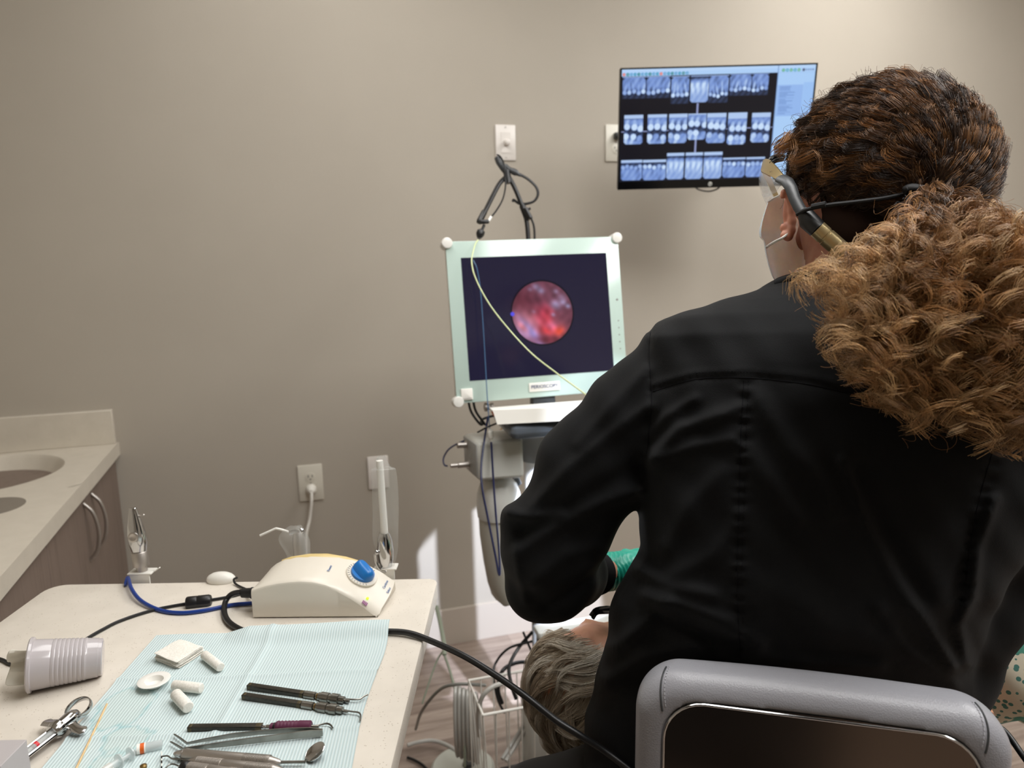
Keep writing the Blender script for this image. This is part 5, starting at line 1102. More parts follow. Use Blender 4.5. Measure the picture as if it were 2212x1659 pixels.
def jacket(X, Y, Z):
    d = torso(X, Y, Z, JR)
    S = c3(1500, 800, .935); A1 = c3(1372, 900, .95); A2 = c3(1278, 1010, .965); E1 = c3(1192, 1185, .99); E2 = c3(1196, 1236, 1.01); W1 = c3(1238, 1238, 1.06); W2 = c3(1264, 1237, 1.095)
    arm = s_cone(X, Y, Z, S, A1, .071, .060)
    arm = smin(arm, s_cone(X, Y, Z, A1, A2, .060, .064), .03); arm = smin(arm, s_cone(X, Y, Z, A2, E1, .064, .064), .03); arm = smin(arm, s_cone(X, Y, Z, E1, E2, .064, .058), .02)
    fore = smin(s_cone(X, Y, Z, E2, W1, .058, .045), s_cone(X, Y, Z, W1, W2, .045, .034), .02)
    arm = smin(arm, fore, .02); arm = smin(arm, s_ell(X, Y, Z, c3(1128, 1120, .97), (.022, .016, .03)), .03); arm = smin(arm, s_ell(X, Y, Z, c3(1160, 1283, 1.0), (.038, .034, .04)), .02)
    ra = s_cone(X, Y, Z, c3(2235, 880, .92), c3(2232, 1080, .92), .075, .066); ra = smin(ra, s_cone(X, Y, Z, c3(2232, 1080, .92), c3(2112, 1330, .94), .066, .047), .03); ra = smin(ra, s_cone(X, Y, Z, c3(2112, 1330, .94), c3(2068, 1446, .96), .047, .042), .03)
    ra = smin(ra, s_cone(X, Y, Z, c3(2068, 1446, .96), c3(1880, 1330, 1.16), .042, .034), .02)
    d = smin(d, arm, .012); d = smin(d, ra, .025)
    Zs = np.maximum(Z, .3); PXc = 1106 + X / Zs * FP; PYc = 829.5 - Y / Zs * FP
    near = np.abs(d) < .03; k = np.zeros_like(d)
    if near.any():
        xq, yq = PXc[near], PYc[near]; acc = np.zeros(xq.shape, np.float32)
        for pts, w0, am in FOLDS: acc += ridge(xq, yq, pts, w0, am)
        acc += .0012 * np.sin(xq / 31 + yq / 47) * np.sin(yq / 39 - xq / 71) + .0008 * np.sin(xq / 17 - yq / 23)
        # puckers along the two long back seams
        for (xs, ys) in (((1612, 1604, 1596, 1600), (815, 1000, 1200, 1430)), ((2160, 2110, 2090, 2080), (960, 1100, 1200, 1300))):
            x0 = np.interp(yq, ys, xs); e = np.exp(-((xq - x0) / 15) ** 2) * (yq > ys[0]) * (yq < ys[-1]); acc += e * (.0022 * np.sin(yq / 4.6 + .8 * np.sin(yq / 13)) - .0012)
        x0 = np.interp(xq, (1408, 1500, 1610, 1750, 1870, 2000), (843, 818, 812, 826, 856, 905)); acc += -.0016 * np.exp(-((yq - x0) / 5) ** 2) * (xq > 1400) + .0012 * np.exp(-((yq - x0 + 12) / 8) ** 2) * (xq > 1400)
        x0 = np.interp(yq, (690, 760, 850, 985), (1408, 1400, 1406, 1398)); acc += -.0022 * np.exp(-((xq - x0) / 5) ** 2) * (yq > 680) * (yq < 1000)
        frontw = np.clip((1.06 - Z[near]) / .08, 0, 1); k[near] = acc * frontw
    return d - k
worker = None
def to_obj(name, fn, lo, hi, h, m, parent=None, smooth_it=0):
    v, f = surface_nets(fn, lo, hi, h); o = npmesh(name, c2w(v), f, m, parent)
    if smooth_it: s_ = o.modifiers.new('smooth', 'SMOOTH'); s_.factor = .5; s_.iterations = smooth_it
    return o
# --- skin body: head, neck, arms, torso and legs as one surface
FD = np.array([-.50, -.20, .84]); FD /= np.linalg.norm(FD)                 # the way the face points, camera-aligned
HU = np.array([-.10, .96, .18]); HU = HU - FD * (HU @ FD); HU /= np.linalg.norm(HU); HS = np.cross(HU, FD)   # up, and the head's own left/right
HS = HS if HS[0] > 0 else -HS                                                # pointing to picture right
HCc = np.array(c3(1872, 385, .95))
def hp_(s, u, f_): return HCc + HS * s + HU * u + FD * f_
AXH = (HS, HU, FD)
W3 = lambda x, y, z: w2c((x, y, z))
hipL, hipR = np.array(c3(1560, 1700, .97)), np.array(c3(1880, 1740, .97))
kneeL = np.array(c3(1168, 1768, 1.03)); kneeR = np.array(c3(1740, 2060, 1.35))
def fol(p, dz, dy=0.): q = np.array(c2w(np.array(p))); q[2] = dz; return np.array(w2c(q))
ankL = fol(kneeL, .22); ankR = fol(kneeR, .22)
toeL = ankL + np.array(w2c(V((.06, .16, -.06)) + CP)); toeR = ankR + np.array(w2c(V((.02, .17, -.06)) + CP))
def head_sdf(X, Y, Z):
    d = s_ell(X, Y, Z, HCc, (.074, .096, .088), AXH)
    d = smin(d, s_ell(X, Y, Z, hp_(0, -.062, .040), (.056, .062, .056), AXH), .03)         # jaw and cheeks
    d = smin(d, s_ell(X, Y, Z, hp_(0, -.100, .072), (.024, .018, .020), AXH), .02)         # chin
    d = smin(d, s_cone(X, Y, Z, hp_(0, -.012, .092), hp_(0, -.046, .108), .008, .012), .012) # nose
    for s in (-1, 1):
        d = smin(d, s_ell(X, Y, Z, hp_(s * .032, .004, .082), (.018, .008, .012), AXH), .008)  # brow
    d = smin(d, s_ell(X, Y, Z, hp_(0, -.074, .092), (.022, .007, .010), AXH), .008)           # mouth
    for s in (-1, 1): d = np.maximum(d, -s_ell(X, Y, Z, hp_(s * .032, -.010, .096), (.013, .008, .010), AXH)); d = np.minimum(d, s_ell(X, Y, Z, hp_(s * .032, -.010, .086), (.011, .010, .010), AXH))
    return d
def body(X, Y, Z):
    d = head_sdf(X, Y, Z)
    d = smin(d, s_cone(X, Y, Z, hp_(-.004, -.075, .010), c3(1785, 690, .955), .043, .057), .025)
    d = smin(d, s_ell(X, Y, Z, c3(1800, 800, .94), (.17, .07, .085)), .05)
    d = smin(d, s_cone(X, Y, Z, c3(1810, 850, .94), c3(1720, 1500, .95), .10, .11), .05)
    for a, b, ra, rb in ((c3(1480, 790, .94), c3(1205, 1225, 1.0), .045, .036), (c3(1205, 1230, 1.0), c3(1320, 1234, 1.145), .027, .019), (c3(2225, 900, .92), c3(2130, 1270, .94), .045, .034), (c3(2130, 1270, .94), c3(2068, 1440, .965), .034, .032), (c3(2068, 1440, .965), c3(1820, 1290, 1.20), .034, .023),
                         (hipL, kneeL, .075, .05), (hipR, kneeR, .075, .05), (kneeL, ankL, .05, .03), (kneeR, ankR, .05, .03)):
        d = smin(d, s_cone(X, Y, Z, a, b, ra, rb), .02)
    return d
def bounds(pts, pad): a = np.array(pts); return a.min(0) - pad, a.max(0) + pad
lo, hi = bounds([hp_(0, 0, 0), c3(1480, 790, .94), c3(1205, 1210, 1.0), c3(2225, 900, .92), kneeL, kneeR, ankL, ankR, hipL, c3(1820, 1290, 1.2)], .13)
worker = to_obj('person', body, lo, hi, .0065, M['skin'], None, 2)
tag(worker, 'person seated with their back to us, black jacket, curly ponytail and green gloves', 'person')
# finer head laid over in the same skin would double it, so the ear is added as its own part
jk = to_obj('jacket', jacket, (-.06, -.62, .74), (.76, .17, 1.24), .0036, M['scrub'], worker, 2)
part(jk, 'black scrub jacket with a back yoke and two gathered seams')
bmj = BVHTree.FromPolygons([V(v.co) for v in jk.data.vertices], [tuple(p.vertices) for p in jk.data.polygons])
def stick(pts, lift=.0004, step=6):
    out = []
    for (a, b) in zip(pts, pts[1:]):
        n_ = max(1, int(math.hypot(b[0] - a[0], b[1] - a[1]) / step))
        for i in range(n_):
            t = i / n_; x, y = a[0] + (b[0] - a[0]) * t, a[1] + (b[1] - a[1]) * t; d = ray(x, y).normalized(); h_ = bmj.ray_cast(CP, d)
            if h_[0] is not None: out.append(h_[0] - d * lift)
    return out
def seamline(name, pts, r, dashed=False, m=None):
    sp_ = [(p.x, p.y) for p in spline([(x, y, 0) for x, y in pts], 6)]; q = stick(sp_, .0003 if not dashed else .0005, 3.2 if dashed else 5); b = MB(); r = r * .8
    if not dashed:
        q2 = [q[0]]; 
        for p_ in q[1:]:
            if (p_ - q2[-1]).length < .03: q2.append(p_)
        b.tube(q2, r, 6)
    else:
        for i in range(0, len(q) - 1, 2):
            if (q[i + 1] - q[i]).length < .01: b.tube([q[i], q[i + 1]], r, 4)
    return b.build(name, m or M['stitch'], jk)
seamline('yoke_seam', [(1410, 846), (1500, 820), (1610, 816), (1750, 831), (1866, 857)], .0006, m=M['stitch'])
seamline('yoke_stitching', [(1412, 832), (1500, 806), (1610, 802), (1750, 816), (1866, 842)], .00035, True)
seamline('armhole_seam', [(1409, 692), (1402, 760), (1408, 850), (1402, 930), (1396, 990)], .0007, m=M['stitch'])
seamline('back_seam', [(1607, 822), (1600, 950), (1596, 1100), (1592, 1250), (1596, 1350), (1600, 1440)], .0006, m=M['stitch'])
seamline('back_seam', [(1617, 822), (1612, 950), (1608, 1100), (1603, 1250), (1606, 1350)], .00035, True)
seamline('back_seam', [(2168, 900), (2120, 1060), (2096, 1180), (2085, 1260)], .0006, m=M['stitch'])
# cuff
b = MB(); cA, cB = V(c2w(c3(1268, 1240, 1.095))), V(c2w(c3(1298, 1236, 1.125))); dv = (cB - cA).normalized(); pr = []
for i in range(9): pr += [(.000 + i * .0034, .0340 - i * .0004), (.0015 + i * .0034, .0356 - i * .0004)]
b.lathe(cA, dv, pr + [(.031, .029)], 40, cap=False); b.build('sleeve_cuff', M['rib'], jk)
# collar band
b = MB(); cp_ = [(1676, 616), (1700, 606), (1740, 604), (1790, 612), (1850, 622)]
b.tube([V(at(x, y, .885 + abs(x - 1780) * .0003)) for x, y in cp_], .006, 10); b.build('collar', M['scrub'], jk)

# --- trousers
def trous(X, Y, Z):
    d = s_ell(X, Y, Z, c3(1720, 1690, .97), (.185, .10, .13))
    d = smin(d, s_cone(X, Y, Z, hipL, kneeL, .098, .072), .04); d = smin(d, s_cone(X, Y, Z, hipR, kneeR, .095, .070), .04)
    d = smin(d, s_cone(X, Y, Z, kneeL, ankL, .068, .050), .02); d = smin(d, s_cone(X, Y, Z, kneeR, ankR, .068, .05), .02); return d
lo, hi = bounds([hipL, hipR, kneeL, kneeR, ankL, ankR], .14); hi[1] = min(hi[1], -.36)
to_obj('trousers', trous, lo, hi, .010, M['trouser'], worker, 3)
for a, t_ in ((ankL, toeL), (ankR, toeR)):
    p0, p1 = V(c2w(a)), V(c2w(t_)); d = V(((p1 - p0).x, (p1 - p0).y, 0)).normalized(); s_ = EZ.cross(d); rings = []
    for t, w_, h_ in ((-.05, .02, .05), (-.03, .035, .09), (.04, .038, .09), (.10, .043, .06), (.16, .042, .045), (.20, .03, .03), (.212, .01, .012)):
        c_ = p0 + d * t; rings.append([V((c_.x, c_.y, .155 + h_ * .5)) + s_ * (w_ * math.cos(q)) + EZ * (h_ * .5 * math.sin(q)) for q in [2 * PI * j / 20 for j in range(20)]])
    b = MB(); b.loft(rings, cap=True); b.build('shoe', M['black'], worker)

# --- ear (left), built against the photograph
EC = at(1700, 462, .905)
# --- ear: helix tube + lobe as one implicit
earp = [(1690, 424), (1694, 416), (1702, 420), (1708, 434), (1711, 455), (1711, 478), (1708, 498), (1702, 510), (1694, 508)]
def ear(X, Y, Z):
    d = None; z_ = .905
    rr = [.0030, .0036, .0040, .0042, .0042, .0044, .0052, .0056, .0046]
    for i in range(len(earp) - 1):
        q = s_cone(X, Y, Z, c3(*earp[i], z_ + .004), c3(*earp[i + 1], z_ + .004), rr[i], rr[i + 1]); d = q if d is None else smin(d, q, .003)
    d = smin(d, s_ell(X, Y, Z, c3(1703, 462, z_ + .012), (.0065, .024, .005)), .004)
    d = smin(d, s_ell(X, Y, Z, c3(1693, 492, z_ + .008), (.0045, .0055, .005)), .004)
    return d
c_ = np.array(c3(1702, 465, .91)); eo = to_obj('ear', ear, c_ - .045, c_ + .045, .0012, mat('ear_skin', (206, 142, 118), .5, sss=.1), worker, 1)

# --- face mask
root_m = worker
def Wc(s, u, f_): return V(c2w(hp_(s, u, f_)))
mk_l = [(1662, 428), (1652, 452), (1642, 478), (1636, 498), (1634, 514), (1647, 516), (1648, 535), (1652, 556), (1660, 585), (1670, 603), (1674, 606)]
mrows = []
for i, (x, y) in enumerate(mk_l):
    t = i / (len(mk_l) - 1); u = .018 - .118 * t
    p0 = V(at(x, y, .985)); near_ = V(at(x + [0, 2, 5, 8, 11, 8, 6, 7, 6, 3, 2][i], y + 2, .955 - .005 * math.sin(t * PI)))
    row = [near_, p0]
    for k in range(1, 9):
        a = k / 8; s_ = -.055 + .13 * a; ff = .118 - .030 * abs(a - .5) * 2 - .02 * abs(t - .45)
        q = Wc(s_, u, ff); row.append(p0.lerp(q, min(1, a * 2.2)))
    mrows.append(row)
b = MB(); b.loft(mrows, closed=False); o = b.build('face_mask', M['mask'], worker, sub=1, solid=.001); part(o, 'white pleated disposable face mask')
b = MB(); b.tube(spline([at(1656, 534, .955), at(1664, 528, .935), at(1676, 521, .915), at(1690, 514, .905), at(1702, 505, .905)], 6), .0017, 8); b.tube(spline([at(1659, 436, .965), at(1672, 428, .94), at(1688, 420, .915)], 5), .0013, 8); b.build('ear_loop', M['white_gloss'], worker)

# --- safety glasses with a head strap and a small torch
gl_ = empty('loupe_glasses', at(1690, 400, .92)); fixup(gl_, worker); gl_.parent = worker; gl_['label'] = 'champagne and black safety glasses with a strap and torch'
def GP(pts): return [V(at(*q)) for q in pts]
b = MB(); top = [(1648, 346, 1.01), (1654, 343, .995), (1662, 346, .975), (1676, 360, .95), (1692, 379, .925)]; bot = [(1643, 368, 1.01), (1646, 371, .995), (1655, 375, .975), (1668, 382, .95), (1684, 391, .925)]
T_, B2 = spline(GP(top), 5), spline(GP(bot), 5); rows = []
for p_, q_ in zip(T_, B2): o_ = (RT * .004 + FW * .006); rows.append([p_, p_ + o_ + UP * .0015, q_ + o_, q_])
wrap = Wc(.07, .01, .075); nose_ = Wc(0.0, .012, .128)
first = [rows[0]]; extra = []
for a in (.25, .5, .75, 1.0):
    c_ = T_[0].lerp(nose_, a); e_ = B2[0].lerp(nose_ - UP * .014, a); extra.insert(0, [c_, c_ + FW * -.002 + UP * .0, e_ + FW * -.002, e_])
b.loft(extra + rows, cap=True); b.build('brow_bar', M['gold'], gl_)
b = MB(); b.tube(spline(GP([(1662, 349, .985), (1668, 342, .985), (1680, 338, .99), (1692, 338, 1.0)]), 6), .0034, 8); b.tube(spline(GP([(1666, 353, .97), (1676, 347, .975), (1690, 344, .99)]), 5), .003, 8); b.build('inner_rim', M['black'], gl_)
tpl = [(1688, 386, .918, .0085), (1700, 392, .905, .0080), (1709, 406, .898, .0072), (1716, 428, .893, .0070), (1726, 448, .889, .0072), (1734, 460, .886, .0068)]
b = MB(); b.tube([V(at(x, y, z)) for x, y, z, r in tpl], [r for *_, r in tpl], 14, flat=.55, upv=FW); b.build('temple', M['dark_grey'], gl_)
lensr = []
for y0, y1, x0, z0 in ((370, 420, 1643, 1.005), (374, 426, 1648, .985), (379, 424, 1658, .965), (386, 416, 1670, .945), (391, 400, 1680, .93)):
    a, c_ = V(at(x0, y0, z0)), V(at(x0 + (3 if y0 < 380 else 6), y1, z0 - .004)); lensr.append([a.lerp(c_, t) - RT * (.003 * math.sin(t * PI)) for t in (0, .33, .66, 1)])
lx = []
for a in (.33, .66, 1.0): lx.insert(0, [p_.lerp(nose_ - UP * (.014 + .01 * k), a) for k, p_ in enumerate(lensr[0])])
b = MB(); b.loft(lx + lensr, closed=False); b.build('lens', M['lens'], gl_, solid=.0012)
# torch
b = MB(); ta, tb_ = V(at(1733, 464, .882)), V(at(1768, 497, .872)); b.tube([V(at(1738, 458, .884)), ta.lerp(tb_, .4), tb_], [.0085, .0115, .0105], 16); b.build('torch_head', M['black'], gl_)
dv = (V(at(1829, 551, .868)) - tb_).normalized(); ln_ = (V(at(1829, 551, .868)) - tb_).length
b = MB(); b.lathe(tb_ - dv * .002, dv, [(0, .0105), (ln_ * .26, .0105), (ln_ * .27, .0098), (ln_ * .32, .0098), (ln_ * .33, .0105), (ln_ - .001, .0105), (ln_, .009)], 28); b.build('torch_body', M['gold'], gl_)
b = MB(); b.tube(spline(GP([(1722, 463, .885), (1745, 452, .868), (1790, 443, .852), (1850, 436, .842), (1910, 428, .838), (1962, 417, .838)]), 6), .0024, 8); b.tube(GP([(1754, 447, .862), (1784, 441, .852)]), .0036, 8); b.build('strap', M['strap'], gl_)

# --- gloves
def glove(name, Wp, dirn, palmn, flip, label):
    """hand from the wrist point: dirn towards the fingers, palmn out of the palm"""
    W_ = np.array(Wp); d = np.array(dirn, float); d /= np.linalg.norm(d); n_ = np.array(palmn, float); n_ -= d * (n_ @ d); n_ /= np.linalg.norm(n_); s_ = np.cross(d, n_) * flip
    fing = [(-.033, .080, .066, .0088), (-.011, .086, .076, .0090), (.011, .083, .072, .0088), (.031, .076, .056, .0080)]
    bases = []; segs = []
    for k, (s0, b0, ln, r) in enumerate(fing):
        a = W_ + d * b0 + s_ * s0; bend = .55 + .12 * k; l1, l2, l3 = ln * .45, ln * .30, ln * .25
        d1 = d * math.cos(bend) + n_ * math.sin(bend); d2 = d * math.cos(bend + .7) + n_ * math.sin(bend + .7); d3 = d * math.cos(bend + 1.15) + n_ * math.sin(bend + 1.15)
        p1 = a + d1 * l1; p2 = p1 + d2 * l2; p3 = p2 + d3 * l3; segs.append(((a, p1, r + .001, r), (p1, p2, r, r - .0006), (p2, p3, r - .0006, r - .0018)))
    th0 = W_ + d * .025 - s_ * .026 + n_ * .006; t1 = th0 + (d * .55 - s_ * .65 + n_ * .35) * .040; t2 = t1 + (d * .8 - s_ * .2 + n_ * .5) * .030; t3 = t2 + (d * .85 + s_ * .1 + n_ * .45) * .022
    def fn(X, Y, Z):
        q = s_cone(X, Y, Z, W_ - d * .05, W_ + d * .02, .032, .027); q = smin(q, s_ell(X, Y, Z, W_ + d * .052, (.040, .044, .016), (s_, d, n_)), .015)
        for sg in segs:
            f_ = None
            for a, c_, r0, r1 in sg: u = s_cone(X, Y, Z, a, c_, r0, r1); f_ = u if f_ is None else smin(f_, u, .004)
            q = smin(q, f_, .005)
        t_ = smin(smin(s_cone(X, Y, Z, th0, t1, .0145, .0115), s_cone(X, Y, Z, t1, t2, .0115, .0102), .004), s_cone(X, Y, Z, t2, t3, .0102, .0082), .004)
        q = smin(q, t_, .008)
        al = (X - W_[0]) * d[0] + (Y - W_[1]) * d[1] + (Z - W_[2]) * d[2]; sd = (X - W_[0]) * s_[0] + (Y - W_[1]) * s_[1] + (Z - W_[2]) * s_[2]
        q = q - .0011 * np.sin(al * 900 + 3 * np.sin(sd * 160)) * np.clip((.03 - al) / .04, 0, 1) - .0005 * np.sin(sd * 420 + al * 200)
        return np.maximum(q, -(al + .036 + .004 * np.sin(sd * 200)))
    pts = [W_ - d * .05, W_ + d * .16, W_ + d * .1 + n_ * .07, t3] ; lo, hi = bounds(pts, .05)
    o = to_obj(name, fn, lo, hi, .0019, M['glove'], worker, 1); part(o, label); return W_, d, s_, n_
WL = c3(1330, 1232, 1.150)
glove('glove', WL, (.93, .05, .30), (.10, -.85, .45), 1, 'mint green nitrile glove')
glove('glove', c3(1810, 1285, 1.205), (-.85, .05, .5), (-.1, -.85, .45), -1, 'mint green nitrile glove')

# ================================================================== patient lying back with the head towards the viewer
PH = np.array(c3(1282, 1474, 1.16))
PUv = np.array([.70, .62, .34]); 
def s2w(v): return np.array(v)
# patient axes in world: face up, crown towards picture left / viewer
wf = np.array([.34, .22, .91]); wf /= np.linalg.norm(wf)          # out of the face
wc = np.array([-.80, -.46, .28]); wc -= wf * (wc @ wf); wc /= np.linalg.norm(wc)   # towards the crown
wsd = np.cross(wf, wc)
pf, pc_, ps = [tuple(np.array(q) @ BM) for q in (wf, wc, wsd)]
pf, pc_, ps = map(np.array, (pf, pc_, ps))
AXP = (ps, pc_, pf)
def pp_(s, c_, f_): return PH + ps * s + pc_ * c_ + pf * f_
wdir = np.array([.88, .40, -.05]); wdir /= np.linalg.norm(wdir); bd = np.array(tuple(wdir @ BM))   # body runs to the right
chest = PH + bd * .42 + np.array(tuple(np.array((0, 0, -.06)) @ BM)); belly = chest + bd * .40
wz = np.array(tuple(np.array((0, 0, 1.)) @ BM)); wy = np.cross(wz, bd)
def patient(X, Y, Z):
    d = s_ell(X, Y, Z, PH, (.074, .094, .090), AXP); d = smin(d, s_ell(X, Y, Z, pp_(0, -.06, .030), (.056, .06, .055), AXP), .03); d = smin(d, s_ell(X, Y, Z, pp_(0, -.105, .055), (.022, .016, .02), AXP), .02)
    d = smin(d, s_cone(X, Y, Z, pp_(0, -.02, .085), pp_(0, -.05, .102), .008, .012), .012)
    for s in (-1, 1): d = smin(d, s_ell(X, Y, Z, pp_(s * .03, .0, .080), (.018, .008, .01), AXP), .008); d = smin(d, s_ell(X, Y, Z, pp_(s * .075, -.02, -.005), (.006, .026, .014), AXP), .006)
    d = smin(d, s_cone(X, Y, Z, pp_(0, -.07, -.02), chest - bd * .16, .052, .06), .03)
    d = smin(d, s_ell(X, Y, Z, chest, (.22, .18, .105), (bd, wy, wz)), .04); d = smin(d, s_ell(X, Y, Z, belly, (.24, .165, .11), (bd, wy, wz)), .05)
    d = smin(d, s_cone(X, Y, Z, belly + bd * .15 + wy * .08, belly + bd * .62 + wy * .09, .085, .055), .03); d = smin(d, s_cone(X, Y, Z, belly + bd * .15 - wy * .08, belly + bd * .62 - wy * .09, .085, .055), .03)
    return d
lo, hi = bounds([PH, chest, belly, belly + bd * .62], .24)
pat = to_obj('person', patient, lo, hi, .008, M['skin2'], None, 2); tag(pat, 'person lying back in the dental chair, silvery hair and a teal patterned top', 'person')
# blouse with the printed pattern
m = mat('teal_print_cotton', (74, 140, 124), .85); t = N(m, 'ShaderNodeTexCoord'); M['blouse'] = m
nb = noise(m, 15, 1.5, .4); r = ramp(m, [(.48, (0, 0, 0)), (.495, (1, 1, 1))]); r.color_ramp.elements[1].color = (1, 1, 1, 1); L(m, nb, 'Fac', r, 'Fac')
vd = N(m, 'ShaderNodeTexVoronoi'); vd.inputs['Scale'].default_value = 105; L(m, t, 'Object', vd, 'Vector'); vl = N(m, 'ShaderNodeMath', operation='LESS_THAN'); L(m, vd, 'Distance', vl, 0); vl.inputs[1].default_value = .34
x1 = N(m, 'ShaderNodeMix', data_type='RGBA'); x1.inputs['A'].default_value = (*lin((222, 212, 190)), 1); x1.inputs['B'].default_value = (*lin((78, 128, 118)), 1); L(m, vl, 0, x1, 'Factor')
x2 = N(m, 'ShaderNodeMix', data_type='RGBA'); x2.inputs['A'].default_value = (*lin((72, 140, 122)), 1); L(m, x1, 'Result', x2, 'B'); L(m, r, 'Color', x2, 'Factor')
ny = noise(m, 26, 1, .3); ry = ramp(m, [(.66, (0, 0, 0)), (.67, (1, 1, 1))]); ry.color_ramp.elements[1].color = (1, 1, 1, 1); L(m, ny, 'Fac', ry, 'Fac'); x3 = N(m, 'ShaderNodeMix', data_type='RGBA'); L(m, x2, 'Result', x3, 'A'); x3.inputs['B'].default_value = (*lin((186, 188, 92)), 1); L(m, ry, 'Color', x3, 'Factor')
nb2 = noise(m, 13, 1, .3, rot=(1, 1, 1)); rb = ramp(m, [(.665, (0, 0, 0)), (.67, (1, 1, 1))]); rb.color_ramp.elements[1].color = (1, 1, 1, 1); L(m, nb2, 'Fac', rb, 'Fac'); x4 = N(m, 'ShaderNodeMix', data_type='RGBA'); L(m, x3, 'Result', x4, 'A'); x4.inputs['B'].default_value = (*lin((20, 84, 104)), 1); L(m, rb, 'Color', x4, 'Factor'); L(m, x4, 'Result', bsdf(m), 'Base Color')
def blouse(X, Y, Z):
    d = s_ell(X, Y, Z, chest, (.235, .195, .12), (bd, wy, wz)); d = smin(d, s_ell(X, Y, Z, belly, (.26, .185, .13), (bd, wy, wz)), .06)
    # near arm, lying along the side towards the viewer and the picture's right edge
    a0 = chest - bd * .06 + wy * SG * .19; a1 = np.array(c3(2180, 1440, 1.10)); d = smin(d, s_cone(X, Y, Z, a0, a1, .062, .075), .04)
    d = smin(d, s_ell(X, Y, Z, c3(2230, 1330, 1.16), (.085, .17, .12)), .05)
    q = .004 * np.sin(X * 60 + Y * 30) * np.sin(Y * 42 - Z * 20)
    return d - q
SG = 1 if wy[2] < 0 else -1
lo, hi = bounds([chest, belly, c3(2180, 1440, 1.1), c3(2230, 1330, 1.16)], .24)
bl_ = to_obj('blouse', blouse, lo, hi, .008, M['blouse'], pat, 2); part(bl_, 'teal top with cream spotted leaves and yellow marks')
b = MB(); b.tube([V(at(2085, 1480, 1.07)), V(at(2104, 1515, 1.05)), V(at(2122, 1550, 1.03))], [.018, .017, .016], 16); b.build('forearm', M['skin2'], pat)
# patient's dark glasses
gg_ = MB(); gg_.tube(spline([V(at(1276, 1330, 1.10)), V(at(1286, 1318, 1.10)), V(at(1304, 1314, 1.11)), V(at(1322, 1314, 1.12)), V(at(1360, 1322, 1.14))], 6), .0034, 8); gg_.tube(spline([V(at(1280, 1336, 1.10)), V(at(1290, 1324, 1.10)), V(at(1310, 1322, 1.11)), V(at(1330, 1322, 1.13))], 6), .003, 8); gg_.build('glasses', M['black_gloss'], pat)
# dental chair under the patient
root = empty('dental_chair', V(c2w(belly))); tag(root, 'pale dental chair with a white headrest under the reclining patient', 'dental chair')
pw = [V(tuple(c2w(q))) for q in (PH, chest, belly)]; BDw = V(tuple(wdir)); SYw = V(tuple(np.cross((0, 0, 1), wdir))).normalized(); UW = BDw.cross(SYw)
b = MB(); b.box(pw[0] - V((0, 0, .105)) + BDw * .06, (.10, .12, .02), (BDw, SYw, UW), bevel=.019); o = b.build('headrest', M['white'], root)
b = MB(); b.box((pw[1] + pw[2]) / 2 - V((0, 0, .155)) + BDw * .1, (.52, .18, .035), (BDw, SYw, UW), bevel=.03); b.build('backrest', M['vinyl'], root)
b = MB(); b.box(pw[2] - V((0, 0, .165)) + BDw * .75, (.36, .18, .035), (BDw, SYw, UW), bevel=.03); b.build('leg_rest', M['vinyl'], root)
pb = pw[2] + BDw * .1; b = MB(); b.box(V((pb.x, pb.y, .26)), (.14, .12, .24), (BDw, SYw, UW), bevel=.03); b.build('pedestal', M['white'], root)
b = MB(); b.box(V((pb.x, pb.y, .03)), (.32, .24, .03), (BDw, SYw, UW), bevel=.03); b.build('base', M['light_grey'], root)
# ================================================================== hair, as real strands
def hairmat(name, rough=.38, spec=.45):
    m = mat(name, (80, 50, 30), rough, spec=spec); a = N(m, 'ShaderNodeAttribute', attribute_name='col'); L(m, a, 'Color', bsdf(m), 'Base Color'); return m
M['hair'] = hairmat('brown_hair'); M['silver_hair'] = hairmat('silver_hair', .42, .4)
def strands(name, P, R_, COL, m, parent):
    """P (S,K,3) world points, R_ (S,K) radii, COL (S,K,3) linear colour -> one mesh of thin three-sided tubes"""
    S, K, _ = P.shape; T_ = np.gradient(P, axis=1); T_ /= np.linalg.norm(T_, axis=2, keepdims=True) + 1e-9
    ref = np.array([.31, .52, .79]); n1 = np.cross(T_, ref); n1 /= np.linalg.norm(n1, axis=2, keepdims=True) + 1e-9; n2 = np.cross(T_, n1)
    vs_ = np.stack([P + (n1 * math.cos(a) + n2 * math.sin(a)) * R_[..., None] for a in (0, 2 * PI / 3, 4 * PI / 3)], 2)   # S,K,3,3
    idx = np.arange(S * K * 3).reshape(S, K, 3); q = []
    for j in range(3): k = (j + 1) % 3; q.append(np.stack([idx[:, :-1, j], idx[:, :-1, k], idx[:, 1:, k], idx[:, 1:, j]], -1).reshape(-1, 4))
    return npmesh(name, vs_.reshape(-1, 3), np.concatenate(q), m, parent, True, np.repeat(COL, 3, axis=1).reshape(-1, 3))
def vnoise(P, f, seed):                       # cheap smooth vector noise
    r = np.random.RandomState(seed); o = np.zeros(P.shape, np.float64)
    for k in range(5):
        A = r.normal(0, f, (3, 3)); ph = r.uniform(0, 6.28, 3); o += np.sin(P @ A + ph)
    return o / 2.2
def SL(c): return np.array(lin(c))
DARK, MID, GOLD, PALE = SL((56, 40, 31)), SL((104, 74, 48)), SL((172, 120, 68)), SL((226, 184, 130))
rs = np.random.RandomState(5)
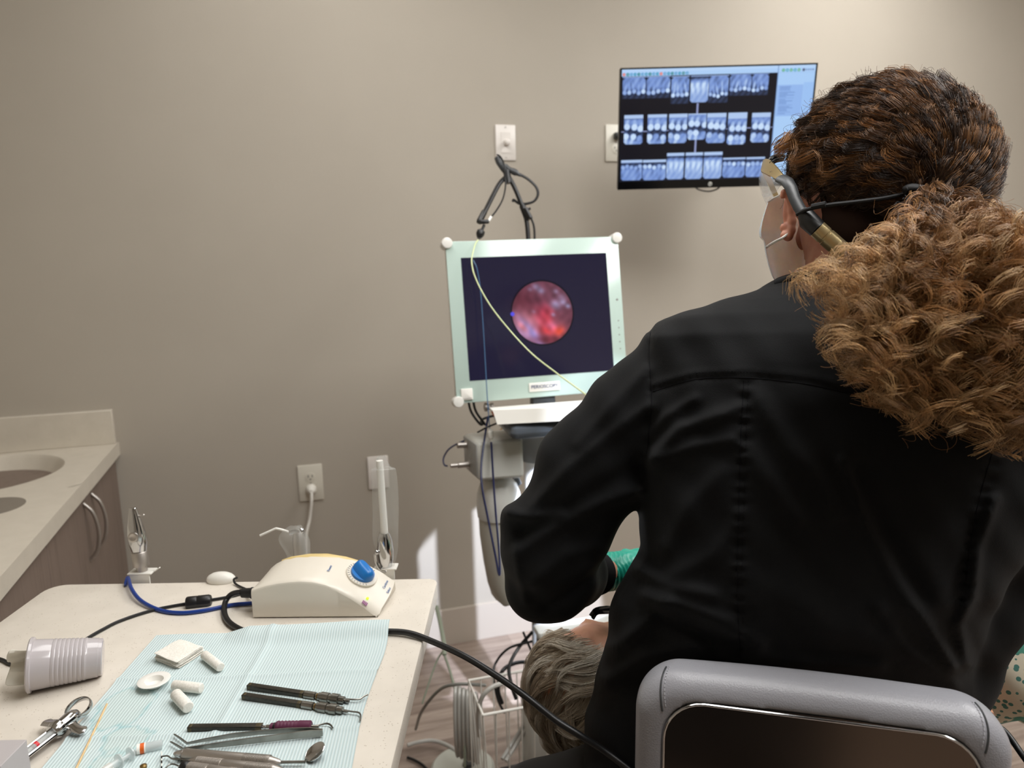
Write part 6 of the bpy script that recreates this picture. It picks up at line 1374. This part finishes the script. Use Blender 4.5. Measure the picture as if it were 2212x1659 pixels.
# ---- hair drawn back over the head to the tie
HC0 = np.array(c3(1898, 372, .95)); HR = np.array([.120, .110, .118]); TIE = np.array(c3(1984, 428, .842))
td_ = (TIE - HC0) / HR; td_ /= np.linalg.norm(td_)
def keep(d):                                   # scalp area that carries hair
    p_ = d * HR * .93; f_ = p_ @ FD; u_ = p_ @ HU; s_ = p_ @ HS
    return (f_ < .068 + .55 * u_ * (u_ < 0)) & (u_ > -.125) & ~((s_ < -.050) & (u_ < -.012) & (f_ > .008)) & ~((u_ < -.118) & (s_ < -.03))
S = 21000; d = rs.normal(size=(S * 3, 3)); d /= np.linalg.norm(d, axis=1, keepdims=True); d = d[keep(d)][:S]; S = len(d); K = 34
NG = 520; dc = d[rs.choice(S, NG, replace=False)]; gi = np.concatenate([np.argmax(d[i:i + 3000] @ dc.T, 1) for i in range(0, S, 3000)])
t = np.linspace(0, 1, K)[None, :, None]
def path(d_, cl, cl2, ph, amp):
    om = np.arccos(np.clip(d_ @ td_, -1, .9999))[:, None, None]
    dirs = (np.sin((1 - t) * om) * d_[:, None, :] + np.sin(t * om) * td_) / np.sin(om); dirs /= np.linalg.norm(dirs, axis=2, keepdims=True)
    tang = np.gradient(dirs, axis=1); tang /= np.linalg.norm(tang, axis=2, keepdims=True) + 1e-9; side = np.cross(tang, dirs); arc = om * t * .118
    env = np.clip(np.sin(t * PI), 0, 1) ** .6
    wave = np.sin(arc * 2 * PI / .046 + ph) * amp
    lift = .004 + .004 * (1 + cl[:, None, 1:2]) + .0062 * np.cos(arc * 2 * PI / .046 + ph + 1.1)
    return HC0 + dirs * (HR * .955) + side * (wave * env) + dirs * (lift * env), env
clg = vnoise(dc, 2.4, 3); clg2 = vnoise(dc, 8, 4); phg = clg[:, None, 0:1] * 2.2 + rs.normal(0, .55, (NG, 1, 1)); PG, env = path(dc, clg, clg2, phg, rs.uniform(.006, .013, (NG, 1, 1)))
off = (d - dc[gi])[:, None, :] * HR; wv = 1 - .45 * env
P = PG[gi] + off * wv + rs.normal(0, .0013, (S, 1, 3)) * env + rs.normal(0, .0006, (S, K, 3)).cumsum(axis=1) * .30 * env
w_ = np.clip((t - .84) / .16, 0, 1) ** 1.5; jit = rs.normal(0, .0085, (S, 1, 3)) * np.array([1, 1, .5]); P = P * (1 - w_) + (TIE + jit + np.array([0, 0, -.004])) * w_
hl = np.clip(clg2[gi, 2] * .5 + clg[gi, 2] * .3 + rs.normal(0, .20, (NG,))[gi] + rs.normal(0, .16, S) + .24, 0, 1)[:, None, None]; dk = rs.uniform(.6, 1.2, (S, 1, 1)) * rs.uniform(.7, 1.15, (NG, 1, 1))[gi]
COL = (DARK * (1 - hl) + (MID * .35 + GOLD * .65) * hl) * dk * np.ones((1, K, 1)); COL = COL * (.85 + .4 * np.sin(t * PI))
rad = np.full((S, K), .00026) * (1 - .3 * t[..., 0])
# cap below the strands, so no scalp shows
def cap(X, Y, Z):
    dd = s_ell(X, Y, Z, HC0, tuple(HR * .94)); a = X - HCc[0]; b_ = Y - HCc[1]; c_ = Z - HCc[2]
    f_ = a * FD[0] + b_ * FD[1] + c_ * FD[2]; u_ = a * HU[0] + b_ * HU[1] + c_ * HU[2]; s_ = a * HS[0] + b_ * HS[1] + c_ * HS[2]
    cut = np.maximum(f_ - .062 - .6 * np.minimum(u_, 0), -.125 - u_); e = np.maximum(np.maximum(s_ + .058, u_ + .015), -.010 - f_) * 0 - 1
    ear_ = np.minimum(np.minimum(-(s_ + .050), -(u_ + .008)), f_ - .006)     # room for the ear and cheek
    dd = np.maximum(dd, cut); dd = smin(dd, s_ell(X, Y, Z, c3(1846, 498, .915), (.058, .066, .050)), .02); return np.maximum(dd, ear_)
lo, hi = bounds([HC0], .15); v_, f_ = surface_nets(cap, lo, hi, .004)
hcap = npmesh('hair', c2w(v_), f_, M['hair_dark'], worker, True, np.tile(DARK * .7, (len(v_), 1))); part(hcap, 'dark brown hair with golden streaks drawn back')
strands('hair_strands', c2w(P.reshape(-1, 3)).reshape(P.shape), rad, COL, M['hair'], hcap)
# flyaway frizz round the outline
S2 = 1900; d = rs.normal(size=(S2 * 4, 3)); d /= np.linalg.norm(d, axis=1, keepdims=True); d = d[keep(d)][:S2]; S2 = len(d); K2 = 16; t = np.linspace(0, 1, K2)[None, :, None]
ax1 = rs.normal(size=(S2, 1, 3)); ax1 /= np.linalg.norm(ax1, axis=2, keepdims=True); ln = rs.uniform(.014, .052, (S2, 1, 1)); o1 = np.cross(ax1, d[:, None, :]); rc = rs.uniform(.004, .013, (S2, 1, 1)); fr = rs.uniform(2.5, 7, (S2, 1, 1))
P = HC0 + d[:, None, :] * HR * .99 + (d[:, None, :] * .28 + o1 * .7) * ln * t + ax1 * (np.sin(t * fr) * rc) + np.cross(ax1, o1) * ((1 - np.cos(t * fr)) * rc * .8)
COL = (MID * rs.uniform(.3, 1.1, (S2, 1, 1))) * np.ones((1, K2, 1))
strands('flyaway_hair', c2w(P.reshape(-1, 3)).reshape(P.shape), np.full((S2, K2), .00018), COL, M['hair'], hcap)
# nape fuzz at the neck and sideburn
# ---- curly ponytail
poly = np.array([(1760, 590), (1705, 612), (1745, 700), (1790, 790), (1880, 880), (1960, 935), (2060, 940), (2140, 975), (2230, 1000), (2330, 960), (2380, 760), (2330, 560), (2240, 520), (2150, 490), (2040, 480), (1920, 560), (1850, 610)], float)
def inside(p):
    x, y = p[:, 0], p[:, 1]; c = np.zeros(len(p), bool); j = len(poly) - 1
    for i in range(len(poly)):
        xi, yi = poly[i]; xj, yj = poly[j]; c ^= ((yi > y) != (yj > y)) & (x < (xj - xi) * (y - yi) / (yj - yi) + xi); j = i
    return c
NC = 700; pt = rs.uniform((1690, 440), (2390, 1010), (NC * 7, 2)); pt = pt[inside(pt)]
# bias ends to the outer, lower parts
wgt = np.hypot(pt[:, 0] - 1985, pt[:, 1] - 430); pt = pt[rs.uniform(0, 1, len(pt)) < np.clip((wgt / 430) ** 1.5, .04, 1)][:NC]; NC = len(pt)
ez = .800 - .135 * rs.beta(1.5, 1.3, NC); dist = np.hypot(pt[:, 0] - 1985, pt[:, 1] - 430) / 560; ez = np.where(dist > .75, np.maximum(ez, .70), ez)
E_ = np.array([c3(x, y, z) for (x, y), z in zip(pt, ez)]); T0 = TIE + rs.normal(0, .009, (NC, 3)) + np.array([.004, -.010, -.012])
out = (E_ - T0); L0 = np.linalg.norm(out, axis=1, keepdims=True)
c1 = T0 + out * .22 + np.array([0, .004, 0]) * (L0 / .25) + np.array([0, 0, -.050]) * rs.uniform(.3, 1.1, (NC, 1)); c2_ = T0 + out * .70 + np.array([.0, .020, -.020]) * rs.uniform(-.2, 1, (NC, 1))
K = 44; t = np.linspace(0, 1, K)[None, :, None]; B_z = ((1 - t) ** 3) * T0[:, None] + 3 * ((1 - t) ** 2) * t * c1[:, None] + 3 * (1 - t) * t * t * c2_[:, None] + t ** 3 * E_[:, None]
per = 13; idx = np.repeat(np.arange(NC), per); S = len(idx)
base = B_z[idx]; ln = L0[idx][:, :, None]
sp = rs.normal(0, 1, (S, 1, 3)) * (.0007 + .0019 * np.sin(np.clip(t * 1.15, 0, 1) * PI * .5) * rs.uniform(.3, 1.5, (NC, 1, 1))[idx])
# a curl is a helix about the lock, larger towards the ends; strands of a lock share its phase
tg = np.gradient(base, axis=1); tg /= np.linalg.norm(tg, axis=2, keepdims=True); rf = np.array([.2, .3, -.93]); a1 = np.cross(tg, rf); a1 /= np.linalg.norm(a1, axis=2, keepdims=True); a2 = np.cross(tg, a1)
turns = (ln / rs.uniform(.036, .062, (NC, 1, 1))[idx]) + .6; phc = rs.uniform(0, 2 * PI, (NC, 1, 1))[idx] + rs.normal(0, .16, (S, 1, 1)); cr = rs.uniform(.0060, .0140, (NC, 1, 1))[idx] * np.clip(t * 1.6 + .08, 0, 1) * rs.uniform(.85, 1.15, (S, 1, 1)) * (1 + .35 * np.clip(t - .7, 0, 1) * 3)
sg = np.where(rs.uniform(0, 1, (NC, 1, 1)) < .5, -1, 1)[idx]
ang = 2 * PI * turns * (t ** 1.1) * sg + phc
P = base + sp + a1 * (np.cos(ang) * cr) + a2 * (np.sin(ang) * cr) + rs.normal(0, .0007, (S, K, 3)).cumsum(axis=1) * .14
P[..., 2] = np.minimum(P[..., 2], .812)
tone = (rs.normal(0, .26, (NC, 1, 1))[idx] + rs.normal(0, .18, (S, 1, 1)))
g_ = np.clip(.18 + .75 * t + tone, 0, 1.3); COL = np.where(g_ < .55, MID * .7 + (GOLD - MID * .75) * (g_ / .55), GOLD + (PALE - GOLD) * ((g_ - .55) / .75)) * rs.uniform(.65, 1.05, (S, 1, 1)) * rs.uniform(.55, 1.1, (NC, 1, 1))[idx]
rad = np.full((S, K), .00029) * (1 - .45 * t[..., 0] ** 3)
pony = strands('ponytail', c2w(P.reshape(-1, 3)).reshape(P.shape), rad, COL, M['hair'], worker); part(pony, 'loose golden-brown curly ponytail spreading over the right shoulder')
# inner mass of the ponytail
def core(X, Y, Z):
    Z = Z - .022
    dd = s_cone(X, Y, Z, c3(2000, 470, .80), c3(2080, 620, .765), .026, .056); dd = smin(dd, s_cone(X, Y, Z, c3(2080, 620, .765), c3(2130, 800, .765), .062, .055), .03); dd = smin(dd, s_cone(X, Y, Z, c3(1990, 560, .775), c3(1960, 700, .785), .040, .036), .03)
    return dd + .004 * np.sin(X * 190 + 2 * np.sin(Y * 120)) * np.sin(Y * 170)
lo, hi = bounds([c3(1930, 470, .8), c3(2180, 840, .77)], .09); v_, f_ = surface_nets(core, lo, hi, .005); npmesh('ponytail_core', c2w(v_), f_, M['hair_dark'], pony, True, np.tile((DARK * .5), (len(v_), 1)))
# single wiry hairs around it
S2 = 600; i2 = rs.randint(0, S, S2); k2 = rs.randint(12, K, S2); st_ = P[i2, k2]; K2 = 18; t = np.linspace(0, 1, K2)[None, :, None]; dr = rs.normal(size=(S2, 1, 3)) * np.array([1, 1, .5]); dr /= np.linalg.norm(dr, axis=2, keepdims=True); ax1 = np.cross(dr, rs.normal(size=(S2, 1, 3))); ax1 /= np.linalg.norm(ax1, axis=2, keepdims=True); ax2 = np.cross(dr, ax1)
rc = rs.uniform(.004, .012, (S2, 1, 1)); fr = rs.uniform(3, 9, (S2, 1, 1)); Pf = st_[:, None] + dr * (t * rs.uniform(.01, .04, (S2, 1, 1))) + ax1 * (np.sin(t * fr) * rc) + ax2 * ((1 - np.cos(t * fr)) * rc); Pf[..., 2] = np.minimum(Pf[..., 2], .80)
strands('stray_hair', c2w(Pf.reshape(-1, 3)).reshape(Pf.shape), np.full((S2, K2), .00014), GOLD * rs.uniform(.5, 1.2, (S2, 1, 1)) * np.ones((1, K2, 1)), M['hair'], pony)
# hair tie and cord lock
b = MB(); TC = V(c2w(TIE)); kc_ = V(at(1972, 414, .828))
b.tube([kc_ - RT * .009 + UP * .002, kc_ + RT * .012 + UP * .003], .0045, 12); b.tube([kc_ - UP * .002, kc_ - UP * .009 + RT * .001], .0042, 12); b.sphere(kc_ + UP * .003, (.012, .006, .006), 14, (RT, UP, FW)); b.build('cord_lock', M['strap'], worker)
b = MB(); rr_ = random.Random(3); 
for k in range(26):
    p0 = V(at(1985 + rr_.uniform(-30, 44), 430 + rr_.uniform(-14, 18), .818)); q = [p0]
    for j in range(7): q.append(q[-1] + RT * rr_.uniform(-.006, .007) + UP * rr_.uniform(-.005, .004) + FW * rr_.uniform(-.002, .002))
    b.tube(spline(q, 3), .00055, 5)
b.build('hair_net', M['strap'], worker)
b = MB(); b.tube(spline([V(at(1985, 424, .822)), V(at(2020, 428, .818)), V(at(2052, 425, .826)), V(at(2080, 405, .86))], 6), .004, 10); b.build('hair_tie', M['strap'], worker)

# ---- patient's short silvery hair
S = 9000; d = rs.normal(size=(S * 3, 3)); d /= np.linalg.norm(d, axis=1, keepdims=True)
k_ = (d @ pf < .60 + .20 * (d @ pc_)) & (d @ pc_ > -.62); d = d[k_][:S]; S = len(d); K = 26; t = np.linspace(0, 1, K)[None, :, None]
HR2 = np.array([.088, .096, .092]); NG = 210; dc = d[rs.choice(S, NG, replace=False)]; gi = np.argmax(d @ dc.T, 1)
cl = vnoise(dc, 2.2, 13); cl2 = vnoise(dc, 6, 14)
FL = np.array([-.62, -.70, -.30]); away = FL - dc * (dc @ FL)[:, None]; away /= np.linalg.norm(away, axis=1, keepdims=True); sd = np.cross(dc, away); flow = away + sd * (.9 * cl[:, 0:1] + .35 * cl2[:, 1:2]); flow /= np.linalg.norm(flow, axis=1, keepdims=True)
ln = rs.uniform(.085, .135, (NG, 1, 1)); cur = .75 * cl[:, None, 1:2] + .45 * cl2[:, None, 2:3]; nd = np.cross(dc, flow)[:, None]
Pd = dc[:, None] + flow[:, None] * (t * ln / .095) + nd * ((cur * (t ** 2) + .16 * np.sin(t * 5 + cl2[:, None, 0:1] * 2) * t) * ln / .095); Pd /= np.linalg.norm(Pd, axis=2, keepdims=True)
li = .002 + .017 * np.sin(t * PI * .8) * (.8 + .4 * cl2[:, None, 0:1]) + rs.uniform(-.002, .004, (NG, 1, 1))
PG = PH + Pd * HR2 + Pd * li; off = (d - dc[gi])[:, None, :] * HR2; wv = 1 - .5 * np.sin(t * PI * .75)
P = PG[gi] + off * wv + rs.normal(0, .0011, (S, 1, 3)) * t + rs.normal(0, .0005, (S, K, 3)).cumsum(axis=1) * .4
cl2 = cl2[gi]
SLV = [SL((160, 143, 122)), SL((212, 198, 178)), SL((246, 241, 230))]; g_ = np.clip(.45 + .25 * cl2[:, None, 1:2] + rs.normal(0, .2, (NG, 1, 1))[gi] + rs.normal(0, .18, (S, 1, 1)) + .25 * (t - .5), 0, 1)
COL = np.where(g_ < .5, SLV[0] + (SLV[1] - SLV[0]) * g_ * 2, SLV[1] + (SLV[2] - SLV[1]) * (g_ * 2 - 1))
def cap2(X, Y, Z):
    dd = s_ell(X, Y, Z, PH, tuple(HR2 * 1.0)); a = X - PH[0]; b_ = Y - PH[1]; c_ = Z - PH[2]
    f_ = a * pf[0] + b_ * pf[1] + c_ * pf[2]; u_ = a * pc_[0] + b_ * pc_[1] + c_ * pc_[2]; return np.maximum(dd, np.maximum(f_ - .048 - .20 * u_, -.055 - u_))
lo, hi = bounds([PH], .12); v_, f_ = surface_nets(cap2, lo, hi, .005); hc2 = npmesh('hair', c2w(v_), f_, M['silver_hair'], pat, True, np.tile(SLV[0] * .8, (len(v_), 1))); part(hc2, 'short silvery blond hair')
strands('hair_strands', c2w(P.reshape(-1, 3)).reshape(P.shape), np.full((S, K), .00034) * (1 - .5 * t[..., 0] ** 2), COL, M['silver_hair'], hc2)
# ================================================================== the stool
st = empty('operator_stool', (.55, .66, 0)); tag(st, 'grey vinyl operator stool with a polished metal back plate, under the seated person', 'stool')
# backrest: a curved rounded slab; local frame from two points on its upper edge
cA = on(1462, 1458, .955); cB = on(2070, 1530, .955); bx_ = (cB - cA).normalized(); bn_ = V((-bx_.y, bx_.x, 0)); 
if bn_.dot(FW) < 0: bn_ = -bn_
bz_ = (EZ * .985 + bn_ * .08).normalized() ; bz_ = (bz_ - bx_ * bz_.dot(bx_)).normalized(); bn_ = bx_.cross(bz_) if bx_.cross(bz_).dot(FW) > 0 else -bx_.cross(bz_)
BW = (cB - cA).length; cM = (cA + cB) / 2
HWb, HTb = BW / 2 + .042, .115; ctr = cM - EZ * .012 - bz_ * HTb + bn_ * .0
def backrest(X, Y, Z):                     # local coords x across, y up, z towards the sitter
    bow = .35 * X * X; z = Z + bow
    def rb(x, y, zz, hx, hy, hz, r, re):
        qx = np.abs(x) - (hx - r); qy = np.abs(y) - (hy - r); o = np.sqrt(np.maximum(qx, 0) ** 2 + np.maximum(qy, 0) ** 2) + np.minimum(np.maximum(qx, qy), 0) - r
        a = o + re; c_ = np.abs(zz) - hz + re; return np.sqrt(np.maximum(a, 0) ** 2 + np.maximum(c_, 0) ** 2) + np.minimum(np.maximum(a, c_), 0) - re
    d = rb(X, Y, z, HWb, HTb + .028, .032, .048, .026)
    pan = rb(X, Y - .002, z + .036, HWb - .030, HTb, .010, .040, .004); d = np.maximum(d, -pan + .0)
    # corner seams
    for s in (-1, 1):
        e = np.abs((X * s - (HWb - .060)) * .74 - (Y - (HTb - .034)) * .67); near = (X * s > HWb - .075) & (Y > HTb - .05)
    return d
v, f = surface_nets(backrest, (-HWb - .01, -HTb - .04, -.09), (HWb + .01, HTb + .04, .05), .0026)
MB3 = np.array([[bx_.x, bz_.x, bn_.x], [bx_.y, bz_.y, bn_.y], [bx_.z, bz_.z, bn_.z]])
vw = v @ MB3.T + np.array(ctr); 
o = npmesh('backrest', vw, f, M['vinyl'], st); s_ = o.modifiers.new('smooth', 'SMOOTH'); s_.factor = .5; s_.iterations = 4
def BP(x, y, z): return ctr + bx_ * x + bz_ * y + bn_ * (z - .35 * x * x)
# seams with pale thread at both upper corners
for s in (-1, 1):
    b = MB(); pts = []
    for k in range(15):
        t = k / 14; x = s * (HWb - .040 + .004 * t); ang = PI * .5 - t * PI * .62
        pts.append(BP(s * (HWb - .030 + .004 * math.sin(t * 3)), HTb + .028 - .016 - .016 * (1 - math.cos(t * PI * .5)) + .016 * math.sin(ang) , -.004 - .0295 * min(1, math.sin(t * PI * .5) * 1.02)))
    bvb = BVHTree.FromPolygons([V(q) for q in vw], [tuple(q) for q in f]) if s == -1 else bvb
    pts = [(bvb.find_nearest(q)[0]) for q in pts]; b.tube(pts, .0011, 6); b.build('corner_seam', M['dark_grey'], o)
    b = MB()
    for k in range(0, 13, 1): a_ = pts[k] - bx_ * s * .004; c_ = a_.lerp(pts[k + 1] - bx_ * s * .004, .6); a_ = bvb.find_nearest(a_)[0]; c_ = bvb.find_nearest(c_)[0]; b.tube([a_, c_], .0008, 5)
    b.build('corner_stitching', M['vinyl_thread'], o)
# metal plate with a raised polished rim
def rr2(hx, hy, r, z, n=8, off=.002):
    o_ = []
    for q, (sx, sy) in enumerate(((1, 1), (-1, 1), (-1, -1), (1, -1))):
        for i in range(n + 1):
            a = q * PI / 2 + i * PI / 2 / n; x = sx * (hx - r) + r * math.cos(a); y = sy * (hy - r) + r * math.sin(a); o_.append(BP(x, y + off, z))
    return o_
px__, py__ = HWb - .031, HTb - .001
xs_ = np.linspace(-1, 1, 41); rows = []
b = MB(); rows = []
for u in xs_:
    x = u * px__; r = .040; ex = max(0, abs(x) - (px__ - r)); hy = py__ - r + math.sqrt(max(r * r - ex * ex, 1e-8)); rows.append([BP(x, .002 + hy * t, -.031) for t in np.linspace(-1, 1, 9)])
b.loft(rows, closed=False); pl = b.build('back_plate', M['polished'], st); part(pl, 'polished metal back plate')
b = MB(); ring = rr2(px__, py__, .040, -.0325); b.tube(ring + [ring[0], ring[1]], .0014, 8, cap=False); b.build('plate_rim', M['chrome'], st)
sc_ = V((.60, .72, 0)); se = .665
b = MB(); b.lathe(V((sc_.x, sc_.y, se - .08)), EZ, [(0, .10), (.005, .17), (.02, .195), (.05, .20), (.068, .185), (.075, .14), (.076, .01)], 48); b.build('seat', M['vinyl'], st)
b = MB(); b.tube(spline([BP(0, -HTb, -.02), BP(0, -HTb - .08, -.03), V((sc_.x, sc_.y, se - .10)) - bn_ * .14, V((sc_.x, sc_.y, se - .10)) - bn_ * .03], 8), .014, 12); b.build('back_bracket', M['black'], st)
b = MB(); b.tube([V((sc_.x, sc_.y, se - .08)), V((sc_.x, sc_.y, .36))], .02, 20); b.build('gas_lift', M['chrome'], st); b = MB(); b.tube([V((sc_.x, sc_.y, .40)), V((sc_.x, sc_.y, .10))], .028, 20); b.build('column', M['black'], st)
for i in range(5):
    a = i * 2 * PI / 5 + .3; d = V((math.cos(a), math.sin(a), 0)); e_ = V((sc_.x, sc_.y, 0)) + d * .27
    b = MB(); b.tube([V((sc_.x, sc_.y, .11)) + d * .02, e_ + EZ * .075], [.02, .013], 12); b.build('base_arm', M['chrome'], st)
    b = MB(); s_ = EZ.cross(d); b.lathe(e_ + EZ * .027 - s_ * .012, s_, [(0, .02), (.002, .026), (.022, .026), (.024, .02)], 18); b.build('caster', M['black'], st)
# photographer in dark clothes, added behind the lens to darken the metal plate's reflection
ph0 = np.array([-.02, -.27, 0])
def photog(X, Y, Z):
    q = lambda *a: np.array(a) + ph0
    d = s_ell(X, Y, Z, q(0, 0, 1.62), (.075, .095, .115)); d = smin(d, s_cone(X, Y, Z, q(0, .01, 1.52), q(0, 0, 1.44), .05, .06), .03)
    d = smin(d, s_cone(X, Y, Z, q(-.13, 0, 1.36), q(.13, 0, 1.36), .085, .085), .06); d = smin(d, s_ell(X, Y, Z, q(0, 0, 1.12), (.17, .12, .30)), .05)
    d = smin(d, s_cone(X, Y, Z, q(-.02, 0, .95), q(-.03, 0, .45), .11, .12), .04)
    for s in (-1, 1):
        d = smin(d, s_cone(X, Y, Z, q(s * .20, 0, 1.36), q(s * .25, .04, 1.10), .055, .045), .03); d = smin(d, s_cone(X, Y, Z, q(s * .25, .04, 1.10), q(s * .10, .20, 1.36), .045, .03), .02)
        d = smin(d, s_cone(X, Y, Z, q(s * .09, 0, .85), q(s * .10, 0, .48), .09, .065), .04); d = smin(d, s_cone(X, Y, Z, q(s * .10, 0, .48), q(s * .11, -.02, .09), .065, .045), .02)
        d = smin(d, s_ell(X, Y, Z, q(s * .115, .05, .045), (.045, .12, .042)), .02)
    return d
v_, f_ = surface_nets(photog, (-.45, -.55, .002), (.42, .0, 1.78), .014)
o = npmesh('person', v_, f_, mat('dark_clothes', (12, 12, 14), .8)); tag(o, 'standing person in dark clothes, added behind the lens for the dark reflection in the polished stool plate', 'person')
